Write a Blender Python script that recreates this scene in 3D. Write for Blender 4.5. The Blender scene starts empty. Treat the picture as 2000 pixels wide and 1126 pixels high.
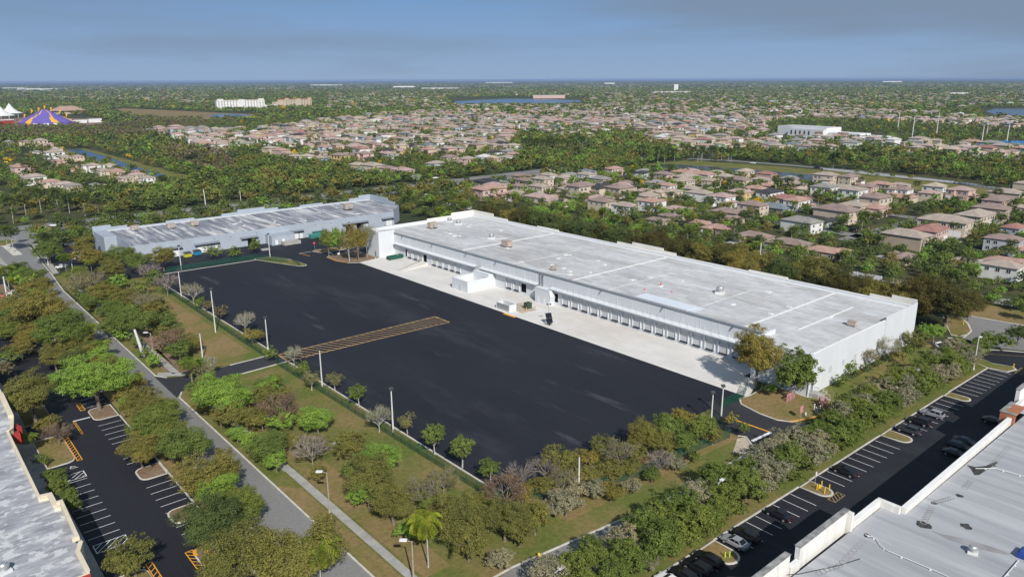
import bpy, math, random
import numpy as np
from mathutils import Vector, Matrix
SC = bpy.context.scene
COL = SC.collection
R = math.radians
HAZE = 4.6e-5
# ---------------------------------------------------------------- camera
# world metres: +Y runs up the long side of the black lot, +X across it; the drone hovers over the origin
F, PIT, ROLL, TH, H = 1465., R(15.55), R(-0.235), R(-40.8), 72.
fw = np.array([0, math.cos(PIT), -math.sin(PIT)]); up = np.array([0, math.sin(PIT), math.cos(PIT)]); rt = np.array([1., 0, 0])
r2 = rt*math.cos(ROLL)+up*math.sin(ROLL); u2 = up*math.cos(ROLL)-rt*math.sin(ROLL)
def c2w(c): return np.array([c[0]*math.cos(TH)-c[1]*math.sin(TH), c[0]*math.sin(TH)+c[1]*math.cos(TH), c[2]])
def at(px, py, z=0.):
    d = (px-1000)/F*r2 - (py-563)/F*u2 + fw
    w = c2w(d*((z-H)/d[2])); return float(w[0]), float(w[1])
def proj(X, Y, Z):
    X, Y, Z = np.asarray(X, float), np.asarray(Y, float), np.asarray(Z, float)
    a = X*math.cos(TH)+Y*math.sin(TH); b = -X*math.sin(TH)+Y*math.cos(TH); c = Z-H
    x = a*r2[0]+b*r2[1]+c*r2[2]; y = a*u2[0]+b*u2[1]+c*u2[2]; z = a*fw[0]+b*fw[1]+c*fw[2]
    z = np.where(z < 1, 1e9, z)
    return 1000+F*x/z, 563-F*y/z
def tang(px): return 1/(1+((px-1000)/F)**2)                        # a thing seen off the axis looks wider by this much
def hz(b, ty):
    p = at(*b); lo, hi = 0., 60.
    for _ in range(40):
        m = (lo+hi)/2
        if proj(p[0], p[1], m)[1] > ty: lo = m
        else: hi = m
    return lo
cd = bpy.data.cameras.new('camera'); cam = bpy.data.objects.new('camera', cd); COL.objects.link(cam)
cd.sensor_width = 36; cd.lens = F/2000*36; cd.clip_start = 2; cd.clip_end = 200000
R_, U_, B_ = c2w(r2), c2w(u2), c2w(-fw)
cam.matrix_world = Matrix(((R_[0], U_[0], B_[0], 0), (R_[1], U_[1], B_[1], 0), (R_[2], U_[2], B_[2], H), (0, 0, 0, 1)))
SC.camera = cam
# ---------------------------------------------------------------- light
SUN_EL, SUN_AZ = R(37.3), R(205)
world = bpy.data.worlds.new("World"); SC.world = world; world.use_nodes = True
nt = world.node_tree; nt.nodes.clear(); N = nt.nodes.new; L = nt.links.new
sky = N('ShaderNodeTexSky'); sky.sky_type = 'NISHITA'; sky.sun_disc = False
sky.sun_elevation = SUN_EL; sky.sun_rotation = SUN_AZ; sky.air_density = 1.0; sky.dust_density = .4; sky.ozone_density = 3.0
# smoke drifting in long flat layers across the sky
tc = N('ShaderNodeTexCoord'); sep = N('ShaderNodeSeparateXYZ'); L(tc.outputs['Generated'], sep.inputs[0])
mp = N('ShaderNodeMapping'); mp.inputs['Scale'].default_value = (1.5, 1.5, 15); mp.inputs['Location'].default_value = (3.1, .4, .2); L(tc.outputs['Generated'], mp.inputs[0])
ns = N('ShaderNodeTexNoise'); ns.inputs['Scale'].default_value = 1.0; ns.inputs['Detail'].default_value = 5; ns.inputs['Roughness'].default_value = .5; L(mp.outputs[0], ns.inputs['Vector'])
cr = N('ShaderNodeValToRGB'); cr.color_ramp.elements[0].position = .45; cr.color_ramp.elements[1].position = .66; 
dt = N('ShaderNodeVectorMath'); dt.operation = 'DOT_PRODUCT'; L(tc.outputs['Generated'], dt.inputs[0]); dt.inputs[1].default_value = (.19, -.165, .9)      # the smoke thickens to the east and higher up
ad = N('ShaderNodeMath'); ad.operation = 'ADD'; L(ns.outputs['Fac'], ad.inputs[0]); L(dt.outputs['Value'], ad.inputs[1]); L(ad.outputs[0], cr.inputs[0])
mul = N('ShaderNodeMath'); mul.operation = 'MULTIPLY'; mul.inputs[1].default_value = .8; L(cr.outputs[0], mul.inputs[0])
tint = N('ShaderNodeMix'); tint.data_type = 'RGBA'; tint.blend_type = 'MULTIPLY'; tint.inputs[0].default_value = 1; L(sky.outputs[0], tint.inputs[6]); tint.inputs[7].default_value = (.62, .70, .88, 1)
# pale air low over the horizon, blue above it, then the clear sky
low = N('ShaderNodeValToRGB'); low.color_ramp.elements[0].position = 0; low.color_ramp.elements[0].color = (.30, .41, .59, 1); low.color_ramp.elements[1].position = .105; low.color_ramp.elements[1].color = (.175, .335, .59, 1); L(sep.outputs[2], low.inputs[0])
gain = N('ShaderNodeMix'); gain.data_type = 'RGBA'; gain.blend_type = 'MULTIPLY'; gain.inputs[0].default_value = 1; L(low.outputs[0], gain.inputs[6]); gain.inputs[7].default_value = (11.1, 11.1, 11.1, 1); gain.clamp_result = False
hi = N('ShaderNodeMapRange'); hi.inputs[1].default_value = .12; hi.inputs[2].default_value = .45; L(sep.outputs[2], hi.inputs[0])
air = N('ShaderNodeMix'); air.data_type = 'RGBA'; L(hi.outputs[0], air.inputs[0]); L(gain.outputs[2], air.inputs[6]); L(tint.outputs[2], air.inputs[7])
mx = N('ShaderNodeMix'); mx.data_type = 'RGBA'; L(mul.outputs[0], mx.inputs[0]); L(air.outputs[2], mx.inputs[6]); mx.inputs[7].default_value = (2.3, 3.0, 4.05, 1)
bg = N('ShaderNodeBackground'); bg.inputs['Strength'].default_value = .09; L(mx.outputs[2], bg.inputs[0])
wo = N('ShaderNodeOutputWorld'); L(bg.outputs[0], wo.inputs[0])
sd = bpy.data.lights.new('sun', 'SUN'); sd.energy = 4.8; sd.angle = R(.53); sd.color = (1, .965, .92)
so = bpy.data.objects.new('sun', sd); COL.objects.link(so)
tr = Vector((math.sin(R(25))*math.cos(SUN_EL), math.cos(R(25))*math.cos(SUN_EL), -math.sin(SUN_EL)))   # the way the light travels
so.rotation_euler = tr.to_track_quat('-Z', 'Y').to_euler(); so.location = (0, -50, 300)
SC.view_settings.view_transform = 'Standard'; SC.view_settings.look = 'None'; SC.view_settings.gamma = 1; SC.view_settings.exposure = 0
SC.cycles.max_bounces = 5; SC.cycles.diffuse_bounces = 2; SC.cycles.glossy_bounces = 2; SC.cycles.transparent_max_bounces = 12; SC.cycles.volume_bounces = 0
SC.cycles.use_denoising = True
# ---------------------------------------------------------------- materials
MATS = {}
def newmat(name):
    m = bpy.data.materials.new(name); m.use_nodes = True; t = m.node_tree; t.nodes.clear(); MATS[name] = m
    return m, t, t.nodes.new, t.links.new
def ramp(n, l, src, stops):
    c = n('ShaderNodeValToRGB'); e = c.color_ramp.elements
    while len(e) < len(stops): e.new(.5)
    for i, (p, col) in enumerate(stops):
        e[i].position = p; e[i].color = (*col, 1) if len(col) == 3 else col
    l(src, c.inputs[0]); return c.outputs[0]
def noise(n, l, scale, stretch=(1, 1, 1), detail=5, rough=.55, off=0):
    g = n('ShaderNodeNewGeometry'); m = n('ShaderNodeMapping'); m.inputs['Scale'].default_value = stretch; m.inputs['Location'].default_value = (off, off*.7, off*.3)
    l(g.outputs['Position'], m.inputs[0]); x = n('ShaderNodeTexNoise'); x.inputs['Scale'].default_value = scale; x.inputs['Detail'].default_value = detail; x.inputs['Roughness'].default_value = rough
    l(m.outputs[0], x.inputs['Vector']); return x.outputs['Fac']
def mixc(n, l, fac, a, b, blend='MIX'):
    x = n('ShaderNodeMix'); x.data_type = 'RGBA'; x.blend_type = blend
    for sock, v in ((x.inputs[0], fac), (x.inputs[6], a), (x.inputs[7], b)):
        if hasattr(v, 'links') or hasattr(v, 'is_linked'): l(v, sock)
        elif isinstance(v, (int, float)): sock.default_value = v
        else: sock.default_value = (*v, 1)
    return x.outputs[2]
def finish(m, t, n, l, col, rough=.8, spec=.25, bump=None, metal=0):
    p = n('ShaderNodeBsdfPrincipled'); o = n('ShaderNodeOutputMaterial')
    if hasattr(col, 'is_linked'): l(col, p.inputs['Base Color'])
    else: p.inputs['Base Color'].default_value = (*col, 1)
    p.inputs['Roughness'].default_value = rough; p.inputs['Specular IOR Level'].default_value = spec; p.inputs['Metallic'].default_value = metal
    if bump is not None:
        b = n('ShaderNodeBump'); b.inputs['Strength'].default_value = bump[1]; b.inputs['Distance'].default_value = bump[2]; l(bump[0], b.inputs['Height']); l(b.outputs[0], p.inputs['Normal'])
    l(p.outputs[0], o.inputs[0]); return m
def plain(name, c, rough=.6, spec=.3, var=.12, scale=.7, metal=0, stretch=(1, 1, 1)):
    m, t, n, l = newmat(name)
    f = noise(n, l, scale, stretch)
    a = tuple(max(0, x*(1-var)) for x in c); b = tuple(min(1, x*(1+var)) for x in c)
    return finish(m, t, n, l, ramp(n, l, f, [(.3, a), (.7, b)]), rough, spec, metal=metal)
def streaky(name, stops, scale, stretch, rough=.7, spec=.2, fine=None, spots=None):
    """weathered surface: a stretched noise ramp, a second finer noise multiplied in, and spots with a hard edge"""
    m, t, n, l = newmat(name)
    c = ramp(n, l, noise(n, l, scale, stretch, 8, .62), stops)
    if fine: c = mixc(n, l, fine[2], c, ramp(n, l, noise(n, l, fine[0], fine[1], 6, .6, 7), [(.3, (.55,)*3), (.7, (1.25,)*3)]), 'MULTIPLY')
    if spots: c = mixc(n, l, ramp(n, l, noise(n, l, spots[0], spots[1], 7, .65, 13), [(spots[3], (0,)*3), (spots[4], (spots[5],)*3)]), c, spots[2])
    return finish(m, t, n, l, c, rough, spec)
def foliage(name, a, b, c, trans=.38, tint=.25, k=1.72):
    a, b, c = (tuple(x*k*w for x, w in zip(q, (1.08, 1., .85))) for q in (a, b, c))
    """leaf colour varies leaf to leaf (random per island), clump to clump (noise) and tree to tree (object random)"""
    m, t, n, l = newmat(name)
    g = n('ShaderNodeNewGeometry'); col = ramp(n, l, g.outputs['Random Per Island'], [(0, a), (.5, b), (1, c)])
    col = mixc(n, l, .55, col, ramp(n, l, noise(n, l, .33, (1, 1, 1), 3), [(.3, (.55, .6, .6)), (.7, (1.35, 1.3, 1.2))]), 'MULTIPLY')
    oi = n('ShaderNodeObjectInfo'); col = mixc(n, l, tint*2, col, ramp(n, l, oi.outputs['Random'], [(0, (.75, .85, .8)), (.5, (1, 1, 1)), (1, (1.25, 1.1, .9))]), 'MULTIPLY')
    d = n('ShaderNodeBsdfDiffuse'); l(col, d.inputs[0]); tr_ = n('ShaderNodeBsdfTranslucent'); l(col, tr_.inputs[0])
    x = n('ShaderNodeMixShader'); x.inputs[0].default_value = trans; l(d.outputs[0], x.inputs[1]); l(tr_.outputs[0], x.inputs[2])
    o = n('ShaderNodeOutputMaterial'); l(x.outputs[0], o.inputs[0]); return m
foliage('leaf_green', (.072, .108, .034), (.112, .155, .046), (.165, .205, .075))
foliage('leaf_drab', (.09, .085, .055), (.13, .12, .08), (.175, .16, .115))
foliage('leaf_bright', (.10, .18, .04), (.15, .25, .055), (.22, .32, .09))
foliage('leaf_dark', (.045, .068, .029), (.07, .098, .04), (.105, .135, .06))
foliage('leaf_olive', (.105, .105, .035), (.155, .15, .05), (.22, .205, .08))
foliage('leaf_brown', (.092, .102, .034), (.135, .142, .048), (.185, .188, .078))
foliage('leaf_red', (.11, .075, .045), (.15, .10, .06), (.18, .14, .085))
foliage('leaf_ficus', (.045, .05, .02), (.07, .072, .027), (.105, .1, .042))
foliage('leaf_silver', (.14, .145, .105), (.20, .205, .155), (.27, .27, .22))
foliage('leaf_hedge', (.072, .105, .03), (.108, .148, .042), (.16, .2, .068))
foliage('leaf_pale', (.10, .11, .05), (.15, .16, .075), (.2, .2, .11))
foliage('leaf_yellow', (.45, .3, .02), (.55, .38, .03), (.3, .28, .05))
foliage('frond_green', (.06, .10, .02), (.10, .15, .03), (.16, .19, .04))
foliage('frond_yellow', (.10, .14, .018), (.15, .19, .025), (.21, .22, .04))
foliage('frond_dark', (.035, .06, .02), (.05, .08, .025), (.08, .10, .035))
foliage('frond_silver', (.2, .25, .25), (.28, .33, .33), (.36, .4, .4))
plain('bark', (.20, .17, .14), .9, .1, .3, 3); plain('bark_pale', (.42, .40, .37), .9, .1, .2, 2); plain('twig', (.24, .205, .18), .9, .1, .3, 2)
plain('twig_red', (.24, .18, .15), .9, .1, .3, 2)
def ground_mat():
    m, t, n, l = newmat('ground_cover')
    c = ramp(n, l, noise(n, l, .011, (1, 1, 1), 8, .6), [(.3, (.045, .058, .03)), (.5, (.065, .075, .036)), (.62, (.10, .095, .046)), (.75, (.15, .125, .07))])
    c = mixc(n, l, .6, c, ramp(n, l, noise(n, l, .23, (1, 1, 1), 5, .6, 5), [(.3, (.5, .55, .5)), (.7, (1.3, 1.25, 1.2))]), 'MULTIPLY')
    return finish(m, t, n, l, c, .95, .05)
ground_mat()
def lawn_mat(name, g, d, bias):
    m, t, n, l = newmat(name)
    c = ramp(n, l, noise(n, l, .09, (1, 1, 1), 7, .62), [(bias-.12, g), (bias, tuple((x+y)/2 for x, y in zip(g, d))), (bias+.12, d)])
    c = mixc(n, l, .7, c, ramp(n, l, noise(n, l, 1.1, (1, 1, 1), 6, .7, 3), [(.3, (.6, .6, .6)), (.7, (1.35, 1.3, 1.25))]), 'MULTIPLY')
    return finish(m, t, n, l, c, .95, .05, (noise(n, l, 3.5), .6, .12))
lawn_mat('lawn', (.125, .15, .04), (.225, .175, .075), .54)
lawn_mat('lawn_dry', (.165, .16, .05), (.255, .185, .088), .46)
lawn_mat('mulch', (.19, .135, .085), (.26, .19, .135), .5)
lawn_mat('gravel_bed', (.42, .36, .28), (.50, .44, .35), .5)
lawn_mat('marsh', (.21, .165, .08), (.25, .19, .10), .5)
def asphalt(name, a, b, scuff, amount):
    m, t, n, l = newmat(name)
    c = ramp(n, l, noise(n, l, .05, (1, .35, 1), 6, .6), [(.3, a), (.7, b)])
    c = mixc(n, l, .5, c, ramp(n, l, noise(n, l, 1.7, (1, 1, 1), 4, .7, 4), [(.3, (.75,)*3), (.7, (1.25,)*3)]), 'MULTIPLY')
    c = mixc(n, l, ramp(n, l, noise(n, l, .06, (1, .22, 1), 10, .72, 21), [(.55, (0,)*3), (.82, (amount*.55,)*3)]), c, scuff)
    c = mixc(n, l, ramp(n, l, noise(n, l, .11, (1, .16, 1), 11, .72, 33), [(.60, (0,)*3), (.68, (amount*.55,)*3)]), c, scuff)
    c = mixc(n, l, ramp(n, l, noise(n, l, .9, (1, .8, 1), 8, .8, 51), [(.70, (0,)*3), (.74, (amount*.8,)*3)]), c, scuff)
    g = n('ShaderNodeNewGeometry'); s_ = n('ShaderNodeSeparateXYZ'); l(g.outputs['Position'], s_.inputs[0]); q = n('ShaderNodeMath'); q.operation = 'PINGPONG'; q.inputs[1].default_value = 4.4; l(s_.outputs['X'], q.inputs[0])      # joints between the paving lanes
    j = n('ShaderNodeMath'); j.operation = 'MULTIPLY'; l(ramp(n, l, q.outputs[0], [(.02, (1, 1, 1)), (.05, (0, 0, 0))]), j.inputs[0]); l(ramp(n, l, noise(n, l, .05, (1, .6, 1), 4, .6, 3), [(.42, (0,)*3), (.62, (.22,)*3)]), j.inputs[1])
    c = mixc(n, l, j.outputs[0], c, scuff)
    return finish(m, t, n, l, c, .75, .25)
asphalt('asphalt_new', (.0155, .0165, .0225), (.022, .0232, .030), (.10, .10, .11), .8)
asphalt('asphalt_lot', (.016, .0165, .021), (.024, .0245, .030), (.07, .07, .078), .6)
asphalt('asphalt_mid', (.032, .032, .035), (.045, .045, .05), (.08, .08, .085), .5)
asphalt('asphalt_old', (.19, .185, .175), (.24, .235, .225), (.30, .29, .28), .5)
def concrete(name, c, stain, lo):
    m, t, n, l = newmat(name)
    k = ramp(n, l, noise(n, l, .12, (1, .6, 1), 8, .65), [(.3, tuple(x*.86 for x in c)), (.7, tuple(min(1, x*1.06) for x in c))])
    k = mixc(n, l, ramp(n, l, noise(n, l, .05, (1, .4, 1), 9, .7, 9), [(lo, (0,)*3), (lo+.2, (.6,)*3)]), k, stain)
    b = n('ShaderNodeTexBrick'); g = n('ShaderNodeNewGeometry'); l(g.outputs['Position'], b.inputs['Vector']); b.offset = 0
    b.inputs['Scale'].default_value = 1; b.inputs['Brick Width'].default_value = 6; b.inputs['Row Height'].default_value = 6; b.inputs['Mortar Size'].default_value = .03
    b.inputs['Color1'].default_value = b.inputs['Color2'].default_value = (1, 1, 1, 1); b.inputs['Mortar'].default_value = (.72, .70, .68, 1)
    return finish(m, t, n, l, mixc(n, l, 1., k, b.outputs['Color'], 'MULTIPLY'), .8, .2)
concrete('concrete_apron', (.69, .665, .62), (.50, .43, .36), .52)
plain('concrete_walk', (.36, .345, .32), .85, .1, .18, .5); plain('kerb_stone', (.56, .53, .47), .85, .1, .2, .4)
plain('paint_white', (.74, .74, .72), .6, .2, .15, 2.); plain('paint_yellow', (.78, .36, .03), .6, .2, .15, 1.5); plain('paint_stripe', (.46, .30, .13), .7, .2, .35, .8); plain('paint_faint', (.42, .30, .12), .7, .2, .2, 1.)
def roof_white():
    m, t, n, l = newmat('roof_white')
    c = ramp(n, l, noise(n, l, .07, (1, .5, 1), 9, .66), [(.30, (.48, .48, .474)), (.5, (.61, .61, .60)), (.70, (.68, .68, .67))])
    c = mixc(n, l, 1., c, ramp(n, l, noise(n, l, .42, (1, .55, 1), 10, .7, 41), [(.34, (.80, .79, .78)), (.62, (1.05, 1.05, 1.05))]), 'MULTIPLY')
    c = mixc(n, l, ramp(n, l, noise(n, l, .09, (1.6, .35, 1), 10, .74, 17), [(.47, (0,)*3), (.66, (.8,)*3)]), c, (.38, .36, .33))
    b = n('ShaderNodeTexBrick'); g = n('ShaderNodeNewGeometry'); l(g.outputs['Position'], b.inputs['Vector']); b.offset = .5
    b.inputs['Brick Width'].default_value = 11; b.inputs['Row Height'].default_value = 2.4; b.inputs['Scale'].default_value = 1; b.inputs['Mortar Size'].default_value = .05
    b.inputs['Color1'].default_value = (1, 1, 1, 1); b.inputs['Color2'].default_value = (.965, .97, .975, 1); b.inputs['Mortar'].default_value = (.80, .80, .79, 1)
    return finish(m, t, n, l, mixc(n, l, 1., c, b.outputs['Color'], 'MULTIPLY'), .6, .25)
roof_white()
plain('seam_white', (.70, .70, .69), .6, .2, .05, .5); plain('patch_blue', (.66, .71, .76), .6, .2, .05, .5)
streaky('wall_white', [(.3, (.60, .62, .635)), (.7, (.66, .68, .695))], .18, (1, 1, .35), .75, .15, spots=(.5, (1, 1, .06), (.60, .60, .58), .60, .80, .5)); plain('wall_cream', (.72, .69, .62), .7, .2, .06, .2)
streaky('wall_stain', [(.3, (.70, .68, .63)), (.6, (.78, .76, .71))], .5, (1, 1, .15), fine=(1.2, (1, 1, .08), .35), spots=(.9, (1, 1, .25), (.2, .19, .17), .66, .74, .6))
streaky('coping_dark', [(.35, (.16, .16, .16)), (.65, (.38, .37, .35))], .8, (1, 1, 1)); plain('coping_white', (.80, .79, .76), .7, .2, .06, .5)
plain('coping_cream', (.68, .60, .45), .7, .2, .08, .4); plain('wall_red', (.36, .045, .035), .7, .2, .15, .5); plain('wall_orange', (.40, .165, .09), .7, .2, .08, .3)
plain('wall_grey', (.36, .405, .46), .7, .2, .06, .2); plain('trim_grey', (.20, .225, .25), .6, .3, .08, .4); plain('door_white', (.72, .72, .71), .5, .3, .04, 1)
plain('door_grey', (.52, .53, .53), .5, .3, .06, 1); plain('rubber', (.02, .02, .022), .8, .2, .2, 2); plain('interior_dark', (.008, .008, .009), .9, .05, .1, 1)
plain('metal_galv', (.48, .49, .49), .45, .5, .12, 1.2, .5); plain('metal_rust', (.42, .35, .29), .7, .3, .2, 1.2); plain('metal_dark', (.05, .052, .055), .5, .4, .2, 1)
plain('pole_white', (.62, .62, .60), .7, .2, .1, .5); plain('pole_wood', (.36, .31, .25), .85, .1, .2, 1); plain('lamp_glass', (.8, .8, .78), .3, .5, .04, 1)
streaky('roof_grey_streaks', [(.3, (.15, .16, .185)), (.48, (.24, .255, .285)), (.56, (.46, .46, .47)), (.68, (.70, .69, .67))], .42, (1, .09, 1), fine=(.5, (1, .3, 1), .5), spots=(.06, (1, .8, 1), (.6, .58, .55), .62, .68, .8))
streaky('roof_left_patches', [(.3, (.27, .275, .30)), (.5, (.38, .385, .41)), (.7, (.52, .52, .535))], .3, (.6, 1, 1), fine=(1.3, (.3, 1, 1), .8), spots=(.5, (.7, 1, 1), (.62, .62, .62), .555, .57, .8))
streaky('roof_right_sheets', [(.3, (.30, .31, .325)), (.5, (.38, .39, .405)), (.7, (.47, .475, .485))], .5, (1, .05, 1), fine=(1.0, (1, .06, 1), .16), spots=(.12, (1, .5, 1), (.33, .32, .31), .58, .70, .5))
plain('stain_dark', (.06, .058, .055), .8, .2, .4, 1.5); plain('stain_brown', (.30, .29, .29), .8, .2, .15, .4)
plain('tarp_blue', (.03, .07, .28), .5, .3, .1, 1); plain('container_green', (.05, .22, .19), .6, .3, .12, 1); plain('dumpster_green', (.02, .10, .075), .6, .3, .15, 1)
plain('dumpster_blue', (.03, .22, .40), .6, .3, .1, 1); plain('dumpster_yellow', (.55, .52, .05), .6, .3, .1, 1); plain('box_green', (.05, .07, .04), .6, .3, .1, 1)
plain('pink_primer', (.52, .24, .25), .7, .2, .15, 2); plain('cone_red', (.65, .07, .05), .6, .3, .1, 2); plain('sign_red', (.55, .03, .03), .5, .3, .05, 2); plain('lime', (.55, .75, .05), .5, .3, .05, 2)
plain('hydrant_yellow', (.75, .50, .04), .5, .3, .05, 2); plain('solar_panel', (.008, .009, .014), .25, .5, .1, 2)
def thin_mesh():
    m, t, n, l = newmat('fence_mesh_green'); d = n('ShaderNodeBsdfDiffuse'); d.inputs[0].default_value = (.015, .09, .055, 1); x = n('ShaderNodeMixShader'); q = n('ShaderNodeBsdfTransparent')
    x.inputs[0].default_value = .42; l(q.outputs[0], x.inputs[1]); l(d.outputs[0], x.inputs[2]); o = n('ShaderNodeOutputMaterial'); l(x.outputs[0], o.inputs[0])
thin_mesh()
plain('fence_green', (.012, .07, .045), .6, .3, .1, 1); plain('fence_white', (.72, .72, .72), .6, .3, .05, 1)
def water(name, c, rough):
    m, t, n, l = newmat(name); finish(m, t, n, l, c, rough, .5, (noise(n, l, .6, (1, 1, 1), 4), .25, .3))
water('water_canal', (.03, .085, .19), .3); water('water_pond', (.02, .024, .026), .12); water('water_lake', (.03, .065, .12), .2)
for k, c in dict(white=(.78, .78, .77), silver=(.27, .28, .30), black=(.012, .012, .014), red=(.30, .012, .02), blue=(.03, .06, .25), dark=(.035, .04, .05), grey=(.16, .17, .18)).items():
    m_, t_, n_, l_ = newmat('paint_car_'+k); finish(m_, t_, n_, l_, c, .28, .6)
m_, t_, n_, l_ = newmat('car_glass'); finish(m_, t_, n_, l_, (.008, .009, .011), .08, .6)
plain('tail_red', (.35, .01, .01), .3, .5, .02, 1)
ROOFS = dict(brown=(.345, .26, .225), tan=(.46, .385, .32), pink=(.50, .37, .33), salmon=(.50, .325, .26), red=(.40, .215, .18), grey=(.33, .315, .29), charcoal=(.07, .07, .075), cream=(.52, .44, .34), slate=(.22, .26, .28), orange=(.55, .19, .08), blue=(.05, .22, .55), white=(.7, .68, .66))
for k, c in ROOFS.items(): streaky('roof_tile_'+k, [(.3, tuple(x*.68 for x in c)), (.7, tuple(x*1.02 for x in c))], .35, (1, 1, 1), .85, .1, fine=(3.2, (1, 1, 3), .45))
WALLS = dict(white=(.70, .69, .66), beige=(.56, .47, .36), yellow=(.58, .43, .19), pink=(.56, .40, .34), grey=(.44, .45, .46), tan=(.44, .36, .27), blue=(.40, .47, .55))
for k, c in WALLS.items(): plain('stucco_'+k, c, .85, .1, .07, .3)
plain('window_dark', (.03, .035, .04), .12, .6, .1, 1)
# ---------------------------------------------------------------- mesh helpers
class MB:
    def __init__(s): s.v = []; s.f = []; s.m = []; s.g = []
    def add(s, vs, fs, mi=0):
        b = len(s.v); s.g.append((b, len(s.f))); s.v += [tuple(map(float, q)) for q in vs]; s.f += [[b+i for i in f] for f in fs]; s.m += [mi]*len(fs); return s
    def box(s, x0, x1, y0, y1, z0, z1, mi=0, bottom=True):
        return s.add([(x0, y0, z0), (x1, y0, z0), (x1, y1, z0), (x0, y1, z0), (x0, y0, z1), (x1, y0, z1), (x1, y1, z1), (x0, y1, z1)],
                     [(0, 1, 5, 4), (1, 2, 6, 5), (2, 3, 7, 6), (3, 0, 4, 7), (4, 5, 6, 7)]+([(3, 2, 1, 0)] if bottom else []), mi)
    def obox(s, cx, cy, ang, lx, ly, z0, z1, mi=0):
        c, q = math.cos(ang), math.sin(ang)
        P = [(cx+a*c-b*q, cy+a*q+b*c) for a, b in ((-lx/2, -ly/2), (lx/2, -ly/2), (lx/2, ly/2), (-lx/2, ly/2))]
        return s.prism(P, z0, z1, mi)
    def prism(s, P, z0, z1, mi=0):
        A = sum(P[i][0]*P[(i+1) % len(P)][1]-P[(i+1) % len(P)][0]*P[i][1] for i in range(len(P)))
        if A < 0: P = P[::-1]
        n = len(P)
        return s.add([(x, y, z0) for x, y in P]+[(x, y, z1) for x, y in P], [(i, (i+1) % n, n+(i+1) % n, n+i) for i in range(n)]+[tuple(range(n, 2*n)), tuple(range(n-1, -1, -1))], mi)
    def sheet(s, P, z, mi=0):
        A = sum(P[i][0]*P[(i+1) % len(P)][1]-P[(i+1) % len(P)][0]*P[i][1] for i in range(len(P)))
        if A < 0: P = P[::-1]
        return s.add([(x, y, z) for x, y in P], [tuple(range(len(P)))], mi)
    def tube(s, p0, p1, a, b=None, n=8, mi=0, cap=True):
        b = a if b is None else b; p0, p1 = Vector(p0), Vector(p1); d = (p1-p0).normalized(); e = d.orthogonal().normalized(); g = d.cross(e)
        vs = []
        for p, r in ((p0, a), (p1, b)): vs += [p+(e*math.cos(2*math.pi*i/n)+g*math.sin(2*math.pi*i/n))*r for i in range(n)]
        return s.add(vs, [(i, (i+1) % n, n+(i+1) % n, n+i) for i in range(n)]+([tuple(range(n-1, -1, -1)), tuple(range(n, 2*n))] if cap else []), mi)
    def path(s, pts, rad, n=6, mi=0):
        for i in range(len(pts)-1): s.tube(pts[i], pts[i+1], rad[i], rad[i+1], n, mi, cap=(i == len(pts)-2))
        return s
    def lathe(s, prof, cx=0, cy=0, n=16, mi=0):
        vs = [(cx+r*math.cos(2*math.pi*i/n), cy+r*math.sin(2*math.pi*i/n), z) for r, z in prof for i in range(n)]
        return s.add(vs, [(k*n+i, k*n+(i+1) % n, (k+1)*n+(i+1) % n, (k+1)*n+i) for k in range(len(prof)-1) for i in range(n)]+[tuple((len(prof)-1)*n+i for i in range(n))], mi)
    def strip(s, pts, w, z, mi=0, closed=False):
        L_, R2 = offs(pts, w, closed); n = len(pts)
        for i in range(n if closed else n-1):
            j = (i+1) % n; s.add([(*L_[i], z), (*L_[j], z), (*R2[j], z), (*R2[i], z)], [(3, 2, 1, 0)], mi)
        return s
    def wall(s, pts, w, z0, z1, mi=0, closed=False):
        L_, R2 = offs(pts, w, closed); n = len(pts)
        for i in range(n if closed else n-1):
            j = (i+1) % n; s.prism([L_[i], L_[j], R2[j], R2[i]], z0, z1, mi)
        return s
    def mesh(s, name, mats):
        me = bpy.data.meshes.new(name); me.from_pydata(s.v, [], s.f); me.polygons.foreach_set('material_index', s.m)
        for m in (mats if isinstance(mats, (list, tuple)) else [mats]): me.materials.append(MATS[m])
        me.update(); return me
    def split(s, name, mats, parent, per=1):
        """every shape (or every run of `per` shapes) becomes a part of its own"""
        st = s.g[::per]+[(len(s.v), len(s.f))]
        for (v0, f0), (v1, f1) in zip(st, st[1:]):
            q = MB(); q.v = s.v[v0:v1]; q.f = [[i-v0 for i in f] for f in s.f[f0:f1]]; q.m = s.m[f0:f1]; q.build(name, mats, parent)
    def build(s, name, mats, parent=None, loc=None):
        o = bpy.data.objects.new(name, s.mesh(name, mats)); COL.objects.link(o)
        if parent is not None: o.parent = parent
        if loc: o.location = loc
        return o
def offs(pts, w, closed):
    n = len(pts); A, B = [], []
    for i in range(n):
        p = Vector(pts[i]); d = []
        if closed or i > 0: d.append((p-Vector(pts[i-1])).normalized())
        if closed or i < n-1: d.append((Vector(pts[(i+1) % n])-p).normalized())
        t = sum(d, Vector((0, 0))).normalized(); q = Vector((-t.y, t.x)); k = w/2/max(.5, q.dot(Vector((-d[0].y, d[0].x))))
        A.append(tuple(p+q*k)); B.append(tuple(p-q*k))
    return A, B
def arc(cx, cy, r, a0, a1, n=8): return [(cx+r*math.cos(R(a0+(a1-a0)*i/n)), cy+r*math.sin(R(a0+(a1-a0)*i/n))) for i in range(n+1)]
def tag(o, label, cat, group=None):
    o['label'] = label; o['category'] = cat
    if group: o['group'] = group
    return o
def thing(name, label, cat, loc=(0, 0, 0), rz=0, group=None):
    o = bpy.data.objects.new(name, None); COL.objects.link(o); o.location = loc; o.rotation_euler.z = rz; o.empty_display_size = .5
    return tag(o, label, cat, group)
def struct(mb, name, mats, kind='structure'):
    o = mb.build(name, mats); o['kind'] = kind; return o
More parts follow.
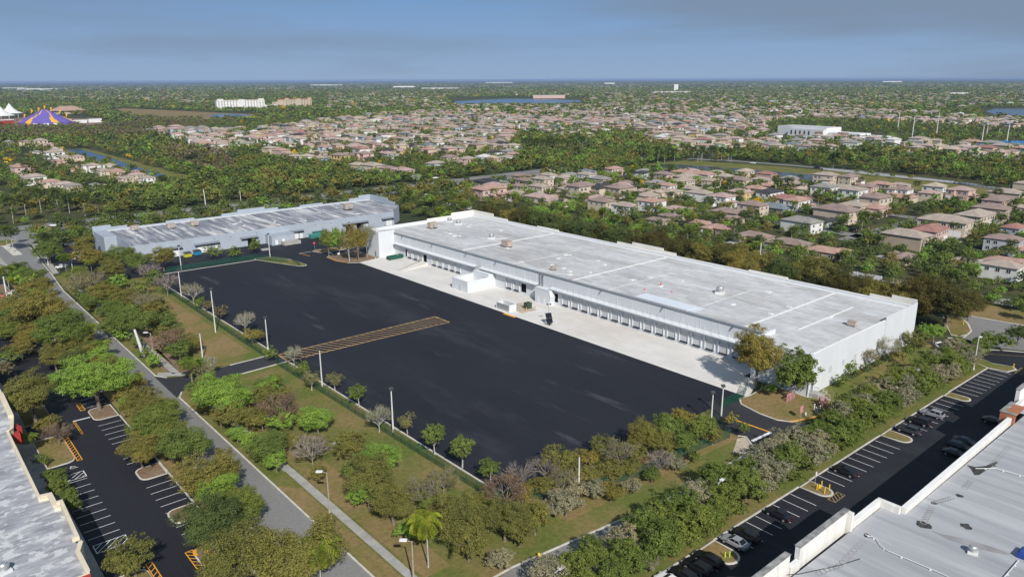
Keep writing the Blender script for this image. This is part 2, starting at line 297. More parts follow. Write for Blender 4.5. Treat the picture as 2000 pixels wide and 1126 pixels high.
def inst(name, me, parent=None, loc=(0, 0, 0), rz=0, sc=(1, 1, 1)):
    o = bpy.data.objects.new(name, me); COL.objects.link(o); o.location = loc; o.rotation_euler.z = rz; o.scale = sc
    if parent is not None: o.parent = parent
    return o
def dup(root, loc, rz=0, label=None, cat=None, group=None, sc=None):
    r = root.copy(); COL.objects.link(r); r.location = loc; r.rotation_euler.z = rz
    if sc: r.scale = sc
    if label: r['label'] = label
    if group: r['group'] = group
    for ch in root.children:
        c = ch.copy(); COL.objects.link(c); c.parent = r
        for g in ch.children:
            d = g.copy(); COL.objects.link(d); d.parent = c
    return r
ORD = ['first', 'second', 'third', 'fourth', 'fifth', 'sixth', 'seventh', 'eighth', 'ninth', 'tenth', 'eleventh', 'twelfth', 'thirteenth', 'fourteenth', 'fifteenth', 'sixteenth', 'seventeenth', 'eighteenth', 'nineteenth', 'twentieth']
def ordn(i): return ORD[i] if i < 20 else f'{i+1}' + ('th' if (i+1) % 100 in (11, 12, 13) else {1: 'st', 2: 'nd', 3: 'rd'}.get((i+1) % 10, 'th'))
def in_poly(px, py, P):
    px, py = np.asarray(px), np.asarray(py); r = np.zeros(px.shape, bool); n = len(P)
    for i in range(n):
        x0, y0 = P[i]; x1, y1 = P[(i+1) % n]
        if y0 == y1: continue
        r ^= ((y0 > py) != (y1 > py)) & (px < (x1-x0)*(py-y0)/(y1-y0)+x0)
    return r
def ray(px, py): return c2w((px-1000)/F*r2 - (py-563)/F*u2 + fw)
def onX(px, py, X): d = ray(px, py); t = X/d[0]; return float(d[1]*t), float(H+d[2]*t)     # (Y, Z) on the wall plane x = X
def onY(px, py, Y): d = ray(px, py); t = Y/d[1]; return float(d[0]*t), float(H+d[2]*t)     # (X, Z) on the wall plane y = Y
# ================================================================ the setting: ground, lawns, roads, lots
g = MB(); n = 48; g.add([(0, 0, 0)]+[(60000*math.cos(2*math.pi*i/n), 60000*math.sin(2*math.pi*i/n), 0) for i in range(n)], [(0, i+1, (i+1) % n+1) for i in range(n)])
struct(g, 'ground', 'ground_cover')
def flat(name, mat, z, *polys):
    mb = MB()
    for P in polys: mb.sheet(P, z)
    return struct(mb, name, mat)
def rect(x0, x1, y0, y1): return [(x0, y0), (x1, y0), (x1, y1), (x0, y1)]
flat('lawn', 'lawn', .02, [(47.5, 40), (77, 40), (77, 72), (140, 71.5), (160, 70), (220, 69), (222, 80), (158, 80), (146, 90), (139, 94), (77, 94), (77, 302), (60, 330), (49, 325), (47.3, 190)])
flat('dry_lawn', 'lawn_dry', .024, rect(62, 72.6, 194, 292), [(53.2, 82), (58, 82), (60, 176), (53.2, 176)], [(77.5, 90), (136, 79.5), (136, 76.5), (80, 78.5)], rect(34.6, 39, 90, 325), [(47.7, 60), (50.8, 60), (50.8, 118), (47.8, 122)], [(216, 71), (222, 72), (226, 86), (218, 86)], [(255, 62), (273, 62), (273, 95), (256, 78)])
flat('lawn', 'lawn', .0235, [(60, 57.5), (226, 55.6), (226, 68.3), (60, 68.3)])
flat('mulch_bed', 'mulch', .028, [(50.5, 194), (53, 190.5), (54, 214), (49.5, 214)], rect(53.2, 58, 190, 235))
# streets
flat('street', 'asphalt_old', .040, [(39, 40), (47.4, 40), (47.2, 300), (49, 330), (52, 395), (62, 425), (20, 425), (34, 395), (37, 330), (39, 300)])
flat('avenue', 'asphalt_old', .036, [(-500, 422), (300, 422), (420, 430), (560, 447), (640, 508), (700, 640), (690, 645), (625, 520), (552, 459), (420, 445), (300, 440), (-500, 440)], [(-500, 443), (300, 443), (420, 448), (548, 462), (620, 525), (680, 650), (672, 655), (610, 535), (540, 475), (420, 460), (300, 456), (-500, 456)])
flat('service_road', 'asphalt_old', .034, [(47, 72.5), (64.6, 75.1), (96.8, 71.6), (121.3, 71.6), (155.9, 69.9), (217, 69.5), (231, 69.3), (228, 62), (160, 63.8), (96, 65.4), (47, 66)], [(227, 71), (231, 69.3), (239.5, 69.8), (246, 73), (252, 76.6), (255.2, 75.4), (257, 61), (263, 20), (244, 20), (236, 48), (228, 62), (224, 64)])
flat('side_road', 'asphalt_old', .034, [(592, 430), (607, 390), (611, 330), (611, 275), (592, 183), (566, 145), (480, 40), (474, 46), (558, 150), (584, 188), (602, 272), (602, 330), (598, 386), (582, 426)], [(335, 152), (420, 151), (424, 159), (338, 160)], [(348, 152), (356, 152), (366, 300), (358, 300)], [(418, 30), (425, 30), (425, 330), (418, 330)])
flat('driveway', 'asphalt_mid', .044, [(47, 175.6), (49, 178.6), (52, 180.4), (77.2, 180.9), (77.2, 188.2), (53.3, 188.1), (49.5, 190), (47, 193.2)], [at(1474, 876), (136, 71), (146, 70.6), (143.4, 73), (146, 86.5), (138.8, 92), at(1408, 838), at(1440, 851)], [(217, 69.6), (227.8, 69.6), (227.8, 72.3), (222.6, 73), (219.6, 76), (217, 72)])
flat('parking_lot', 'asphalt_new', .040, [(77.2, 93), (86, 90), (139, 89), (146, 86), (148.1, 87.4), (148.1, 268.4), (156, 269), (158, 280), (218, 281), (218, 331), (72, 331), (60, 330), (58, 306), (77.2, 300.6)])
flat('parking_lot', 'asphalt_lot', .042, [(16.5, 20), (34.3, 20), (34.3, 335), (20, 335), (14, 300), (14, 60)])
flat('parking_lot', 'asphalt_lot', .0405, [(60, 38), (236, 30), (236, 45), (229, 57), (224, 64), (219, 62), (214, 56.6), (60, 59.9)], [(52, 318), (76, 322), (76, 392), (56, 392)])
flat('pavement', 'concrete_apron', .046, [(148.1, 87.4), (149, 87.2), (158.8, 91), (158.8, 95), (166.4, 95), (166.4, 270), (156, 269.2), (148.1, 268.4)])
flat('pavement', 'concrete_walk', .050, [(51, 40), (52.7, 40), (52.6, 82), (52.9, 126), (51.3, 126)], rect(51.1, 52.8, 126, 176), rect(51.1, 52.8, 192, 300), [(47.6, 192.8), (53.4, 188.3), (53.4, 190.8), (48.6, 195.6)], rect(36.9, 38.6, 325, 390), [(49.5, 330), (51.6, 330), (56, 400), (53.5, 400)], [(158.6, 70.4), (160, 70.4), (160.4, 76), (158.8, 76)], rect(14.2, 17, 60, 215), [(-500, 441), (420, 446), (548, 460), (548, 461.6), (420, 447.6), (-500, 442.6)])
flat('gravel_bed', 'gravel_bed', .052, [at(*p) for p in ((1431, 884), (1440, 856), (1456, 853), (1472, 873), (1462, 887))], [(152, 171.3), (158, 170.7), (160, 180.5), (153, 180.5)])
# kerbs
k = MB()
KL = lambda *p, w=.32: k.wall(list(p), w, 0, .15)
KL((77.1, 94), (77.1, 180.6)); KL((77.1, 188.4), (77.1, 301)); KL((77.1, 180.8), (64.4, 180.2)); KL((77.1, 188.4), (64.4, 188.2))
KL((47.55, 40), (47.5, 175.3), (49, 178.4)); KL((49.2, 190.2), (47.4, 193.3), (47.3, 300), (49.1, 330), (51.8, 392)); KL((38.9, 40), (38.9, 300), (36.9, 330), (34.5, 392)); KL((34.45, 60), (34.45, 112)); KL((34.3, 118), (34.2, 174.2))
KL((82, 301), (118.2, 300.2), (125.1, 300.8)); KL((47.5, 75), (64.6, 75.3), (96.8, 71.8), (121.3, 71.8), (125, 72.4), at(1464, 888), at(1474, 876), at(1457, 853), at(1441, 851)); KL((161, 70.05), (216, 69.7), (219.5, 72.6))
KL((60, 59.5), (89.6, 59.2)); KL((94, 59.1), (119.6, 58.5)); KL((123.2, 58.4), (151.6, 57.9)); KL((155.6, 57.8), (183.2, 57.3)); KL((186.4, 57.2), (210.3, 56.6))
KL((227.8, 72.5), (231, 69.5), (239.5, 70.1), (246, 73.2), (251.8, 77)); KL((255.4, 75.6), (257.2, 61), (263.2, 20)); KL((223.8, 64.2), (229, 57), (236.2, 45)); k.wall([(44, 420), (45, 378)], 3.4, 0, .15)
struct(k, 'kerb', 'kerb_stone')
k = MB()
def island(P, top, h=.14): k.prism(P, 0, h); isl.append((P, top, h))
isl = []
def inset(P, d):
    c = Vector((sum(p[0] for p in P)/len(P), sum(p[1] for p in P)/len(P)))
    return [tuple(Vector(p)+(c-Vector(p)).normalized()*d) for p in P]
def finger(x0, x1, ytop, ybot): r = (x1-x0)/2; return [(x0, ytop), (x0, ybot+r)]+arc((x0+x1)/2, ybot+r, r, 180, 360, 8)[1:-1]+[(x1, ybot+r), (x1, ytop)]
for f_ in ((151.6, 155.5, 57.9, 52.3), (183.3, 186.4, 57.2, 51.9), (119.6, 123.2, 58.4, 53), (89.6, 94, 59.1, 53.2)): island(finger(*f_), 'lawn_dry')
island([(210.4, 56.6), (211, 52.2), (214.6, 51.2), (216.4, 52.6), (215, 57), (218, 62), (213, 62)], 'lawn')
def side(x0, x1, y0, y1, r=1.6): return [(x1, y0), (x1, y1), (x0+r, y1)]+arc(x0+r, y1-r, r, 90, 180, 5)[1:]+arc(x0+r, y0+r, r, 180, 270, 5)[:-1]+[(x0+r, y0)]
island(side(29.2, 34.2, 174.3, 182), 'mulch'); island(side(29.4, 34.2, 140, 145.6), 'mulch'); island(side(29.4, 34.2, 121, 126.4), 'mulch'); island(side(29.2, 34.2, 205, 209), 'mulch'); island(side(29, 34.2, 106, 112.4), 'mulch'); island(side(29.2, 34.2, 240, 244), 'mulch')
def eside(x0, x1, y0, y1, r=1.6): return [(x0, y0), (x1-r, y0)]+arc(x1-r, y0+r, r, 270, 360, 5)[1:]+arc(x1-r, y1-r, r, 0, 90, 5)[:-1]+[(x1-r, y1), (x0, y1)]
island(eside(17, 22.1, 157, 172), 'lawn_dry'); island(eside(17, 22.4, 98, 112.5), 'lawn_dry'); island(eside(17, 22.4, 181, 198), 'lawn_dry')
island([(118.2, 300.2), (126.3, 278.6), (128, 276.8), (129.8, 277.2), (130.2, 279), (129.4, 291), (125.4, 301.4), (118.4, 303)], 'lawn')
island([(143.2, 299.4), (144.6, 294.5), (147.3, 292.8), (152, 293.4), (167, 293.8), (167, 297), (152, 300.5), (146, 301.2)], 'lawn_dry')
island([(142.6, 285), (142.2, 276), (144.2, 269.8), (148, 266.8), (156.4, 268.4), (158.4, 271), (158.4, 288), (150, 288.5)], 'mulch')
island([(143.4, 86), (142, 80.5), (141.9, 76), (143.4, 73.4), (148.5, 71.4), (154.4, 70.4), (160.8, 70.2), (161, 74.5), (158.6, 77.8), (158.6, 88), (149, 87.3), (145.8, 88)], 'lawn_dry')
island([(240, 77.4), (231.3, 72.8), (231.6, 70.6), (235, 69.7), (239.4, 70.1), (245.8, 73.2), (251.5, 77), (250, 82)], 'lawn_dry')
island([(34, 408), (44, 404), (50, 412), (48, 420), (30, 420)], 'lawn'); island([(20, 318), (24, 300), (30, 292), (33, 300), (33, 325)], 'mulch')
struct(k, 'kerb', 'kerb_stone')
for m_ in ('lawn_dry', 'lawn', 'mulch'):
    mb = MB()
    for P, t_, h in isl:
        if t_ == m_: mb.sheet(inset(P, .38), h+.012)
    struct(mb, 'planting_island', m_)
mb = MB(); mb.strip([(143.6, 73.6), (148.5, 71.4), (154.4, 70.4), (160.8, 70.2)], .5, .165); mb.strip([(142.6, 283.5), (142.2, 276), (144.2, 269.8)], .45, .165); mb.strip(arc(30.8, 110.6, 1.6, 90, 200, 6), .5, .165); mb.strip([(147.5, 175.1), (147.7, 169.5)], 1.0, .056)
mb.strip([(29.4, 107.6), (30.8, 106.2)], .5, .165); struct(mb, 'kerb_paint', 'paint_yellow')
# painted markings
w = MB(); y = MB()
lw = .12
for i in range(9): w.strip([(29.2, 171.3-i*2.79), (33.8, 171.3-i*2.79)], lw, .052)
for i in range(11): w.strip([(29.4, 137.1-i*2.79), (33.9, 137.1-i*2.79)], lw, .052)
for i in range(14): w.strip([(29.2, 203-i*2.79+0), (33.8, 203-i*2.79)], lw, .052) if 203-i*2.79 > 183 else None
for i in range(11): w.strip([(29.2, 239-i*2.79), (33.8, 239-i*2.79)], lw, .052)
for i in range(9): w.strip([(17.4, 148.4-i*2.79), (22.1, 148.4-i*2.79)], lw, .052)
def hatch(mb, x0, x1, y0, y1, st, z, lw=.13, d=1, frame=True):
    if frame: mb.strip([(x0, y0), (x1, y0), (x1, y1), (x0, y1)], lw, z, closed=True)
    L_ = max(x1-x0, y1-y0)*2; q = -L_
    while q < L_:                                                   # slanted bars cut to the box
        a = [(x0, y0+q+(0 if d > 0 else (x1-x0))), (x1, y0+q+((x1-x0) if d > 0 else 0))]
        P = []
        for t in np.linspace(0, 1, 41):
            yy = a[0][1]+(a[1][1]-a[0][1])*t
            if y0 <= yy <= y1: P.append((x0+(x1-x0)*t, yy))
        if len(P) > 1: mb.strip([P[0], P[-1]], lw, z+.004)
        q += st
hatch(w, 18.2, 22.2, 149.3, 151.9, 1.2, .052); hatch(w, 17.6, 22.4, 121.2, 123.8, 1.2, .052); hatch(y, 22.25, 23.1, 157, 170, 1.25, .052, .15, 1); hatch(y, 22.6, 23.5, 99, 113.2, 1.25, .052, .15, 1); hatch(y, 28.2, 29.3, 106.8, 112.2, 1.1, .052, .15, -1)
hatch(y, 28.2, 29.1, 182.5, 187.5, 1.1, .052, .15, -1)
w.strip([(25.6, 177.6), (29, 177.5)], .5, .052)
for dx in (0, .3): y.strip([(25.6+dx, 177.2), (25.6+dx, 169.4)], .12, .052)
# wheelchair sign painted on the bay
w.strip(arc(20.9, 154.6, .42, 60, 330, 10), .12, .056); w.strip([(20.9, 155.1), (21.3, 154.9), (21.5, 154.2), (21.8, 154.1)], .12, .060); w.strip([(20.6, 155.3), (20.9, 155.1)], .2, .060)
def ky(x): return 58.95-(x-100.4)*.0225
for x0, x1, st in ((63, 89, 2.75), (97, 118.5, 2.75), (126.2, 150, 2.78), (158.4, 182, 2.75), (189, 211, 2.66)):
    x = x0
    while x < x1: w.strip([(x, ky(x)-.35), (x-.1, ky(x)-5.3)], lw, .050); x += st
for i in range(22): w.strip([(113+i*2.75, 38.6), (113+i*2.75, 43.2)], lw, .050)
f2 = MB(); hatch(f2, 119.6, 123.2, 51.6, 53, .9, .050, .1); hatch(f2, 212, 217, 49.5, 51, 1.1, .050, .1); f2.strip([(221, 62), (232, 46), (240, 30)], .14, .050); struct(f2, 'road_marking', 'paint_faint')
a0, a1 = at(1437, 820), at(1502, 843); y.strip([a0, a1], .45, .060)
b0, b1 = at(1469, 861), at(1505, 844); w.strip([b0, b1], .7, .060)
w.strip([at(1828, 670), at(1839, 667)], .9, .060); w.strip([at(640, 492), at(650, 496)], .8, .054); w.strip([(137.0, 299.6), (142.8, 299.3)], .35, .052); y.strip([(137.2, 299.2), (138.4, 291.5)], .3, .052)
# the striped walkway across the black lot
Q = [(77.2, 181.2), (129.2, 179.4), (129.2, 186.9), (77.2, 187.2)]
sp_ = MB(); sp_.strip(Q, .38, .052, closed=True)
x = 78.6
while x < 131.5:
    p0 = (max(x-3.6, 77.3), 187.0 if x-3.6 >= 77.3 else 187.0-(77.3-(x-3.6))*1.9); p1 = (min(x, 129.1), 180.2 if x <= 129.1 else 180.2+(x-129.1)*1.9)
    sp_.strip([p0, p1], .3, .056); x += 1.95
struct(sp_, 'road_marking', 'paint_stripe'); struct(w, 'road_marking', 'paint_white'); struct(y, 'road_marking', 'paint_yellow')
# concrete slab lids in the grass, joint lines
mb = MB(); px_, py_ = at(664, 864); mb.obox(px_, py_, .1, 3, 2, 0, .1); struct(mb, 'pavement', 'concrete_walk')
# waters
flat('canal_water', 'water_canal', .03, [(174, 945), (188, 945), (187, 830), (183, 711), (183, 600), (187, 585), (173, 585), (171, 640), (171, 760)])
flat('pond_water', 'water_pond', .03, [(505, 420), (540, 412), (552, 350), (560, 285), (558, 262), (545, 252), (524, 268), (528, 322), (518, 370)])
flat('lake_water', 'water_lake', .03, [at(*p) for p in ((885, 204), (960, 206), (1075, 203), (1138, 199), (1130, 196), (1060, 193.5), (985, 193), (930, 195.5), (890, 198))])
flat('lake_water', 'water_lake', .03, [at(*p) for p in ((1925, 217), (1945, 212), (2030, 213), (2060, 230), (1990, 228), (1950, 226))])
flat('marsh_water', 'water_lake', .05, [at(*p) for p in ((405, 226), (430, 221.5), (490, 224), (470, 229), (425, 229))], [at(*p) for p in ((205, 238), (228, 233), (242, 239), (215, 245))])
flat('marsh', 'marsh', .03, [at(*p) for p in ((205, 216), (240, 211.5), (300, 214), (420, 220), (520, 224), (500, 231), (400, 233), (320, 232), (260, 226))], [at(*p) for p in ((330, 308), (400, 318), (445, 333), (420, 336), (360, 326))])
flat('lawn', 'lawn', .026, [(160, 950), (194, 950), (196, 585), (189, 560), (165, 570)], [(495, 430), (578, 418), (592, 330), (592, 275), (576, 178), (545, 140), (520, 165), (545, 250), (505, 300)], [(655, 470), (720, 470), (720, 560), (680, 560)])
flat('dirt_lot', 'mulch', .03, [at(*p) for p in ((-60, 248), (60, 246), (190, 244), (215, 238), (170, 232), (0, 228), (-60, 228))])
# ================================================================ the long white warehouse
WX0, WX1, WY0, WY1, WZ, FX = 158.8, 216.5, 78., 278.5, 9.8, 166.4
wh = thing('warehouse', 'long white flat-roofed warehouse with a row of loading docks beside the black lot', 'warehouse')
mb = MB()
T = .35
mb.box(FX, FX+T, 93.2, 269.2, 0, WZ+.12)                                       # dock wall
mb.box(WX0, WX1, WY0, WY0+T, 0, 10.45); mb.box(WX0, WX0+T, WY0+T, 93.2-T, 0, 10.45); mb.box(WX0, FX+2, 93.2-T, 93.2, 0, 10.9)
mb.box(WX0, WX0+T, 269.2+T, WY1-T, 0, 10.9); mb.box(WX0, FX+T, 269.2, 269.2+T, 0, 10.9); mb.box(WX0, WX1, WY1-T, WY1, 0, 10.9)
mb.box(WX1-T, WX1, WY0+T, WY1-T, 0, 10.6)
mb.box(197.3, WX1+.3, WY0-.25, WY0, 0, 11.6); mb.box(WX0-.2, 162.5, WY0-.15, WY0, 0, 10.46)
for yj in range(96, 268, 6): mb.box(FX-.05, FX, yj, yj+.12, 5.9, WZ)           # panel joints of the fascia
mb.build('wall', 'wall_white', wh)
mb = MB(); mb.box(FX+T, WX1-T, WY0+T, WY1-T, WZ-.3, WZ); mb.box(WX0+T, FX+T, WY0+T, 93.2-T, WZ-.3, WZ-.003); mb.box(WX0+T, FX+T, 269.2+T, WY1-T, WZ-.3, WZ-.003); mb.box(FX, FX+T, 93.2, 269.2, WZ+.12, WZ+.15)
rf = mb.build('roof', 'roof_white', wh)
sm = MB()
for yy in (229.2, 222, 193, 163.4, 148.3, 119, 100.5):
    big = yy in (222, 163.4, 100.5); sm.box(FX+.6, WX1-1.2 if big else 199, yy, yy+(.55 if big else .14), WZ, WZ+(.16 if big else .05))
sm.box(FX+9, 205, 90.2, 90.6, WZ, WZ+.14)
sm.box(WX1-T-1.0, WX1-T, WY0+1.2, WY1-1.2, WZ, WZ+.1); sm.box(FX+1, WX1-2, WY1-1.4, WY1-.35, WZ, WZ+.1)
sm.split('roof_seam', 'seam_white', rf)
MB().sheet(rect(FX+1.2, FX+6.5, 117, 138.5), WZ+.012).build('roof_patch', 'patch_blue', rf)
mb = MB()
for (ya, yb, zt) in ((78.0, 84.8, 12.4), (84.8, 91, 11.5), (117, 131, 11.2), (160.6, 166.4, 11.6), (166.4, 181, 12.5), (181, 188.6, 11.6), (221, 234, 11.3), (254, 264, 11.4), (264, WY1, 12.6)):
    mb.box(WX1-.01, WX1+.4, ya+.004, yb-.004, 9, zt)
mb.box(203.5, WX1-.02, WY1+.01, WY1+.4, 9, 12.6); mb.box(190, 203.49, WY1+.012, WY1+.38, 9, 11.5)
mb.split('parapet', 'wall_cream', wh)
mb = MB(); mb.box(WX1-T-.1, WX1+.05, WY0+T, 78+T+.01, 10.6, 10.66)
mb.box(WX0-.06, WX1, WY0-.06, WY0+T+.06, 10.452, 10.56); mb.box(WX0-.06, WX0+T+.06, WY0+T+.06, 93.2-T, 10.452, 10.56); mb.box(WX1-T-.06, WX1+.42, 91.0, WY1, 10.602, 10.68); mb.box(WX0-.06, 190, WY1-T-.06, WY1+.06, 10.902, 11.0); mb.box(WX0-.06, WX0+T+.06, 269.2, WY1-T-.06, 10.902, 11.0)
mb.split('coping', 'coping_white', wh)
mb = MB(); mb.box(FX-.2, FX-.002, 93.4, 269, WZ-.42, WZ-.02); mb.box(FX-.03, FX+.03, 93.4, 269, WZ+.151, WZ+.22)
for yd in (178.2, 176.9): mb.box(FX-.3, FX-.06, yd-.2, yd+.2, 3, WZ-.23)
mb.split('gutter', 'trim_grey', wh)
def canopy(ya, yb):
    mb = MB(); CX = FX-1.55
    mb.add([(FX-.01, ya, 6.0), (FX-.01, yb, 6.0), (CX, yb, 5.62), (CX, ya, 5.62), (FX-.01, ya, 5.8), (FX-.01, yb, 5.8), (CX, yb, 5.42), (CX, ya, 5.42)], [(3, 2, 1, 0), (4, 5, 6, 7), (2, 3, 7, 6), (0, 3, 7, 4)[::-1], (1, 2, 6, 5), (0, 1, 5, 4)])
    yq = ya+1.0
    while yq < yb: mb.tube((FX-.03, yq+1.1, 7.2), (CX+.1, yq, 5.66), .03, n=4); yq += 2.6
    mb.add([(FX-.01, yb, 5.8), (FX-.01, yb-.15, 5.8), (FX-.01, yb-.15, 4.2), (FX-.01, yb, 4.2), (CX, yb, 5.42), (CX, yb-.15, 5.42)], [(0, 4, 5, 1), (0, 3, 4), (1, 5, 2), (3, 2, 5, 4)])
    mb.build('canopy', 'wall_white', wh)
for ya, yb in ((212.5, 267.8), (178.8, 209.6), (95, 172.6)): canopy(ya, yb)
DM = MB(); DM.box(-.06, 0, -1.2, 1.2, 0, 2.75)
for zz in (.7, 1.4, 2.1): DM.box(-.075, -.06, -1.2, 1.2, zz, zz+.04)
DMe = DM.mesh('dock_door', 'door_grey'); BM_ = MB(); BM_.box(-.3, 0, -1.25, 1.25, -.42, -.12); BMe = BM_.mesh('dock_bumper', 'rubber')
SM = MB(); SM.box(-.34, 0, 1.35, 1.6, -.1, 3.0); SN = MB(); SN.box(-.3, 0, -1.6, -1.4, -.1, 3.0); SNe = SN.mesh('dock_shelter', 'wall_white'); SMe = SM.mesh('dock_shelter', 'wall_white')
DK = MB(); DK.box(-.05, 0, -1.3, 1.3, 0, 2.9); DKe = DK.mesh('open_doorway', 'interior_dark')
ys = [257.5, 253.4, 249.7, 240, 236, 232, 228, 224.2, 194.3, 190.3]+[166-i*4.27 for i in range(17)]
for i, yy in enumerate(ys):
    d = inst('dock_door', DMe, wh, (FX-.002, yy, 1.2)); inst('dock_bumper', BMe, d); inst('dock_shelter', SMe, d); inst('dock_shelter', SNe, d)
for yy, s in ((259.9, .55), (246.3, .75), (186.5, .95), (170.4, .62)): inst('open_doorway', DKe, wh, (FX-.003, yy, 1.15), 0, (1, s, 1))
mb = MB(); mb.box(164, 168.4, 171.4, 178.2, 0, 5.1); mb.box(163.9, 168.4, 171.3, 178.3, 5.1, 5.2); mb.build('vestibule', 'wall_white', wh)
mb = MB(); mb.box(163.94, 164, 173.2, 174.2, .1, 2.2); mb.box(163.94, 164, 176.2, 177.1, .1, 2.2); mb.split('door', 'door_white', wh)
mb = MB(); mb.add([(163.95, 171.35, 5.2), (166.4, 171.35, 5.2), (166.4, 170.9, 3), (163.95, 170.9, 3), (163.95, 171.35, 0), (166.4, 171.35, 0)], [(0, 1, 2, 3), (3, 2, 5, 4)]); mb.build('side_baffle', 'wall_white', wh)
# south end wall: windows, door
for (px, py, w_, h_) in ((1621.6, 720, 1.3, 1.8), (1595.8, 732.5, 1.2, 1.7), (1647, 707, 1.3, 1.6), (1670, 697, 1.3, 1.8)):
    X, Z = onY(px, py, WY0); mb = MB(); mb.box(X-w_/2, X+w_/2, WY0-.05, WY0-.002, Z-h_/2, Z+h_/2); mb.build('window', 'door_grey', wh)
mb = MB(); mb.box(159.6, 160.7, WY0-.21, WY0-.152, 1.0, 3.2); mb.build('door', 'trim_grey', wh)
mb = MB(); mb.box(161.2, 161.9, 269.12, 269.199, 1.5, 3.0) if False else mb.box(158.72, 158.798, 271.6, 272.6, .2, 2.4); mb.build('door', 'trim_grey', wh)
mb = MB()
for yl in (262.8, 241, 219, 201.4, 176.5, 150.6, 126.8, 103.8): mb.obox(FX-.35, yl, .9, 1.1, .32, 8.9, 9.05); mb.tube((FX, yl, 8.8), (FX-.3, yl, 8.95), .05, n=5)
mb.split('wall_light', 'trim_grey', wh, 2)
# entrance stairs at the corner
st = thing('stairs', 'pale concrete entrance stairs with railings at the end wall of the white warehouse', 'stairs', (0, 0, 0))
mb = MB(); mb.box(159, 161.6, 75.6, 77.8, 0, 1.0)
for i in range(6): mb.box(161.6+i*.32, 161.92+i*.32, 75.8, 77.4, 0, 1.0-(i+1)*.145)
for i in range(6): mb.box(159.3, 160.9, 75.6-(i+1)*.32, 75.6-i*.32, 0, 1.0-(i+1)*.145)
mb.build('steps', 'concrete_walk', st)
mb = MB()
for q in ((159, 77.7), (159, 75.6), (161.6, 75.7), (161.6, 77.6)): mb.tube((*q, 1.0), (*q, 2.0), .05, n=5)
for a, b in (((159, 77.7, 2), (159, 75.6, 2)), ((159, 75.6, 2), (159.3, 73.6, 1.05)), ((161.6, 75.7, 2), (163.5, 75.7, 1.05)), ((161.6, 77.6, 2), (163.5, 77.6, 1.05)), ((163.5, 75.7, 1.05), (163.5, 75.7, .05)), ((163.5, 77.6, 1.05), (163.5, 77.6, .05)), ((160.9, 75.6, 2), (160.9, 73.6, 1.05)), ((160.9, 73.6, 1.05), (160.9, 73.6, .05)), ((159.3, 73.6, 1.05), (159.3, 73.6, .05)), ((160.9, 75.6, 1), (160.9, 75.6, 2)), ((159, 76.6, 1.5), (159, 75.6, 1.5)), ((161.6, 75.7, 1.5), (163.5, 75.7, .6))): mb.tube(a, b, .045, n=5)
mb.build('railing', 'pole_white', st)
# ---- things that stand on the warehouse roof
def fan_mesh():
    mb = MB(); mb.box(-1.0, 1.0, -1.0, 1.0, 0, .55, 0); mb.lathe([(.85, .55), (.85, 1.1), (1.0, 1.12), (1.0, 1.5), (.75, 1.55), (.55, 1.85)], 0, 0, 14, 1)
    for z in (.75, .95, 1.25): mb.lathe([(.88, z), (.9, z+.06), (.86, z+.1)], 0, 0, 14, 1)
    return mb.mesh('fan_housing', ['seam_white', 'metal_galv'])
FANM = fan_mesh()
def ac_meshes():
    mb = MB(); mb.box(-1.5, 1.5, -1.0, 1.0, .35, 2.0); mb.box(-1.56, 1.56, -1.06, 1.06, 2.0, 2.1)
    for i in range(6): mb.box(-1.3+i*.48, -1.05+i*.48, -1.03, -1.0, .6, 1.8)
    b = MB(); [b.box(x-.12, x+.12, -1.1, 1.1, 0, .35) for x in (-1.1, 1.1)]
    b = MB(); b.box(-.12, .12, -1.1, 1.1, 0, .35); return mb.mesh('cabinet', 'metal_rust'), b.mesh('skid', 'metal_dark')
ACM, SKM = ac_meshes()
DUC = MB(); DUC.box(-.5, .5, -1.9, -1.05, .5, 1.5); DUCM = DUC.mesh('duct', 'metal_galv')
def fan(px, py, z, label, grp='fans on the white warehouse roof', s=1.0):
    t = thing('roof_fan', label, 'roof fan', (*at(px, py, z), z+.002), .3, grp); inst('fan_housing', FANM, t); t.scale = (s,)*3; return t
def ac(px, py, z, label, s=1.0, rz=0, grp='air conditioners on the white warehouse roof'):
    t = thing('air_conditioner', label, 'air conditioner', (*at(px, py, z), z+.002), rz, grp); inst('cabinet', ACM, t); inst('skid', SKM, t, (-1.1, 0, 0)); inst('skid', SKM, t, (1.1, 0, 0)); inst('duct', DUCM, t); t.scale = (s,)*3; return t
ac(845, 445.5, WZ, 'rust-grey air conditioner nearest the far left corner of the white warehouse roof', 1.25); ac(990, 482, WZ, 'large rusty air conditioner on the second white seam of the warehouse roof', 1.25, 1.57)
ac(1081, 527, WZ, 'small dark air conditioner by the front edge in the middle of the warehouse roof', .65); ac(1664, 636, WZ, 'low grey air conditioner near the end wall at the right of the warehouse roof', .7, 1.57)
fan(878, 433.5, WZ, 'left one of two squat round fans near the far corner of the warehouse roof', s=1.1); fan(895.5, 438.5, WZ, 'right one of two squat round fans near the far corner of the warehouse roof', s=1.1)
fan(960, 466, WZ, 'tall round fan alone in the far bay of the white warehouse roof', s=1.15); fan(1406, 573, WZ, 'bright round metal fan alone on the right half of the warehouse roof', s=1.2)
fan(918, 438.5, WZ, 'smallest fan, right of the pair near the far corner of the warehouse roof', s=.45)
rnd = random.Random(5)
SKY_ = MB(); SKY_.box(-.9, .9, -.6, .6, 0, .28); SKYM = SKY_.mesh('roof_hatch', 'seam_white')
hs = [(878, 456.5), (887, 461), (897, 461), (915, 443), (986, 467), (978, 450), (990, 485), (1090, 505), (1104, 498), (1113, 498), (1019, 511), (1078, 517), (1112, 530), (1100, 524), (1152, 532), (1112, 536), (1167, 509), (1180, 517), (1239, 546), (1234, 547), (1333, 549), (1500, 570), (1431, 595), (1541, 600), (1505, 613), (1622, 619), (1269, 541), (1290, 559)]
hs.sort()
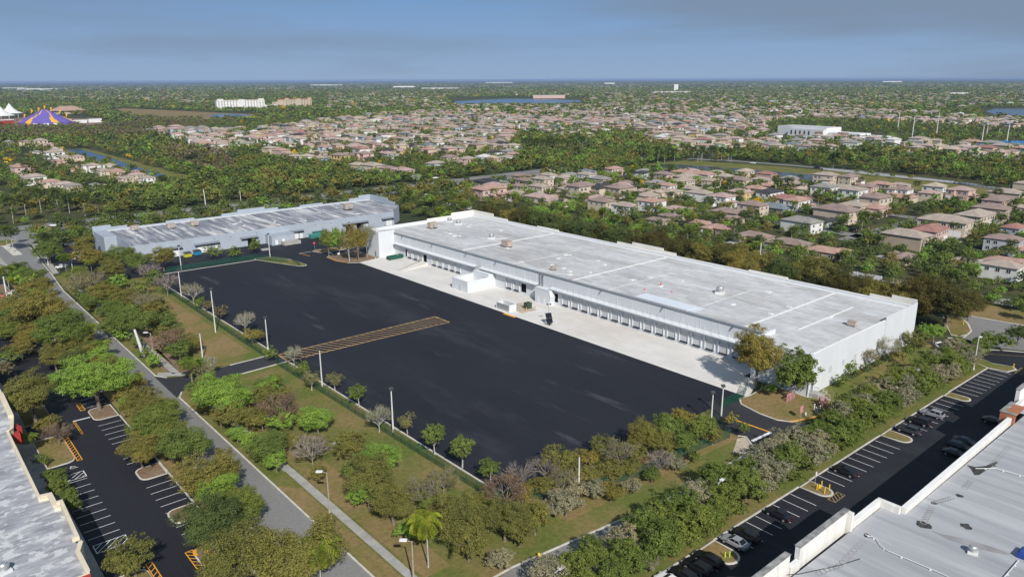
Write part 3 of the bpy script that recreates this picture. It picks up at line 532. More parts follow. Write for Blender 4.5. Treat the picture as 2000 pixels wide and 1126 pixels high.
for i, (px, py) in enumerate(hs):
    o = inst('roof_hatch', SKYM, None, (*at(px, py, WZ), WZ+.003), 0, (rnd.uniform(.45, 1.1), rnd.uniform(.5, 1.4), rnd.uniform(.5, 1.2)))
    tag(o, f'low white curb box on the white warehouse roof, {ordn(i)} from the left', 'roof curb', 'low curb boxes on the warehouse roof')
CN = MB(); CN.box(-.25, .25, -.25, .25, 0, .06); CN.lathe([(.19, .06), (.12, .45), (.05, .8)], 0, 0, 10); CNM = CN.mesh('traffic_cone', 'cone_red')
for (px, py, s, lb) in ((1290.5, 558, 1.5, 'largest of three red cones on the warehouse roof, at a white curb'), (1259, 566, .9, 'left small red cone on the warehouse roof by the pale blue patch'), (1312, 571, .85, 'right small red cone on the warehouse roof beyond the pale blue patch')):
    o = inst('traffic_cone', CNM, None, (*at(px, py, WZ), WZ+.013), 0, (s,)*3); tag(o, lb, 'traffic cone', 'red cones on the warehouse roof')
# ---- yard things by the docks
gh = thing('yard_building', 'small white roofless block enclosure standing against the warehouse docks', 'enclosure')
mb = MB(); a, b, h = (153.4, 201.5), (163.2, 210.6), 4.1; t_ = .3
mb.box(a[0], b[0], a[1], a[1]+t_, 0, h); mb.box(a[0], b[0], b[1]-t_, b[1], 0, h); mb.box(a[0], a[0]+t_, a[1]+t_, b[1]-t_, 0, h); mb.box(b[0]-t_, b[0], a[1]+t_, b[1]-t_, 0, h); mb.build('wall', 'wall_white', gh)
mb = MB(); mb.box(b[0], 168, 203.5, 210.4, 0, 4.6) if False else mb.box(b[0]+.01, FX-.01, 202, 210.5, 0, 4.9); mb.build('lean_to', 'wall_white', gh)
mb = MB(); mb.box(a[0]-.06, a[0]-.002, 205.5, 206.5, .1, 2.2); mb.build('door', 'door_grey', gh)
mb = MB(); mb.box(a[0]+t_, b[0]-t_, a[1]+t_, b[1]-t_, 0, 1.6); mb.build('machine', 'wall_cream', gh)
rp = thing('loading_ramp', 'sloping concrete truck ramp rising to an open dock of the white warehouse', 'ramp')
mb = MB(); mb.add([(153.2, 245.2, .06), (166.3, 248.4, 1.2), (166.3, 244.4, 1.2), (153.2, 242.6, .06), (153.2, 245.2, 0), (166.3, 248.4, 0), (166.3, 244.4, 0), (153.2, 242.6, 0)], [(3, 2, 1, 0), (0, 1, 5, 4), (2, 3, 7, 6), (3, 0, 4, 7)]); mb.build('ramp_slab', 'concrete_apron', rp)
mb = MB(); mb.add([(153.2, 245.5, .3), (166.3, 248.7, 1.7), (166.3, 248.45, 1.7), (153.2, 245.25, .3), (153.2, 245.5, 0), (166.3, 248.7, 0), (166.3, 248.45, 0), (153.2, 245.25, 0)], [(3, 2, 1, 0), (0, 1, 5, 4), (2, 3, 7, 6), (3, 0, 4, 7)]); mb.build('side_wall', 'concrete_walk', rp)
ro = thing('roll_off_dumpster', 'long dark green open roll-off dumpster parked at the far docks', 'dumpster', (162.6, 263.3, .05), .05)
mb = MB(); Lx, Wy, hh = 3.4, 1.15, 1.5
mb.box(-Lx, Lx, -Wy, -Wy+.1, .3, hh); mb.box(-Lx, Lx, Wy-.1, Wy, .3, hh); mb.box(-Lx, -Lx+.1, -Wy+.1, Wy-.1, .3, hh); mb.box(Lx-.1, Lx, -Wy+.1, Wy-.1, .3, hh); mb.box(-Lx+.1, Lx-.1, -Wy+.1, Wy-.1, .3, .42)
for i in range(9): mb.box(-Lx+.3+i*.82, -Lx+.42+i*.82, -Wy-.08, -Wy, .3, hh)
mb.box(-Lx-.05, Lx+.05, -Wy-.1, -Wy+.12, hh, hh+.1); mb.build('container', 'dumpster_green', ro)
mb = MB(); [mb.tube((x, -Wy+.2, .2), (x, Wy-.2, .2), .2, n=10) for x in (-2.6, 2.6)]; mb.split('wheel', 'metal_dark', ro)
mb = MB(); mb.box(-1.6, .5, -.7, .6, .42, 1.1); mb.obox(1.6, .1, .4, 1.4, 1.0, .42, 1.3); mb.split('debris', 'metal_rust', ro)
en = thing('screen_enclosure', 'low white walled enclosure with a dark slatted gate on the dock apron', 'enclosure')
mb = MB(); mb.box(149.6, 152.6, 174.7, 174.95, 0, 2.3); mb.box(149.6, 152.6, 181.0, 181.25, 0, 2.3); mb.box(152.35, 152.6, 174.95, 181.0, 0, 2.3); mb.build('wall', 'wall_white', en)
mb = MB(); [mb.box(149.62, 149.68, 175+i*.3, 175.2+i*.3, .1, 2.2) for i in range(20)]; mb.box(149.69, 149.72, 175, 181, .4, 1.9); mb.build('gate', 'metal_galv', en)
tf = thing('transformer_box', 'dark green transformer box on the gravel pad by the docks', 'transformer box', (156.9, 173.9, .07))
mb = MB(); mb.box(-1.0, 1.0, -.9, .9, .12, 1.9); mb.box(-1.05, 1.05, -.95, .95, 1.9, 2.0); mb.box(-1.03, -1.0, -.02, .02, .3, 1.8); mb.build('cabinet', 'box_green', tf); mb = MB(); mb.box(-1.3, 1.3, -1.2, 1.2, 0, .12); mb.build('pad', 'concrete_walk', tf)
BOL = MB(); BOL.tube((0, 0, 0), (0, 0, 1.1), .1, n=8); BOL.lathe([(.1, 1.1), (.05, 1.17)], 0, 0, 8); BOLM = BOL.mesh('bollard', 'hydrant_yellow'); BOLW = BOL.mesh('bollard', 'pole_white')
def bollard(x, y, label, me=None, grp=None, s=1): tag(inst('bollard', me or BOLM, None, (x, y, 0), 0, (s,)*3), label, 'bollard', grp)
bollard(154.9, 172.3, 'yellow bollard left of the green transformer box', None, 'bollards round the transformer box'); bollard(158.9, 172.4, 'yellow bollard right of the green transformer box', None, 'bollards round the transformer box')
# solar light tower trailer
lt = thing('light_tower', 'solar panel light tower trailer with a tall mast on the dock apron', 'light tower', (150.6, 157.4, .05), -.5)
mb = MB(); mb.box(-1.1, 1.1, -.8, .8, .5, 1.2); mb.box(-.6, .6, -.5, .5, 1.2, 1.6); mb.tube((-1.1, 0, .55), (-2.4, 0, .5), .07, n=6); [mb.tube((a_, b_, .55), (a_*1.7, b_*2, .05), .05, n=5) for a_ in (-1, 1) for b_ in (-.8, .8)]; mb.build('trailer', 'pole_white', lt)
mb = MB(); [mb.tube((0, s_*.85, .35), (0, s_*1.05, .35), .35, n=12) for s_ in (-1, 1)]; mb.split('wheel', 'rubber', lt)
mb = MB()
for i in (0, 1): z0, z1 = 1.0+i*1.25, 2.2+i*1.25; mb.add([(-.95, -1.5+i*1.15, z0), (.95, -1.5+i*1.15, z0), (.95, -.4+i*1.15, z1), (-.95, -.4+i*1.15, z1), (-.95, -1.42+i*1.15, z0-.06), (.95, -1.42+i*1.15, z0-.06), (.95, -.32+i*1.15, z1-.06), (-.95, -.32+i*1.15, z1-.06)], [(0, 1, 2, 3), (7, 6, 5, 4), (0, 4, 5, 1), (1, 5, 6, 2), (2, 6, 7, 3), (3, 7, 4, 0)])
mb.split('solar_panel', 'solar_panel', lt)
mb = MB(); mb.tube((.2, .9, 1.2), (.2, .9, 6.0), .09, .06, 8); mb.box(-.5, .9, .8, 1.0, 5.9, 6.05); mb.build('mast', 'metal_galv', lt)
mb = MB(); [mb.box(x, x+.45, .6, .82, 6.05, 6.4) for x in (-.5, .45)]; mb.split('lamp', 'metal_dark', lt)
# ================================================================ the grey warehouse
gw = thing('grey_warehouse', 'long pale blue-grey warehouse with a streaked grey roof behind the black lot', 'warehouse')
GX0, GX1, GY0, GY1 = 78., 213., 329.3, 368.
mb = MB(); mb.box(GX0, GX1-9, GY0, GY0+.3, 0, 6.9); mb.box(GX0, GX0+.3, GY0+.3, GY1-.3, 0, 8.1); mb.box(GX0, GX1, GY1-.3, GY1, 0, 8.3); mb.box(GX1-.3, GX1, GY0+9, GY1-.3, 0, 8)
mb.add([(GX1-9, GY0, 0), (GX1, GY0+9, 0), (GX1, GY0+9, 8), (GX1-9, GY0, 7.8), (GX1-9, GY0+.3, 0), (GX1-.3, GY0+9, 0), (GX1-.3, GY0+9, 8), (GX1-9, GY0+.3, 7.8)], [(0, 1, 2, 3), (7, 6, 5, 4), (3, 2, 6, 7)])
mb.build('wall', 'wall_grey', gw)
mb = MB(); mb.add([(GX0+.3, GY0+.25, 6.95), (GX1-9, GY0+.25, 6.95), (GX1-.3, GY0+9, 7.15), (GX1-.3, GY1-.3, 7.6), (GX0+.3, GY1-.3, 7.6), (GX0+.3, GY0+.25, 6.7), (GX1-9, GY0+.25, 6.7)], [(0, 1, 2, 3, 4), (0, 5, 6, 1)]); gr = mb.build('roof', 'roof_grey_streaks', gw)
mb = MB(); mb.box(GX0+.4, GX1-1, GY1-1.1, GY1-.31, 7.6, 7.75); mb.box(142, 142.6, GY0+.6, GY1-1.2, 7.3, 7.7); mb.split('roof_seam', 'seam_white', gr)
mb = MB()
for xa, xb, zt in ((73, 80.5, 10.2), (80.5, 87.2, 9.2), (104, 117, 9.0), (130, 138, 9.2), (138, 152, 10.3), (152, 159, 9.3), (171, 184, 9.0), (200, 206, 9.4), (206, GX1+.4, 10.6)): mb.box(xa, xb-.01, GY1+.002, GY1+.4, 6.5, zt)
mb.box(GX1+.01, GX1+.4, 350, GY1-.01, 6.5, 10.6); mb.box(GX1+.012, GX1+.38, 343, 349.9, 6.5, 9.3); mb.split('parapet', 'wall_grey', gw)
mb = MB(); mb.box(73.2, GX0-.01, 350, GY1, 0, 8.2); mb.build('office_block', 'wall_grey', gw)
aw = MB(); aw.add([(-1, 0, .5), (1, 0, .5), (1, -1.5, 0), (-1, -1.5, 0), (-1, 0, .4), (1, 0, .4), (1, -1.5, -.12), (-1, -1.5, -.12)], [(3, 2, 1, 0), (4, 5, 6, 7), (2, 3, 7, 6), (0, 3, 7, 4), (1, 5, 6, 2)]); AWM = aw.mesh('awning', 'trim_grey')
OD = MB(); OD.box(-.5, .5, -.07, 0, 0, 1); ODM, ODD = OD.mesh('roller_door', 'door_white'), OD.mesh('open_doorway', 'interior_dark')
for xc, hw, doors in ((92, 6, [(95, 3.2, 0)]), (108.5, 5.4, [(106.6, 4, 0), (112.8, 1.2, 0)]), (127.4, 4, [(128.6, 3.8, 1)]), (150, 3.6, [(149, 4.2, 0), (152.6, 1.3, 0)]), (181.3, 7.2, [(178, 3.8, 1), (184, 3.8, 1), (188, 1.2, 0)]), (200, 3.6, [(201, 3.4, 0)])):
    inst('awning', AWM, gw, (xc, GY0-.002, 3.9), 0, (hw, 1, 1))
    for x, w_, dk in doors: inst('open_doorway' if dk else 'roller_door', ODD if dk else ODM, gw, (x, GY0-.003, .05), 0, (w_, 1, 3.3 if w_ > 2 else 2.3))
mb = MB(); [mb.box(x, x+.35, GY0-.25, GY0-.001, 5.3, 5.55) for x in (98, 112, 119, 131, 160, 168, 176, 186, 196)]; mb.split('wall_light', 'trim_grey', gw)
mb = MB(); mb.box(135, 146.2, 322.3, GY0-.004, 0, 4.2); mb.box(134.9, 146.3, 322.2, GY0-.005, 4.2, 4.35); ve = mb.build('vestibule', 'wall_grey', gw)
mb = MB(); mb.box(136.6, 137.9, 322.22, 322.298, .2, 2.4); mb.box(140, 141.2, 322.22, 322.298, 1.2, 2.4); mb.split('door', 'door_white', ve)
mb = MB(); mb.box(139.2, 147.2, 318.6, 322.18, 0, 1.5); mb.box(127.5, 131, 315, 318.5, 0, .3); mb.split('loading_platform', 'concrete_walk', gw)
for (px, py, lb, s) in ((264, 450, 'leftmost air conditioner on the streaked grey warehouse roof', 1.1), (334, 446, 'rusty air conditioner on the left half of the grey warehouse roof', 1.1), (380, 441, 'rusty air conditioner left of the tall parapet on the grey warehouse roof', 1.1), (680, 409, 'tall air conditioner at the pale patch on the grey warehouse roof', 1.4)):
    ac(px, py, 7.35, lb, s, 0, 'air conditioners on the grey warehouse roof')
hs = [(267, 459), (440, 447), (470, 434), (460, 437), (478, 441), (596, 431), (537, 433), (600, 413), (632, 411), (657, 406), (716, 398), (700, 418)]; hs.sort()
for i, (px, py) in enumerate(hs):
    o = inst('roof_vent', FANM if i % 3 == 0 else SKYM, None, (*at(px, py, 7.3), 7.25), .2*i, (.6,)*3 if i % 3 == 0 else (rnd.uniform(.8, 1.6), rnd.uniform(.5, 1.2), .9)); tag(o, f'small white vent on the streaked grey warehouse roof, {ordn(i)} from the left', 'roof vent', 'vents on the grey warehouse roof')
DU = MB(); DU.add([(-1.1, -.7, .15), (1.1, -.7, .15), (1.1, .7, .15), (-1.1, .7, .15), (-1.1, -.9, 1.2), (1.1, -.9, 1.2), (1.1, .9, 1.6), (-1.1, .9, 1.6)], [(3, 2, 1, 0), (0, 1, 5, 4), (1, 2, 6, 5), (2, 3, 7, 6), (3, 0, 4, 7)]); DL = MB(); DL.add([(-1.15, -.95, 1.22), (1.15, -.95, 1.22), (1.15, .95, 1.62), (-1.15, .95, 1.62), (-1.15, -.95, 1.3), (1.15, -.95, 1.3), (1.15, .95, 1.7), (-1.15, .95, 1.7)], [(4, 5, 6, 7), (3, 2, 1, 0), (0, 1, 5, 4), (1, 2, 6, 5), (2, 3, 7, 6), (3, 0, 4, 7)])
for px, py, c, lc, lb in ((367, 502, 'dumpster_yellow', 'metal_dark', 'yellow dumpster with a black lid against the grey warehouse'), (386, 498, 'dumpster_blue', 'metal_dark', 'blue dumpster with a black lid against the grey warehouse'), (611, 466, 'container_green', 'container_green', 'small green dumpster left of the green container')):
    t = thing('dumpster', lb, 'dumpster', (*at(px, py), .05), .1, 'dumpsters at the grey warehouse'); t.scale = (1.3,)*3; DU.build('bin', c, t); DL.build('lid', lc, t)
t = thing('shipping_container', 'large green roll-off container standing at the grey warehouse wall', 'container', (*at(624, 463), .05)); mb = MB(); mb.box(-3, 3, -1.2, 1.2, .2, 2.7); [mb.box(-2.9+i*.6, -2.75+i*.6, -1.28, -1.2, .3, 2.6) for i in range(10)]; mb.build('body', 'container_green', t); mb = MB(); mb.box(-3.1, 3.1, -1.29, 1.25, 2.7, 2.8); mb.build('rim', 'dumpster_green', t)
t = thing('tank', 'grey cylindrical tank lying beside the green container', 'tank', (*at(645, 459), .05)); mb = MB(); mb.tube((-2.2, 0, 1.5), (2.2, 0, 1.5), 1.1, n=16); mb.lathe([(.4, 2.5), (.4, 2.9), (.2, 3)], 0, 0, 10); mb.build('shell', 'metal_galv', t); mb = MB(); [mb.box(x, x+.3, -.9, .9, 0, .9) for x in (-1.6, 1.3)]; mb.split('saddle', 'metal_dark', t)
# ================================================================ shop building at the lower left (roof seen from above)
LZ = 8.0
lb_ = thing('shop_building', 'flat-roofed shop building with cream parapet and patched grey roof at the lower left', 'building')
edge = [(11.7, 104.2), (13.9, 104.2), (13.9, 110), (14.8, 112.4), (14.8, 125.4), (14.0, 125.6), (14.0, 130), (12.6, 130.3), (12.6, 161.3), (13.4, 162.2), (14.2, 167.3), (14.4, 184), (14.4, 230)]
mb = MB(); mb.sheet([(-60, 104.4), (11.6, 104.4)]+[(x-.4, y) for x, y in edge[1:-1]]+[(14, 230), (-60, 230)], 7.25); mb.build('roof', 'roof_left_patches', lb_)
mb = MB(); mb.wall([(x-.2, y) for x, y in edge[1:]], .4, 0, 7.99); mb.box(-60, 13.6, 104.2, 104.55, 0, 7.6); mb.build('wall', 'coping_cream', lb_)
mb = MB(); mb.wall([(x-.2, y) for x, y in edge[4:8]], .75, 8.0, 8.25); mb.wall([(x-.2, y) for x, y in edge[1:4]], .6, 8.0, 8.12); mb.wall([(x-.2, y) for x, y in edge[8:]], .6, 8.0, 8.14); mb.wall([(13.6, 112.8), (14.3, 112.8), (14.6, 125.2), (13.9, 125.2)], .5, 8.26, 8.9); mb.wall([(13.9, 167.6), (14.1, 182)], .9, 8.15, 8.75); mb.split('coping', 'coping_cream', lb_)
mb = MB(); mb.box(-60, 13.95, 104.14, 104.196, 3.5, 7.6); mb.box(13.91, 13.97, 104.3, 110, 3.6, 7.2); mb.box(13.95, 14.9, 163.4, 164.2, 4, 7.4); mb.box(13.4, 14.6, 164.25, 166.2, 5.6, 7.2); mb.box(13.0, 14.3, 161.4, 163.0, 5, 7.0); mb.split('sign_band', 'wall_red', lb_)
fan(8, 1117, 7.25, 'small roof fan on the patched roof at the lower left edge', 'fan on the shop roof', .8)
# ================================================================ shop building at the lower right
RZ = 8.5
rb = thing('shopping_centre', 'large flat-roofed building with white stained parapets and pale sheet roof at the lower right', 'building')
mb = MB(); mb.sheet([(30, -70), (290, -70), (290, 38.6), (164, 38.6), (164, 36.4), (110.2, 36.9), (110.2, 40.2), (30, 41.2)], RZ); rr = mb.build('roof', 'roof_right_sheets', rb)
mb = MB()
def pp(xa, xb, ya, yb, zt, z0=0): mb.box(xa, xb, ya, yb, z0, zt)
pp(30, 84.0, 41.2, 41.9, 11.4); pp(84.01, 86.4, 40.9, 41.5, 9.5); pp(86.41, 100.2, 41.1, 41.8, 11.4); pp(100.21, 109.4, 40.4, 41.0, 9.6); pp(109.41, 110.2, 37.6, 41.05, 9.6); pp(110.21, 157.5, 36.95, 37.55, 9.5); pp(99.6, 100.2, 40.3, 41.09, 11.4)
pp(163.9, 168.6, 38.0, 38.7, 9.7); pp(168.61, 176, 39.0, 39.7, 11.5); pp(176.01, 290, 38.4, 39.0, 9.6)
mb.split('parapet', 'wall_stain', rb)
mb = MB(); pp(157.51, 163.89, 38.4, 39.0, 10.3); pp(157.51, 158.1, 36.5, 38.39, 10.3); pp(157.52, 163.8, 36.5, 38.38, 10.1, 9.9); mb.split('entrance_tower', 'wall_orange', rb)
mb = MB(); pp(29.9, 84.06, 41.1, 42.0, 11.5, 11.402); pp(86.35, 100.26, 41.0, 41.9, 11.5, 11.402); pp(157.4, 164, 38.3, 39.15, 10.4, 10.302); pp(157.4, 158.25, 36.4, 38.29, 10.4, 10.302); pp(168.5, 176.1, 38.9, 39.8, 11.6, 11.502); mb.split('coping', 'coping_dark', rb)
mb = MB(); pp(84.07, 86.34, 40.85, 41.55, 9.58, 9.502); pp(100.27, 109.4, 40.35, 41.05, 9.68, 9.602); pp(110.25, 157.4, 36.9, 37.65, 9.58, 9.502); pp(176.1, 290, 38.35, 39.05, 9.68, 9.602); mb.split('coping', 'coping_white', rb)
mb = MB()
mb.strip([at(*p, RZ) for p in ((1420, 1126), (1500, 1124), (1560, 1120), (1640, 1103), (1680, 1090))], .18, RZ+.012)
for px, py, s in ((1886, 1027, .9), (1804, 1024, 1.2), (1824, 982, .5), (1874, 967, .6), (1694, 1045, .6), (1940, 908, .5), (1668+20, 1000, .01)):
    x, y_ = at(px, py, RZ); mb.sheet([(x+s*math.cos(a)*rnd.uniform(.6, 1.2), y_+s*.9*math.sin(a)*rnd.uniform(.6, 1.2)) for a in np.linspace(0, 6.28, 11)[:-1]], RZ+.012)
mb.sheet([at(*p, RZ) for p in ((1888, 907), (1905, 911), (1925, 909), (1946, 900), (1950, 903), (1935, 912), (1912, 927), (1903, 927), (1896, 915))], RZ+.014)
struct_stain = mb.build('roof_stain', 'stain_dark', rr)
mb = MB(); mb.sheet([at(*p, RZ) for p in ((1816, 1034), (1840, 1042), (1880, 1050), (1935, 1066), (1976, 1081), (1960, 1082), (1905, 1070), (1850, 1052))], RZ+.008)
for a, b, q in (((1804, 1020), (1822, 985), 8), ((1826, 981), (1862, 970), 7), ((1640, 1103), (1690, 1050), 9), ((1600, 1118), (1640, 1103), 5), ((1884, 952), (1898, 935), 5), ((1940, 905), (1975, 866), 9)):
    for i in range(q):
        t_ = i/q; x, y_ = at(a[0]+(b[0]-a[0])*t_, a[1]+(b[1]-a[1])*t_, RZ); mb.strip([(x+.42*math.cos(z), y_+.42*math.sin(z)) for z in np.linspace(0, 5.6, 8)], .13, RZ+.016)
mb.build('roof_stain', 'stain_brown', rr)
def roof_pipe(pts, label):
    P = [(*at(*p, RZ+.22), RZ+.22) for p in pts]; t = thing('conduit_pipe', label, 'pipe', (0, 0, 0), 0, 'pipes across the right roof'); mb = MB(); mb.path(P, [.055]*len(P), 6); mb.build('pipe', 'seam_white', t)
    mb = MB()
    for i in range(len(P)-1):
        a, b = Vector(P[i]), Vector(P[i+1]); m_ = max(1, int((b-a).length/2.6))
        for j in range(m_): q = a.lerp(b, (j+.5)/m_); mb.obox(q.x, q.y, .5, .14, .26, RZ+.002, RZ+.16)
    mb.split('pipe_block', 'door_white', t)
roof_pipe(((1690, 1043), (1703, 1047), (1712, 1052), (1722, 1066), (1733, 1074), (1790, 1098), (1846, 1122), (1880, 1140)), 'white pipe on blocks snaking across the near part of the right roof'); roof_pipe(((1905, 914), (1945, 914), (1975, 922), (2010, 932)), 'short white pipe beside the dark stain on the right roof'); roof_pipe(((1960, 1128), (1990, 1093)), 'short white pipe running up to the blue tarp on the right roof')
fan(1899.5, 1079, RZ, 'round white-based metal fan on the right roof beyond the snaking pipe', 'fan on the right roof', .62)
t = thing('roof_tarp', 'bright blue tarp over a box at the right edge of the right roof', 'tarp'); mb = MB(); P = [at(*p, RZ) for p in ((1984, 1087), (1996, 1074), (2030, 1086), (2018, 1100))]; mb.prism(P, RZ, RZ+.7); mb.prism(inset(P, .3), RZ+.7, RZ+.85); mb.build('cover', 'tarp_blue', t)
# ================================================================ fences
def fence(pts, label, h=2.0, mats=('fence_mesh_green', 'fence_green'), step=3.0, name='fence'):
    t = thing(name, label, 'fence'); mb = MB()
    for i in range(len(pts)-1):
        (xa, ya), (xb, yb) = pts[i], pts[i+1]; mb.add([(xa, ya, .05), (xb, yb, .05), (xb, yb, h), (xa, ya, h)], [(0, 1, 2, 3)])
    mb.build('mesh_panel', mats[0], t); mb = MB()
    for i in range(len(pts)-1):
        a, b = Vector((*pts[i], 0)), Vector((*pts[i+1], 0)); n = max(1, round((b-a).length/step)); mb.tube(a+Vector((0, 0, h)), b+Vector((0, 0, h)), .04, n=5)
        for j in range(n+(i == len(pts)-2)): q = a.lerp(b, j/n); mb.tube(q, q+Vector((0, 0, h+.08)), .05, n=5)
    mb.build('post', mats[1], t) if len(mb.g) > 90 else mb.split('post', mats[1], t)
fence([(74.6, 93.5), (74.3, 124), (74.1, 152), (73.9, 180.4)], 'green chain-link fence along the near half of the black lot'); fence([(73.9, 188.6), (74, 206), (74.4, 245), (75, 281), (75.2, 303)], 'green chain-link fence along the far half of the black lot')
fence([(83.5, 303), (118, 302.4), (126, 287)], 'green chain-link fence across the far end of the black lot'); fence([(138.7, 87.6), (146.4, 87.3), (152, 89.8)], 'short green fence and gate by the grassy island at the warehouse corner', 2.2)
fence([(75, 93), (84, 84), (100, 80.4), (118, 79), (127, 78), (129.2, 82.5), (134, 88)], 'green chain-link fence behind the trees along the near end of the black lot'); fence([(127, 277.8), (129.2, 290)], 'short green fence on the curved island beside the far entrance', 1.8)
def solid_fence(pts, label, h=1.9):
    t = thing('garden_wall', label, 'wall'); mb = MB(); mb.wall(pts, .18, 0, h); mb.build('wall', 'fence_white', t); mb = MB()
    for i in range(len(pts)-1):
        a, b = Vector(pts[i]), Vector(pts[i+1]); n = max(1, int((b-a).length/4))
        for j in range(n): q = a.lerp(b, j/n); mb.box(q.x-.16, q.x+.16, q.y-.16, q.y+.16, 0, h+.15)
    mb.split('pier', 'fence_white', t)
solid_fence([(277, 40), (277, 100), (276.5, 135)], 'white garden wall behind the hedge at the right end of the service road'); solid_fence([(262, 270), (262, 330), (262, 395)], 'white garden wall between the trees and the first houses beyond the warehouse')
solid_fence([(262, 396), (300, 402), (330, 404)], 'short white garden wall beside the avenue left of the first houses'); solid_fence([(596, 300), (585, 195), (558, 150)], 'low white wall along the curving road beyond the pond', 1.3)
# ================================================================ poles and lamps
def lot_pole(b, ty, label, head=1):
    h = max(4, hz(b, ty)); x, y = at(*b); t = thing('light_pole', label, 'light pole', (x, y, 0), -.6, 'tall white floodlight poles round the black lot')
    mb = MB(); mb.tube((0, 0, 0), (0, 0, h), .19, .12, 8); mb.build('pole', 'pole_white', t)
    if head: mb = MB(); mb.box(-.1, .1, -.1, .1, h, h+.25); mb.add([(-.45, -.25, h+.35), (.45, -.25, h+.35), (.45, .35, h+.75), (-.45, .35, h+.75), (-.45, -.15, h+.2), (.45, -.15, h+.2), (.45, .45, h+.6), (-.45, .45, h+.6)], [(0, 1, 2, 3), (7, 6, 5, 4), (0, 4, 5, 1), (1, 5, 6, 2), (2, 6, 7, 3), (3, 7, 4, 0)]); mb.build('floodlight', 'metal_dark', t)
lot_pole((354.5, 527), 482, 'floodlight pole behind the far left corner kerb of the black lot'); lot_pole((354.4, 579), 530, 'floodlight pole at the far left edge of the black lot, nearest the corner'); lot_pole((421.3, 649), 567, 'floodlight pole on the grass beside the fence, second along the left edge of the lot')
lot_pole((523.9, 685), 623, 'floodlight pole just left of the yellow striped crossing'); lot_pole((629.5, 755), 684, 'floodlight pole just right of the yellow striped crossing, at the lot edge'); lot_pole((768, 843), 763, 'floodlight pole at the left lot edge nearest the camera'); lot_pole((527.6, 503), 459, 'floodlight pole at the far end of the lot before the grey warehouse', 1)
lot_pole((1130, 962), 892, 'bare white pole standing among the bushes at the near end of the black lot', 0); lot_pole((1388.5, 828), 770, 'left one of two poles at the near right corner of the black lot'); lot_pole((1408.5, 812), 757, 'right one of two poles at the near right corner of the black lot'); lot_pole((396, 700), 651, 'headless white pole on the grass left of the driveway', 0)
def street_lamp(b, ty, label, ang=0., kind=0, h=None):
    h = h or max(4, hz(b, ty)); x, y = at(*b); t = thing('street_lamp', label, 'street lamp', (x, y, 0), ang, 'street and car park lamps')
    mb = MB(); mb.tube((0, 0, 0), (0, 0, h), .15, .10, 8); mb.tube((0, 0, 0), (0, 0, .5), .24, .2, 8)
    for s in ((1, -1) if kind == 2 else (1,)): mb.tube((0, 0, h-.1), (s*.9, 0, h+.12), .05, n=5)
    mb.build('pole', 'pole_wood' if kind == 1 else 'pole_white', t)
    for s in ((1, -1) if kind == 2 else (1,)):
        mb = MB(); mb.box(s*1.25-.55, s*1.25+.55, -.3, .3, h+.1, h+.26); mb.box(s*1.25-.4, s*1.25+.4, -.2, .2, h+.05, h+.1); mb.build('lamp_head', 'lamp_glass', t)
street_lamp((301, 702), 650, 'street lamp beside the mulch bed left of the driveway mouth', 2.4, 1); street_lamp((644, 1000), 922, 'street lamp on the sidewalk beside the round brown-green bush', 2.4, 1); street_lamp((808, 1137), 1056, 'street lamp at the bottom edge in front of the tall palm', 2.4, 1)
street_lamp((1399, 992), 942, 'lamp in the hedge row above the silver sedan', 0.); street_lamp((1623, 845), 819, 'lamp poking from the hedge row opposite the yellow kerbed island', 0.); street_lamp((1785, 765), 725, 'lamp in the hedge row opposite the middle of the white warehouse end wall', 0.); street_lamp((1901, 722), 661, 'tallest lamp at the right end of the hedge row', 0.)
street_lamp((1083, 1163), 1120, 'lamp whose head just shows at the bottom edge in the hedge row', 0.); street_lamp((328, 872), 834, 'lamp hidden in olive trees beside the left car park', 3.1); street_lamp((426, 967), 936, 'lamp rising from the pale olive tree over the left car park', 3.1); street_lamp((251, 779), 753, 'small lamp on the street corner beside the yellow palm', 0.)
street_lamp((94.5, 517), 488, 'twin-headed lamp beside the car park of the grey warehouse', 0.6, 2); street_lamp((142, 527), 507, 'single lamp in the car park of the grey warehouse', .3)
def wood_pole(b, ty, label, r=.2, lean=0., mat='pole_wood', cross=False):
    h = max(4, hz(b, ty)); x, y = at(*b); t = thing('utility_pole', label, 'utility pole', (x, y, 0), 0, 'utility poles'); mb = MB(); mb.tube((0, 0, 0), (-lean, lean*.9, h), r, r*.65, 8); mb.build('pole', mat, t)
    if cross: mb = MB(); mb.box(-1.2, 1.2, -.08, .08, h-.7, h-.5); mb.build('crossarm', mat, t)
wood_pole((281, 697), 643, 'thick leaning concrete pole beside the street lamp left of the driveway', .45, 1.1, 'pole_white'); wood_pole((405, 424), 370, 'tall pale utility pole behind the grey warehouse', .3, .3, 'pole_white'); wood_pole((1483, 517), 474, 'pale utility pole among dark trees behind the white warehouse roof', .25, 0, 'pole_white'); wood_pole((1847, 636), 600, 'pale pole by the small grass island at the right end of the warehouse', .22, 0, 'pole_white'); wood_pole((17, 596), 540, 'thick white pole on the island at the far left edge', .3, 0, 'pole_white')
wood_pole((471, 398), 372, 'thin pole left of the street gap behind the grey warehouse', .2, 0, 'pole_white'); wood_pole((853, 349), 331, 'tall pole among the trees right of the street gap', .15, 0, 'pole_wood')
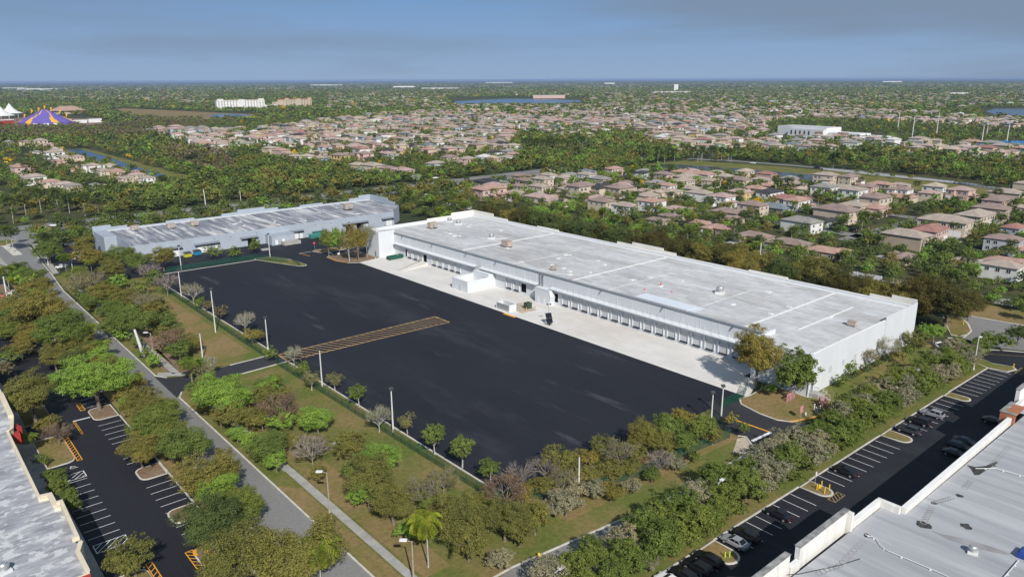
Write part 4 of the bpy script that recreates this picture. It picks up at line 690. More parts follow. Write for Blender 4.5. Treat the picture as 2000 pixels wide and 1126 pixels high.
for i, (b, ty, lb) in enumerate((((1753, 254), 216, 'slim ballpark light mast, leftmost of the masts by the white school'), ((1781, 271), 226, 'ballpark light mast left of the tallest blue-white mast'), ((1828, 268), 219, 'tallest ballpark light mast with a wide lamp rack'), ((1916, 286), 244, 'ballpark light mast second from the right edge'), ((1926, 268), 243, 'short ballpark light mast between the two right masts'), ((1965, 284), 238, 'ballpark light mast nearest the right edge'), ((1950, 268), 251, 'shortest ballpark light mast beside the right mast'), ((1230, 182), 160, 'distant thin radio mast above the far lake'))):
    h = hz(b, ty); t = thing('light_mast', lb, 'light mast', (*at(*b), 0), .3, 'ballpark light masts'); mb = MB(); mb.tube((0, 0, 0), (0, 0, h), .6, .35, 8); mb.build('pole', 'pole_white', t)
    if i < 7: mb = MB(); [mb.box(-2, 2, -.3, .3, h-z, h-z+.7) for z in (.7, 2, 3.3)[:2+(i == 2)]]; mb.split('lamp_rack', 'metal_galv', t)
# ================================================================ small street things
def hydrant(x, y, label, s=1.3, mat='hydrant_yellow'):
    mb = MB(); mb.lathe([(.2, 0), (.2, .08), (.13, .1), (.13, .55), (.17, .57), (.15, .68), (.05, .78), (.05, .85)], 0, 0, 10); mb.tube((-.25, 0, .42), (.25, 0, .42), .07, n=8); mb.tube((0, -.25, .4), (0, 0, .4), .08, n=8)
    o = mb.build('fire_hydrant', mat); o.location = (x, y, 0); o.scale = (s,)*3; tag(o, label, 'fire hydrant')
hydrant(*at(1052.5, 1090), 'yellow fire hydrant on the grass at the bottom middle'); x, y = at(1545, 981); hydrant(121.5, 55.6, 'yellow fire hydrant among bollards on the long traffic island of the right car park'); hydrant(*at(1573, 812), 'small pale hydrant on the round grassy island at the warehouse corner', 1.2, 'pole_white')
for i, (px, py, lb) in enumerate(((1595, 957, 'left yellow bollard by the hydrant island in the right car park'), (1604, 951, 'rear yellow bollard by the hydrant island in the right car park'), (1610, 964, 'front yellow bollard by the hydrant island in the right car park'), (1619, 958, 'right yellow bollard by the hydrant island in the right car park'), (1979, 719, 'yellow bollard on the end island of the far right bays'), (401, 1079, 'left yellow bollard on the hatched island at the bottom of the left car park'), (407, 1085, 'right yellow bollard on the hatched island at the bottom of the left car park'), (1881, 634, 'yellow bollard beside the grass island at the far right street'))): bollard(*at(px, py), lb, None, 'yellow bollards on the traffic islands', 1.15)
bollard(91.3, 55.2, 'lime green marker post on the island among the parked black cars', LIME := BOL.mesh('bollard', 'lime'), 'lime marker posts'); bollard(91.9, 54.8, 'second lime marker post right beside the first on the island among black cars', LIME, 'lime marker posts')
for i, (px, py) in enumerate(((1593, 806), (1596, 808), (1601, 803), (1621, 797), (1590, 800))): bollard(*at(px, py), f'white post on the corner island near the pink valves, {ordn(sorted((1593, 1596, 1601, 1621, 1590)).index(px))} from the left', BOLW, 'white posts round the pink valves', 1.3)
def sign(b, label, w_, h_, mat, ph=2.2, shape='rect', ang=0., txt=None):
    t = thing('road_sign', label, 'sign', (*at(*b), 0), ang); mb = MB(); mb.tube((0, 0, 0), (0, 0, ph+h_), .05, n=6); mb.build('post', 'metal_galv', t); mb = MB()
    if shape == 'oct': P = [(w_/2*math.cos(R(22.5+45*i)), ph+h_/2+w_/2*math.sin(R(22.5+45*i))) for i in range(8)]
    else: P = [(-w_/2, ph), (w_/2, ph), (w_/2, ph+h_), (-w_/2, ph+h_)]
    n = len(P); mb.add([(x, -.06, z) for x, z in P]+[(x, -.1, z) for x, z in P], [tuple(range(n-1, -1, -1))[::-1], tuple(range(n, 2*n))]+[(i, n+i, n+(i+1) % n, (i+1) % n) for i in range(n)]); s_ = mb.build('sign_face', mat, t)
    if txt:
        c = bpy.data.curves.new('lettering', 'FONT'); c.body = txt; c.size = w_*.33; c.align_x = 'CENTER'; c.align_y = 'CENTER'; c.extrude = .005; c.materials.append(MATS['lamp_glass']); q = bpy.data.objects.new('lettering', c); o = bpy.data.objects.new('lettering', bpy.data.meshes.new_from_object(q)); COL.objects.link(o); bpy.data.objects.remove(q); o.parent = s_; o.location = (0, -.108, ph+h_/2); o.rotation_euler = (R(90), 0, 0)
sign((614.5, 486), 'red octagonal stop sign on the island before the grey warehouse', 1.0, 1.0, 'sign_red', 2.2, 'oct', -.3, 'STOP'); sign((1563, 818), 'pink-brown framed notice sign on the corner island', 1.3, 1.6, 'pink_primer', 1.6); sign((662, 507), 'small white sign on the mulch island by the far left corner of the warehouse', .9, .8, 'lamp_glass', 2.2); sign((1591, 948), 'thin white sign on the hydrant island in the right car park', .5, .7, 'lamp_glass', 2.2); sign((5.5, 590), 'small red sign on the island at the far left edge', .9, 1.0, 'sign_red', 1.8, 'oct', -.3, 'STOP')
t = thing('pipe_valves', 'pink-primed backflow pipes and valves on the corner island', 'pipes', (*at(1607, 795), .15), .6); mb = MB()
for yy in (-.7, .5): mb.tube((-1.9, yy, .1), (-1.9, yy, 1.2), .2, n=8); mb.tube((1.9, yy, .1), (1.9, yy, 1.2), .2, n=8); mb.tube((-1.9, yy, 1.2), (1.9, yy, 1.2), .22, n=8)
mb.build('pipe', 'pink_primer', t); mb = MB(); [(mb.tube((x, yy, 1.3), (x, yy, 2.0), .09, n=6), mb.tube((x, yy, 2.0), (x, yy, 2.08), .38, n=10)) for x in (-.8, .8) for yy in (-.7, .5)]; mb.split('valve_wheel', 'pink_primer', t, 2)
t = thing('pipe_rack', 'low red-brown pipes against the corner of the white warehouse', 'pipes', (153.9, 79.6, .15), 0); mb = MB(); [mb.tube((-1.5+i*.75, 0, 0), (-1.5+i*.75, 0, 1.6), .16, n=8) for i in range(5)]; mb.tube((-1.6, 0, 1.6), (1.6, 0, 1.6), .16, n=8); mb.build('pipe', 'pink_primer', t)
t = thing('white_trailer', 'small white box trailer on the island at the far left edge', 'trailer', (*at(28, 584), 0), .9); mb = MB(); mb.box(-2.2, 2.2, -1.1, 1.1, .6, 2.9); mb.tube((2.2, 0, .6), (3.2, 0, .5), .07, n=6); mb.build('body', 'pole_white', t); mb = MB(); [mb.tube((0, s*.95, .4), (0, s*1.15, .4), .4, n=12) for s in (-1, 1)]; mb.split('wheel', 'rubber', t)
# ================================================================ cars
def car_meshes(kind):
    """body lofted from cross-sections, glass proud of the cabin, separate wheels and lamps; nose to +X"""
    if kind == 'sedan': Lh, Wh, prof, cab = 2.35, .92, [(-2.35, .45, .78), (-2.2, .3, .95), (-1.6, .26, 1.0), (1.0, .26, .98), (1.9, .28, .86), (2.25, .34, .72), (2.35, .45, .62)], [(-1.75, .98), (-1.0, 1.42), (.15, 1.45), (1.05, .99)]
    elif kind == 'suv': Lh, Wh, prof, cab = 2.35, .96, [(-2.35, .5, 1.0), (-2.25, .34, 1.12), (1.0, .32, 1.12), (1.9, .34, 1.02), (2.25, .4, .9), (2.35, .5, .75)], [(-2.2, 1.1), (-1.85, 1.66), (.1, 1.70), (1.1, 1.12)]
    else: Lh, Wh, prof, cab = 2.9, 1.0, [(-2.9, .6, 1.12), (-2.8, .45, 1.18), (1.3, .4, 1.18), (2.4, .42, 1.12), (2.8, .48, 1.0), (2.9, .6, .85)], [(-.75, 1.16), (-.55, 1.86), (.7, 1.88), (1.45, 1.17)]
    b = MB(); ring = []
    for x, z0, z1 in prof:
        k = 1-.10*(abs(x)/Lh)**6; w_ = Wh*k; ring.append([(x, -w_*.86, z0), (x, -w_, z0+.14), (x, -w_, z1-.14), (x, -w_*.9, z1), (x, w_*.9, z1), (x, w_, z1-.14), (x, w_, z0+.14), (x, w_*.86, z0)])
    vs = [p for r_ in ring for p in r_]; n = 8; fs = []
    for i in range(len(ring)-1):
        for j in range(n): fs.append((i*n+j, i*n+(j+1) % n, (i+1)*n+(j+1) % n, (i+1)*n+j))
    fs += [tuple(range(n)), tuple(range((len(ring)-1)*n+n-1, (len(ring)-1)*n-1, -1))]; b.add(vs, [f[::-1] for f in fs])
    (x0, z0), (x1, z1), (x2, z2), (x3, z3) = cab; wb, wt = Wh*.9, Wh*.72
    b.add([(x0, -wb, z0), (x3, -wb, z3), (x3, wb, z3), (x0, wb, z0), (x1, -wt, z1), (x2, -wt, z2), (x2, wt, z2), (x1, wt, z1)], [(0, 1, 5, 4), (2, 3, 7, 6), (4, 5, 6, 7), (1, 2, 6, 5), (3, 0, 4, 7)])
    if kind == 'pickup': b.box(-2.75, -.85, -.98, -.9, 1.15, 1.3); b.box(-2.75, -.85, .9, .98, 1.15, 1.3); b.box(-2.83, -2.75, -.98, .98, 1.12, 1.3)
    b.box(.55, .75, -Wh-.16, -Wh+.05, z3-.05, z3+.1); b.box(.55, .75, Wh-.05, Wh+.16, z3-.05, z3+.1)
    gl = MB(); e = .012
    def quad(a, c, d, f, nrm): gl.add([tuple(np.array(p)+np.array(nrm)*e) for p in (a, c, d, f)], [(0, 1, 2, 3)])
    lerp = lambda p, q, t: tuple(np.array(p)*(1-t)+np.array(q)*t)
    for s in (-1, 1):
        A, B_, C_, D = (x0, s*wb, z0), (x3, s*wb, z3), (x2, s*wt, z2), (x1, s*wt, z1)
        for t0, t1 in ((.1, .46), (.5, .9)):
            p = [lerp(lerp(A, B_, t0), lerp(D, C_, t0), .12), lerp(lerp(A, B_, t1), lerp(D, C_, t1), .12), lerp(lerp(A, B_, t1), lerp(D, C_, t1), .88), lerp(lerp(A, B_, t0), lerp(D, C_, t0), .88)]
            quad(*(p if s < 0 else p[::-1]), (0, s, .3))
    P = [(x3, -wb, z3), (x3, wb, z3), (x2, wt, z2), (x2, -wt, z2)]; c = np.mean(P, 0); quad(*[lerp(p, c, .1) for p in P], (1, 0, 1)); P = [(x0, wb, z0), (x0, -wb, z0), (x1, -wt, z1), (x1, wt, z1)]; c = np.mean(P, 0); quad(*[lerp(p, c, .1) for p in P], (-1, 0, 1))
    wr = .33 if kind == 'sedan' else .38; ty = MB(); ty.tube((0, -.11, 0), (0, .11, 0), wr, n=16); rm = MB(); rm.tube((0, -.125, 0), (0, .125, 0), wr*.62, n=10)
    hl = MB(); hl.box(-.06, .03, -.2, .2, -.07, .07)
    return dict(kind=kind, body=b.v and b, glass=gl, tyre=ty.mesh('tyre', 'rubber'), rim=rm.mesh('rim', 'metal_galv'), head=hl.mesh('headlight', 'lamp_glass'), tail=hl.mesh('tail_light', 'tail_red'), L=Lh, W=Wh, wr=wr, hz=prof[-2][2]-.12, tz=prof[1][2]-.2)
CARS = {k: car_meshes(k) for k in ('sedan', 'suv', 'pickup')}; BODY = {}; GLASS = {k: c['glass'].mesh('window', 'car_glass') for k, c in CARS.items()}
def car(kind, colour, x, y, rz, label, grp, z=.05, s=1.0):
    c = CARS[kind]; t = thing('pickup_truck' if kind == 'pickup' else 'parked_car', label, 'pickup truck' if kind == 'pickup' else 'car', (x, y, z), rz, grp); t.scale = (s,)*3
    if (kind, colour) not in BODY: BODY[kind, colour] = c['body'].mesh('body', 'paint_car_'+colour)
    inst('body', BODY[kind, colour], t); inst('window', GLASS[kind], t)
    for a in (-1, 1):
        for b in (-1, 1): w_ = inst('wheel', c['tyre'], t, (a*c['L']*.6, b*(c['W']-.1), c['wr'])); inst('rim', c['rim'], w_)
        inst('headlight', c['head'], t, (c['L']-.02, a*c['W']*.68, c['hz'])); inst('tail_light', c['tail'], t, (-c['L']+.02, a*c['W']*.68, c['tz']), R(180))
G1 = 'cars parked in the right car park'
for kd, col, x, dy, hd, lb in (('suv', 'silver', 169.4, 2.9, 1, 'silver-white SUV parked nose to the hedge in the right car park'), ('suv', 'black', 163.2, 2.7, 1, 'black SUV parked left of the silver SUV in the right car park'), ('suv', 'dark', 157.3, 3.0, 1, 'dark blue-black SUV beside the round grass island in the right car park'),
    ('sedan', 'black', 130.6, 3.0, 1, 'black sedan parked alone midway along the right car park'), ('sedan', 'black', 107.9, 3.0, 1, 'black sedan parked alone below the hydrant island in the right car park'), ('suv', 'black', 98.2, 3.1, 1, 'black SUV right of the silver sedan at the bottom of the right car park'), ('sedan', 'silver', 95.4, 2.9, 1, 'silver-grey sedan beside the island with lime posts at the bottom'),
    ('suv', 'black', 88.2, 3.0, 1, 'black SUV just left of the island with lime posts'), ('suv', 'black', 85.4, 3.1, 1, 'black boxy SUV, second left of the island with lime posts'), ('sedan', 'black', 82.5, 3.0, 1, 'black sedan, third left of the island with lime posts'), ('sedan', 'white', 79.6, 2.6, 1, 'white car at the bottom edge of the right car park')):
    car(kd, col, x, ky(x)-dy, R(90), lb, G1)
for i, (px, py, col, lb) in enumerate(((1888, 868, 'dark', 'dark car in deep shade under the right building parapet'), (1878, 880, 'black', 'black SUV in deep shade, middle of three under the parapet'), (1868, 892, 'black', 'black car in deep shade, leftmost of three under the parapet'), (1944, 828, 'black', 'black car in deep shade beside the orange tower'))):
    x, y = at(px, py); car('suv' if i == 1 else 'sedan', col, x, y+.3, R(-90), lb, G1)
G2 = 'cars parked in the left car park'; x, y = at(116, 697); car('pickup', 'white', x, y, R(180), 'white pickup truck parked under trees in the left car park', G2, .05, 1.05)
car('sedan', 'white', x+.1, y-3.0, R(180), 'white sedan between the white pickup and the red car', G2); car('sedan', 'red', x+.6, y-5.6, R(180), 'small red car parked under trees in the left car park', G2)
car('sedan', 'blue', *at(4, 709), 0, 'blue car half hidden at the left edge by red shrubs', G2); car('suv', 'white', *at(22, 703), 0, 'white car beside the blue car at the left edge', G2)
G3 = 'cars parked beside the grey warehouse'
for px, py, col, lb in ((122, 523, 'white', 'white car nearest the lamp beside the grey warehouse'), (161, 502, 'silver', 'silver car in the far bays beside the grey warehouse'), (165, 508, 'white', 'white car beside the silver car near the grey warehouse'), (138, 479, 'white', 'white car at the far end of the car park by the grey warehouse'), (85, 511, 'silver', 'silver car on the street edge behind the twin-headed lamp'), (150, 494, 'dark', 'dark car in the far bays beside the grey warehouse')): car('sedan', col, *at(px, py), R(10), lb, G3)
G4 = 'cars among the houses'
for px, py, kd, col, a, lb in ((1664, 452, 'suv', 'black', 90, 'black SUV on the driveway of the side street among the houses'), (1418, 397, 'suv', 'dark', 0, 'dark car beside the white van among the houses'), (1470, 320, 'sedan', 'white', 95, 'white car driving on the road beyond the pond'), (1595, 329, 'suv', 'black', 95, 'black car driving on the road beyond the pond'), (1500, 384, 'suv', 'white', 90, 'white car before the grey roofed house'), (850, 349, 'sedan', 'white', 0, 'white car on the avenue gap behind the grey warehouse'), (108, 442, 'sedan', 'white', 0, 'white car on the avenue at the far left'), (440, 418, 'sedan', 'red', 0, 'red car on the avenue behind the grey warehouse trees')): car(kd, col, *at(px, py), R(a), lb, G4, .07, 1.1)
t = thing('delivery_van', 'white delivery van parked among the near houses', 'van', (*at(1391, 399), .05), R(60)); mb = MB(); mb.box(-3, 1.4, -1.1, 1.1, .5, 3.0); mb.add([(1.42, -1, .5), (2.8, -1, .5), (2.8, 1, .5), (1.42, 1, .5), (1.42, -1, 2.3), (2.0, -.95, 2.2), (2.0, .95, 2.2), (1.42, 1, 2.3), (2.8, -1, 1.3), (2.8, 1, 1.3)], [(0, 1, 8, 5, 4), (3, 7, 6, 9, 2), (1, 2, 9, 8), (4, 5, 6, 7), (5, 8, 9, 6)]); mb.build('body', 'paint_car_white', t)
mb = MB(); mb.add([(2.1, -.85, 2.1), (2.78, -.85, 1.4), (2.78, .85, 1.4), (2.1, .85, 2.1)], [(0, 1, 2, 3)]); mb.v = [(a+.02, b, c+.02) for a, b, c in mb.v]; mb.build('windscreen', 'car_glass', t)
for a in (-2, 1.9):
    for b in (-1, 1): inst('wheel', CARS['suv']['tyre'], t, (a, b, .4))
# ================================================================ houses
def hip(mb, x0, x1, y0, y1, z, pitch=.36, ov=.55, mi=0):
    x0 -= ov; x1 += ov; y0 -= ov; y1 += ov; w_, d = x1-x0, y1-y0; h = min(w_, d)/2*pitch; zt = z+.16
    if w_ >= d: a, b = (x0+d/2, (y0+y1)/2), (x1-d/2, (y0+y1)/2)
    else: a, b = ((x0+x1)/2, y0+w_/2), ((x0+x1)/2, y1-w_/2)
    vs = [(x0, y0, z), (x1, y0, z), (x1, y1, z), (x0, y1, z), (x0, y0, zt), (x1, y0, zt), (x1, y1, zt), (x0, y1, zt), (*a, zt+h), (*b, zt+h)]
    fs = [(3, 2, 1, 0), (0, 1, 5, 4), (1, 2, 6, 5), (2, 3, 7, 6), (3, 0, 4, 7)]
    fs += [(4, 5, 9, 8), (5, 6, 9), (6, 7, 8, 9), (7, 4, 8)] if w_ >= d else [(4, 5, 8), (5, 6, 9, 8), (6, 7, 9), (7, 4, 8, 9)]
    mb.add(vs, fs, mi)
HP = []
def variant(boxes, wins, gar, door):
    w_ = MB(); r_ = MB()
    for x0, x1, y0, y1, h in boxes: w_.box(x0, x1, y0, y1, 0, h, bottom=False); hip(r_, x0, x1, y0, y1, h)
    HP.append(dict(wall=w_.mesh('wall', 'stucco_beige'), roof=r_.mesh('roof', 'roof_tile_tan'), wins=wins, gar=gar, door=door, boxes=boxes))
# windows: (x, y, z, facing degrees, width, height) ; facing -Y = front
def front(xs, y, z, f=-90, w_=1.5, h=1.4): return [(x, y, z, f, w_, h) for x in xs]
variant([(-7, 7, -4.5, 5, 5.9), (1, 7.01, -8.5, -4.4, 3.1)], front((-5, -2.2, 4), -4.5, 3.6)+front((-5, -2), -4.5, .9)+[(-7, y, z, 180, 1.4, 1.3) for y in (-2, 2.5) for z in (1., 3.7)]+[(7, y, z, 0, 1.4, 1.3) for y in (-1, 3) for z in (1., 3.7)]+front((-4, 0, 4), 5, 3.7, 90), (4, -8.5, -90, 4.6), (-.4, -4.5, -90))
variant([(-8, 8, -4.5, 4.5, 3.1), (-8.01, -2, -8, -4.4, 3.1)], front((.5, 3.5, 6.2), -4.5, .9)+[(8, y, 1., 0, 1.5, 1.3) for y in (-2, 2)]+[(-8, 2, 1., 180, 1.5, 1.3)]+front((-4, 1, 5), 4.5, .9, 90, 2), (-5, -8, -90, 4.6), (-.8, -4.5, -90))
variant([(-6, 6, -5, 5, 6.0), (-6.01, -1, -7.5, -4.9, 5.98), (5.9, 9.5, -4, 3, 3.1)], front((-3.5,), -7.5, 3.6)+front((1, 4), -5, 3.6)+front((2.6,), -5, .9)+[(-6, y, z, 180, 1.4, 1.3) for y in (-2, 3) for z in (1., 3.8)]+front((-4, 0, 4), 5, 3.8, 90)+[(6, 1, 4, 0, 1.3, 1.2)], (-3.5, -7.5, -90, 4.2), (.5, -5, -90))
variant([(-8.5, 8.5, -5.5, 5.5, 5.6)], front((-6.5, -3.5, 1, 4, 6.8), -5.5, 3.5)+front((-6.5, 1), -5.5, .9)+[(-8.5, y, z, 180, 1.4, 1.3) for y in (-3, 3) for z in (1., 3.6)]+[(8.5, y, z, 0, 1.4, 1.3) for y in (-3, 3) for z in (1., 3.6)], (5, -5.5, -90, 4.6), (-1.2, -5.5, -90))
WIN = MB(); WIN.box(0, .05, -.5, .5, 0, 1); WINM = WIN.mesh('window', 'window_dark'); WF = MB()
for a, b, c, d in ((-.58, -.5, -.06, 1.06), (.5, .58, -.06, 1.06), (-.5, .5, -.08, 0), (-.5, .5, 1, 1.06), (-.03, .03, 0, 1)): WF.box(.051, .09, a, b, c, d)
WFM = WF.mesh('window_frame', 'door_white'); GAM = MB(); GAM.box(0, .05, -.5, .5, 0, 1); [GAM.box(.051, .07, -.48, .48, z, z+.2) for z in (.03, .27, .51, .75)]; GAMM = GAM.mesh('garage_door', 'door_white'); DOM = MB(); DOM.box(0, .06, -.5, .5, 0, 2.2); DOMM = DOM.mesh('front_door', 'window_dark')
houses = []; HGRID = {}
def hblock(x, y, r=9):
    HGRID.setdefault((int(x//20), int(y//20)), []).append((x, y, r))
def near_house(x, y, pad=0):
    i, j = int(x//20), int(y//20)
    return any((x-a)**2+(y-b)**2 < (r+pad)**2 for di in (-1, 0, 1) for dj in (-1, 0, 1) for a, b, r in HGRID.get((i+di, j+dj), ()))
def house(x, y, s, v, q, roof, wallc, detail, label, grp):
    p = HP[v]; t = thing('house', label, 'house', (x, y, 0), R(q), grp); t.scale = (s, s, min(s, 1.15))
    for nm, key in (('wall', 'stucco_'+wallc), ('roof', 'roof_tile_'+roof)):
        o = inst(nm, p[nm], t); o.material_slots[0].link = 'OBJECT'; o.material_slots[0].material = MATS[key]
    if detail:
        for (wx, wy, wz, f, ww, wh_) in p['wins']:
            a = R(f); o = inst('window', WINM, t, (wx+.003*math.cos(a), wy+.003*math.sin(a), wz), a, (1, ww, wh_))
            if detail > 1: inst('window_frame', WFM, o)
        gx, gy, f, gw_ = p['gar']; inst('garage_door', GAMM, t, (gx, gy-.003, .02), R(f), (1, gw_, 2.3)); gx, gy, f = p['door']; inst('front_door', DOMM, t, (gx, gy-.003, .02), R(f))
    hblock(x, y, 9.5*s)
rs = random.Random(11)
def Zm(x0, y0, s): return lambda x, y: (x0+x*s, y0+y*s)
r3 = Zm(1300, 140, .35533); r2z = Zm(600, 140, .35533); r8 = Zm(0, 190, .20422); r1 = Zm(0, 120, .35533)
HL = []   # (px, py, width px, roof, wall, storeys)
for z, k, rows in ((r3, .35533, ((700, 985, 230, 'brown', 'tan', 1), (900, 1030, 230, 'salmon', 'tan', 1), (505, 940, 200, 'brown', 'tan', 1), (315, 895, 180, 'salmon', 'tan', 1), (190, 860, 150, 'salmon', 'beige', 1), (760, 885, 200, 'grey', 'white', 2), (850, 850, 190, 'charcoal', 'grey', 1), (960, 830, 230, 'brown', 'beige', 2), (1045, 800, 200, 'tan', 'beige', 2), (1130, 800, 180, 'salmon', 'pink', 2), (1170, 760, 220, 'brown', 'beige', 2), (1290, 722, 190, 'salmon', 'beige', 1), (1560, 895, 280, 'tan', 'beige', 2), (1720, 855, 240, 'tan', 'beige', 2), (1340, 972, 250, 'tan', 'tan', 2), (1470, 935, 230, 'red', 'pink', 2), (1810, 822, 240, 'brown', 'tan', 2), (1880, 995, 250, 'brown', 'grey', 2), (1935, 915, 200, 'red', 'blue', 2), (1900, 1090, 260, 'salmon', 'tan', 1), (1640, 705, 180, 'pink', 'pink', 2), (1890, 718, 190, 'tan', 'beige', 2), (1490, 682, 170, 'cream', 'white', 2), (1200, 642, 140, 'salmon', 'tan', 1), (1020, 622, 140, 'brown', 'beige', 2), (890, 617, 150, 'tan', 'beige', 2), (1035, 708, 180, 'tan', 'white', 2), (880, 690, 170, 'grey', 'white', 2), (745, 682, 110, 'cream', 'beige', 2), (690, 735, 210, 'red', 'white', 1), (580, 718, 170, 'charcoal', 'white', 2), (610, 782, 200, 'slate', 'grey', 1), (490, 792, 180, 'brown', 'beige', 2), (350, 805, 180, 'brown', 'tan', 1), (415, 712, 150, 'pink', 'yellow', 2), (195, 712, 140, 'tan', 'white', 2), (95, 642, 130, 'tan', 'beige', 2), (255, 637, 110, 'tan', 'beige', 2), (405, 634, 130, 'brown', 'beige', 2), (290, 587, 100, 'tan', 'beige', 2), (440, 587, 120, 'cream', 'beige', 2), (560, 593, 100, 'red', 'pink', 2), (140, 572, 80, 'pink', 'beige', 2), (560, 645, 100, 'salmon', 'tan', 1), (40, 705, 130, 'tan', 'beige', 2), (1300, 640, 110, 'tan', 'beige', 1), (1960, 790, 130, 'tan', 'beige', 2), (20, 575, 110, 'charcoal', 'beige', 1), (30, 820, 120, 'brown', 'tan', 1), (1690, 1080, 150, 'tan', 'beige', 1), (1990, 650, 120, 'tan', 'beige', 2), (1960, 1010, 150, 'salmon', 'white', 1))),
                   (r2z, .35533, ((1000, 705, 200, 'salmon', 'pink', 2), (880, 700, 90, 'slate', 'white', 2), (1000, 638, 180, 'charcoal', 'tan', 1), (1150, 692, 130, 'tan', 'tan', 1), (1280, 722, 170, 'pink', 'beige', 1), (1385, 740, 150, 'pink', 'beige', 1), (1180, 598, 120, 'brown', 'tan', 1), (1265, 592, 90, 'brown', 'tan', 1), (1420, 680, 100, 'tan', 'beige', 2), (1515, 688, 180, 'brown', 'beige', 2), (1630, 685, 150, 'charcoal', 'beige', 2), (1710, 695, 160, 'brown', 'tan', 2), (1610, 634, 130, 'grey', 'tan', 2), (1760, 645, 100, 'brown', 'white', 2), (1915, 645, 110, 'grey', 'blue', 2), (1540, 578, 90, 'slate', 'blue', 2), (1690, 572, 110, 'salmon', 'beige', 2), (1840, 592, 100, 'charcoal', 'white', 2), (1880, 735, 150, 'tan', 'beige', 2), (1935, 705, 120, 'cream', 'beige', 2), (1930, 842, 130, 'brown', 'tan', 1), (1350, 572, 100, 'white', 'white', 1), (220, 565, 70, 'tan', 'pink', 1))),
                   (r8, .20422, ((240, 472, 140, 'brown', 'beige', 2), (370, 472, 170, 'tan', 'beige', 2), (480, 482, 110, 'pink', 'pink', 2), (342, 542, 80, 'grey', 'white', 1), (520, 537, 130, 'cream', 'beige', 2), (500, 592, 200, 'tan', 'white', 2), (612, 622, 160, 'tan', 'beige', 2), (732, 612, 120, 'pink', 'beige', 2), (552, 658, 130, 'salmon', 'pink', 2), (640, 682, 130, 'tan', 'beige', 1), (742, 714, 100, 'red', 'pink', 1), (872, 718, 180, 'tan', 'white', 2), (1042, 698, 130, 'cream', 'white', 2), (982, 752, 150, 'tan', 'beige', 2), (1100, 780, 200, 'salmon', 'beige', 2), (1190, 828, 150, 'tan', 'beige', 2), (1290, 795, 130, 'pink', 'beige', 2), (1400, 828, 150, 'tan', 'white', 2), (1300, 742, 90, 'salmon', 'beige', 1), (175, 748, 230, 'salmon', 'pink', 2), (300, 842, 220, 'tan', 'white', 2), (450, 868, 170, 'salmon', 'beige', 2), (590, 890, 170, 'tan', 'beige', 2), (682, 905, 130, 'grey', 'tan', 2), (900, 872, 150, 'grey', 'tan', 1), (70, 460, 110, 'grey', 'beige', 2)))):
    for zx, zy, w_, rf_, wl, st_ in rows: HL.append((*z(zx, zy), w_*k, rf_, wl, st_))
ADJ = dict(brown='brown tile', tan='tan tile', pink='pale pink tile', salmon='salmon tile', red='red tile', grey='grey tile', charcoal='charcoal', cream='cream tile', slate='slate blue', orange='orange tile', blue='blue tarped', white='white')
specs = []
for px, py, w_, rf_, wl, st_ in HL:
    x, y = at(px, py); d = math.hypot(x, y, H); wm = w_*d/F*tang(px)**(.35 if px < 420 else 1); s = max(.72, min(1.4, wm/(17.2 if py > 330 else 19))); q = rs.choice((0, 90, 180, 270)) if st_ == 2 else rs.choice((90, 270))
    x += 4*s*.65; y += 4*s*.75                                # the measured point is the foot of the front; the house centre lies behind it
    specs.append([x, y, s, rs.choice((0, 2, 3) if st_ == 2 else (1,)), q+rs.uniform(-4, 4), rf_, wl, st_])
    hblock(x, y, 9.5*s)
NEST = [(905, 352), (1000, 338), (1340, 336), (1500, 352), (1650, 362), (2060, 410), (2060, 575), (1780, 528), (1500, 482), (1250, 438), (1060, 405), (920, 385)]
for i in range(14):                                             # the lots between the measured houses, filled along the same streets
    for j in range(24):
        x = 272+i*21.5+rs.uniform(-1.5, 1.5); y = 66+j*18.5+rs.uniform(-1.5, 1.5); a, b = proj(x, y, 0)
        if not in_poly(a, b, NEST) or near_house(x, y, 7.4) or 148 < y < 166 or (345 < x < 368 and 150 < y < 302) or 411 < x < 432 or 488 < x < 520 or y > 405: continue
        st_ = rs.choice((1, 2, 2)); s = rs.uniform(.78, .98); specs.append([x, y, s, rs.choice((0, 2, 3) if st_ == 2 else (1,)), rs.choice((0, 90, 180, 270))+rs.uniform(-3, 3), rs.choice(('tan', 'brown', 'pink', 'brown', 'salmon', 'tan', 'grey')), rs.choice(('beige', 'tan', 'white', 'pink')), st_]); hblock(x, y, 9.5*s)
NEARN = len(specs); print('near houses', NEARN)
RES = [[(285, 258), (330, 252), (420, 257), (540, 250), (640, 236), (760, 222), (960, 215), (1010, 226), (1000, 262), (1010, 290), (1000, 318), (930, 322), (850, 332), (790, 346), (700, 335), (640, 322), (540, 313), (500, 293), (440, 301), (390, 291), (340, 273)],
       [(1010, 215), (1300, 206), (1500, 208), (2060, 232), (2060, 322), (1800, 302), (1650, 307), (1560, 300), (1450, 290), (1330, 300), (1230, 262), (1100, 275), (1020, 262)]]
NOH = [[(1495, 235), (1740, 238), (2060, 260), (2060, 292), (1900, 285), (1740, 278), (1600, 272), (1495, 272)], [(870, 186), (1150, 186), (1150, 207), (870, 207)], [(1900, 206), (2060, 206), (2060, 234), (1900, 234)], [(405, 180), (640, 180), (640, 230), (405, 230)], [(-60, 196), (300, 196), (430, 212), (430, 235), (300, 252), (250, 275), (-60, 275)]]
def free_of(px, py, zones): return ~np.any([in_poly(px, py, P) for P in zones], axis=0)
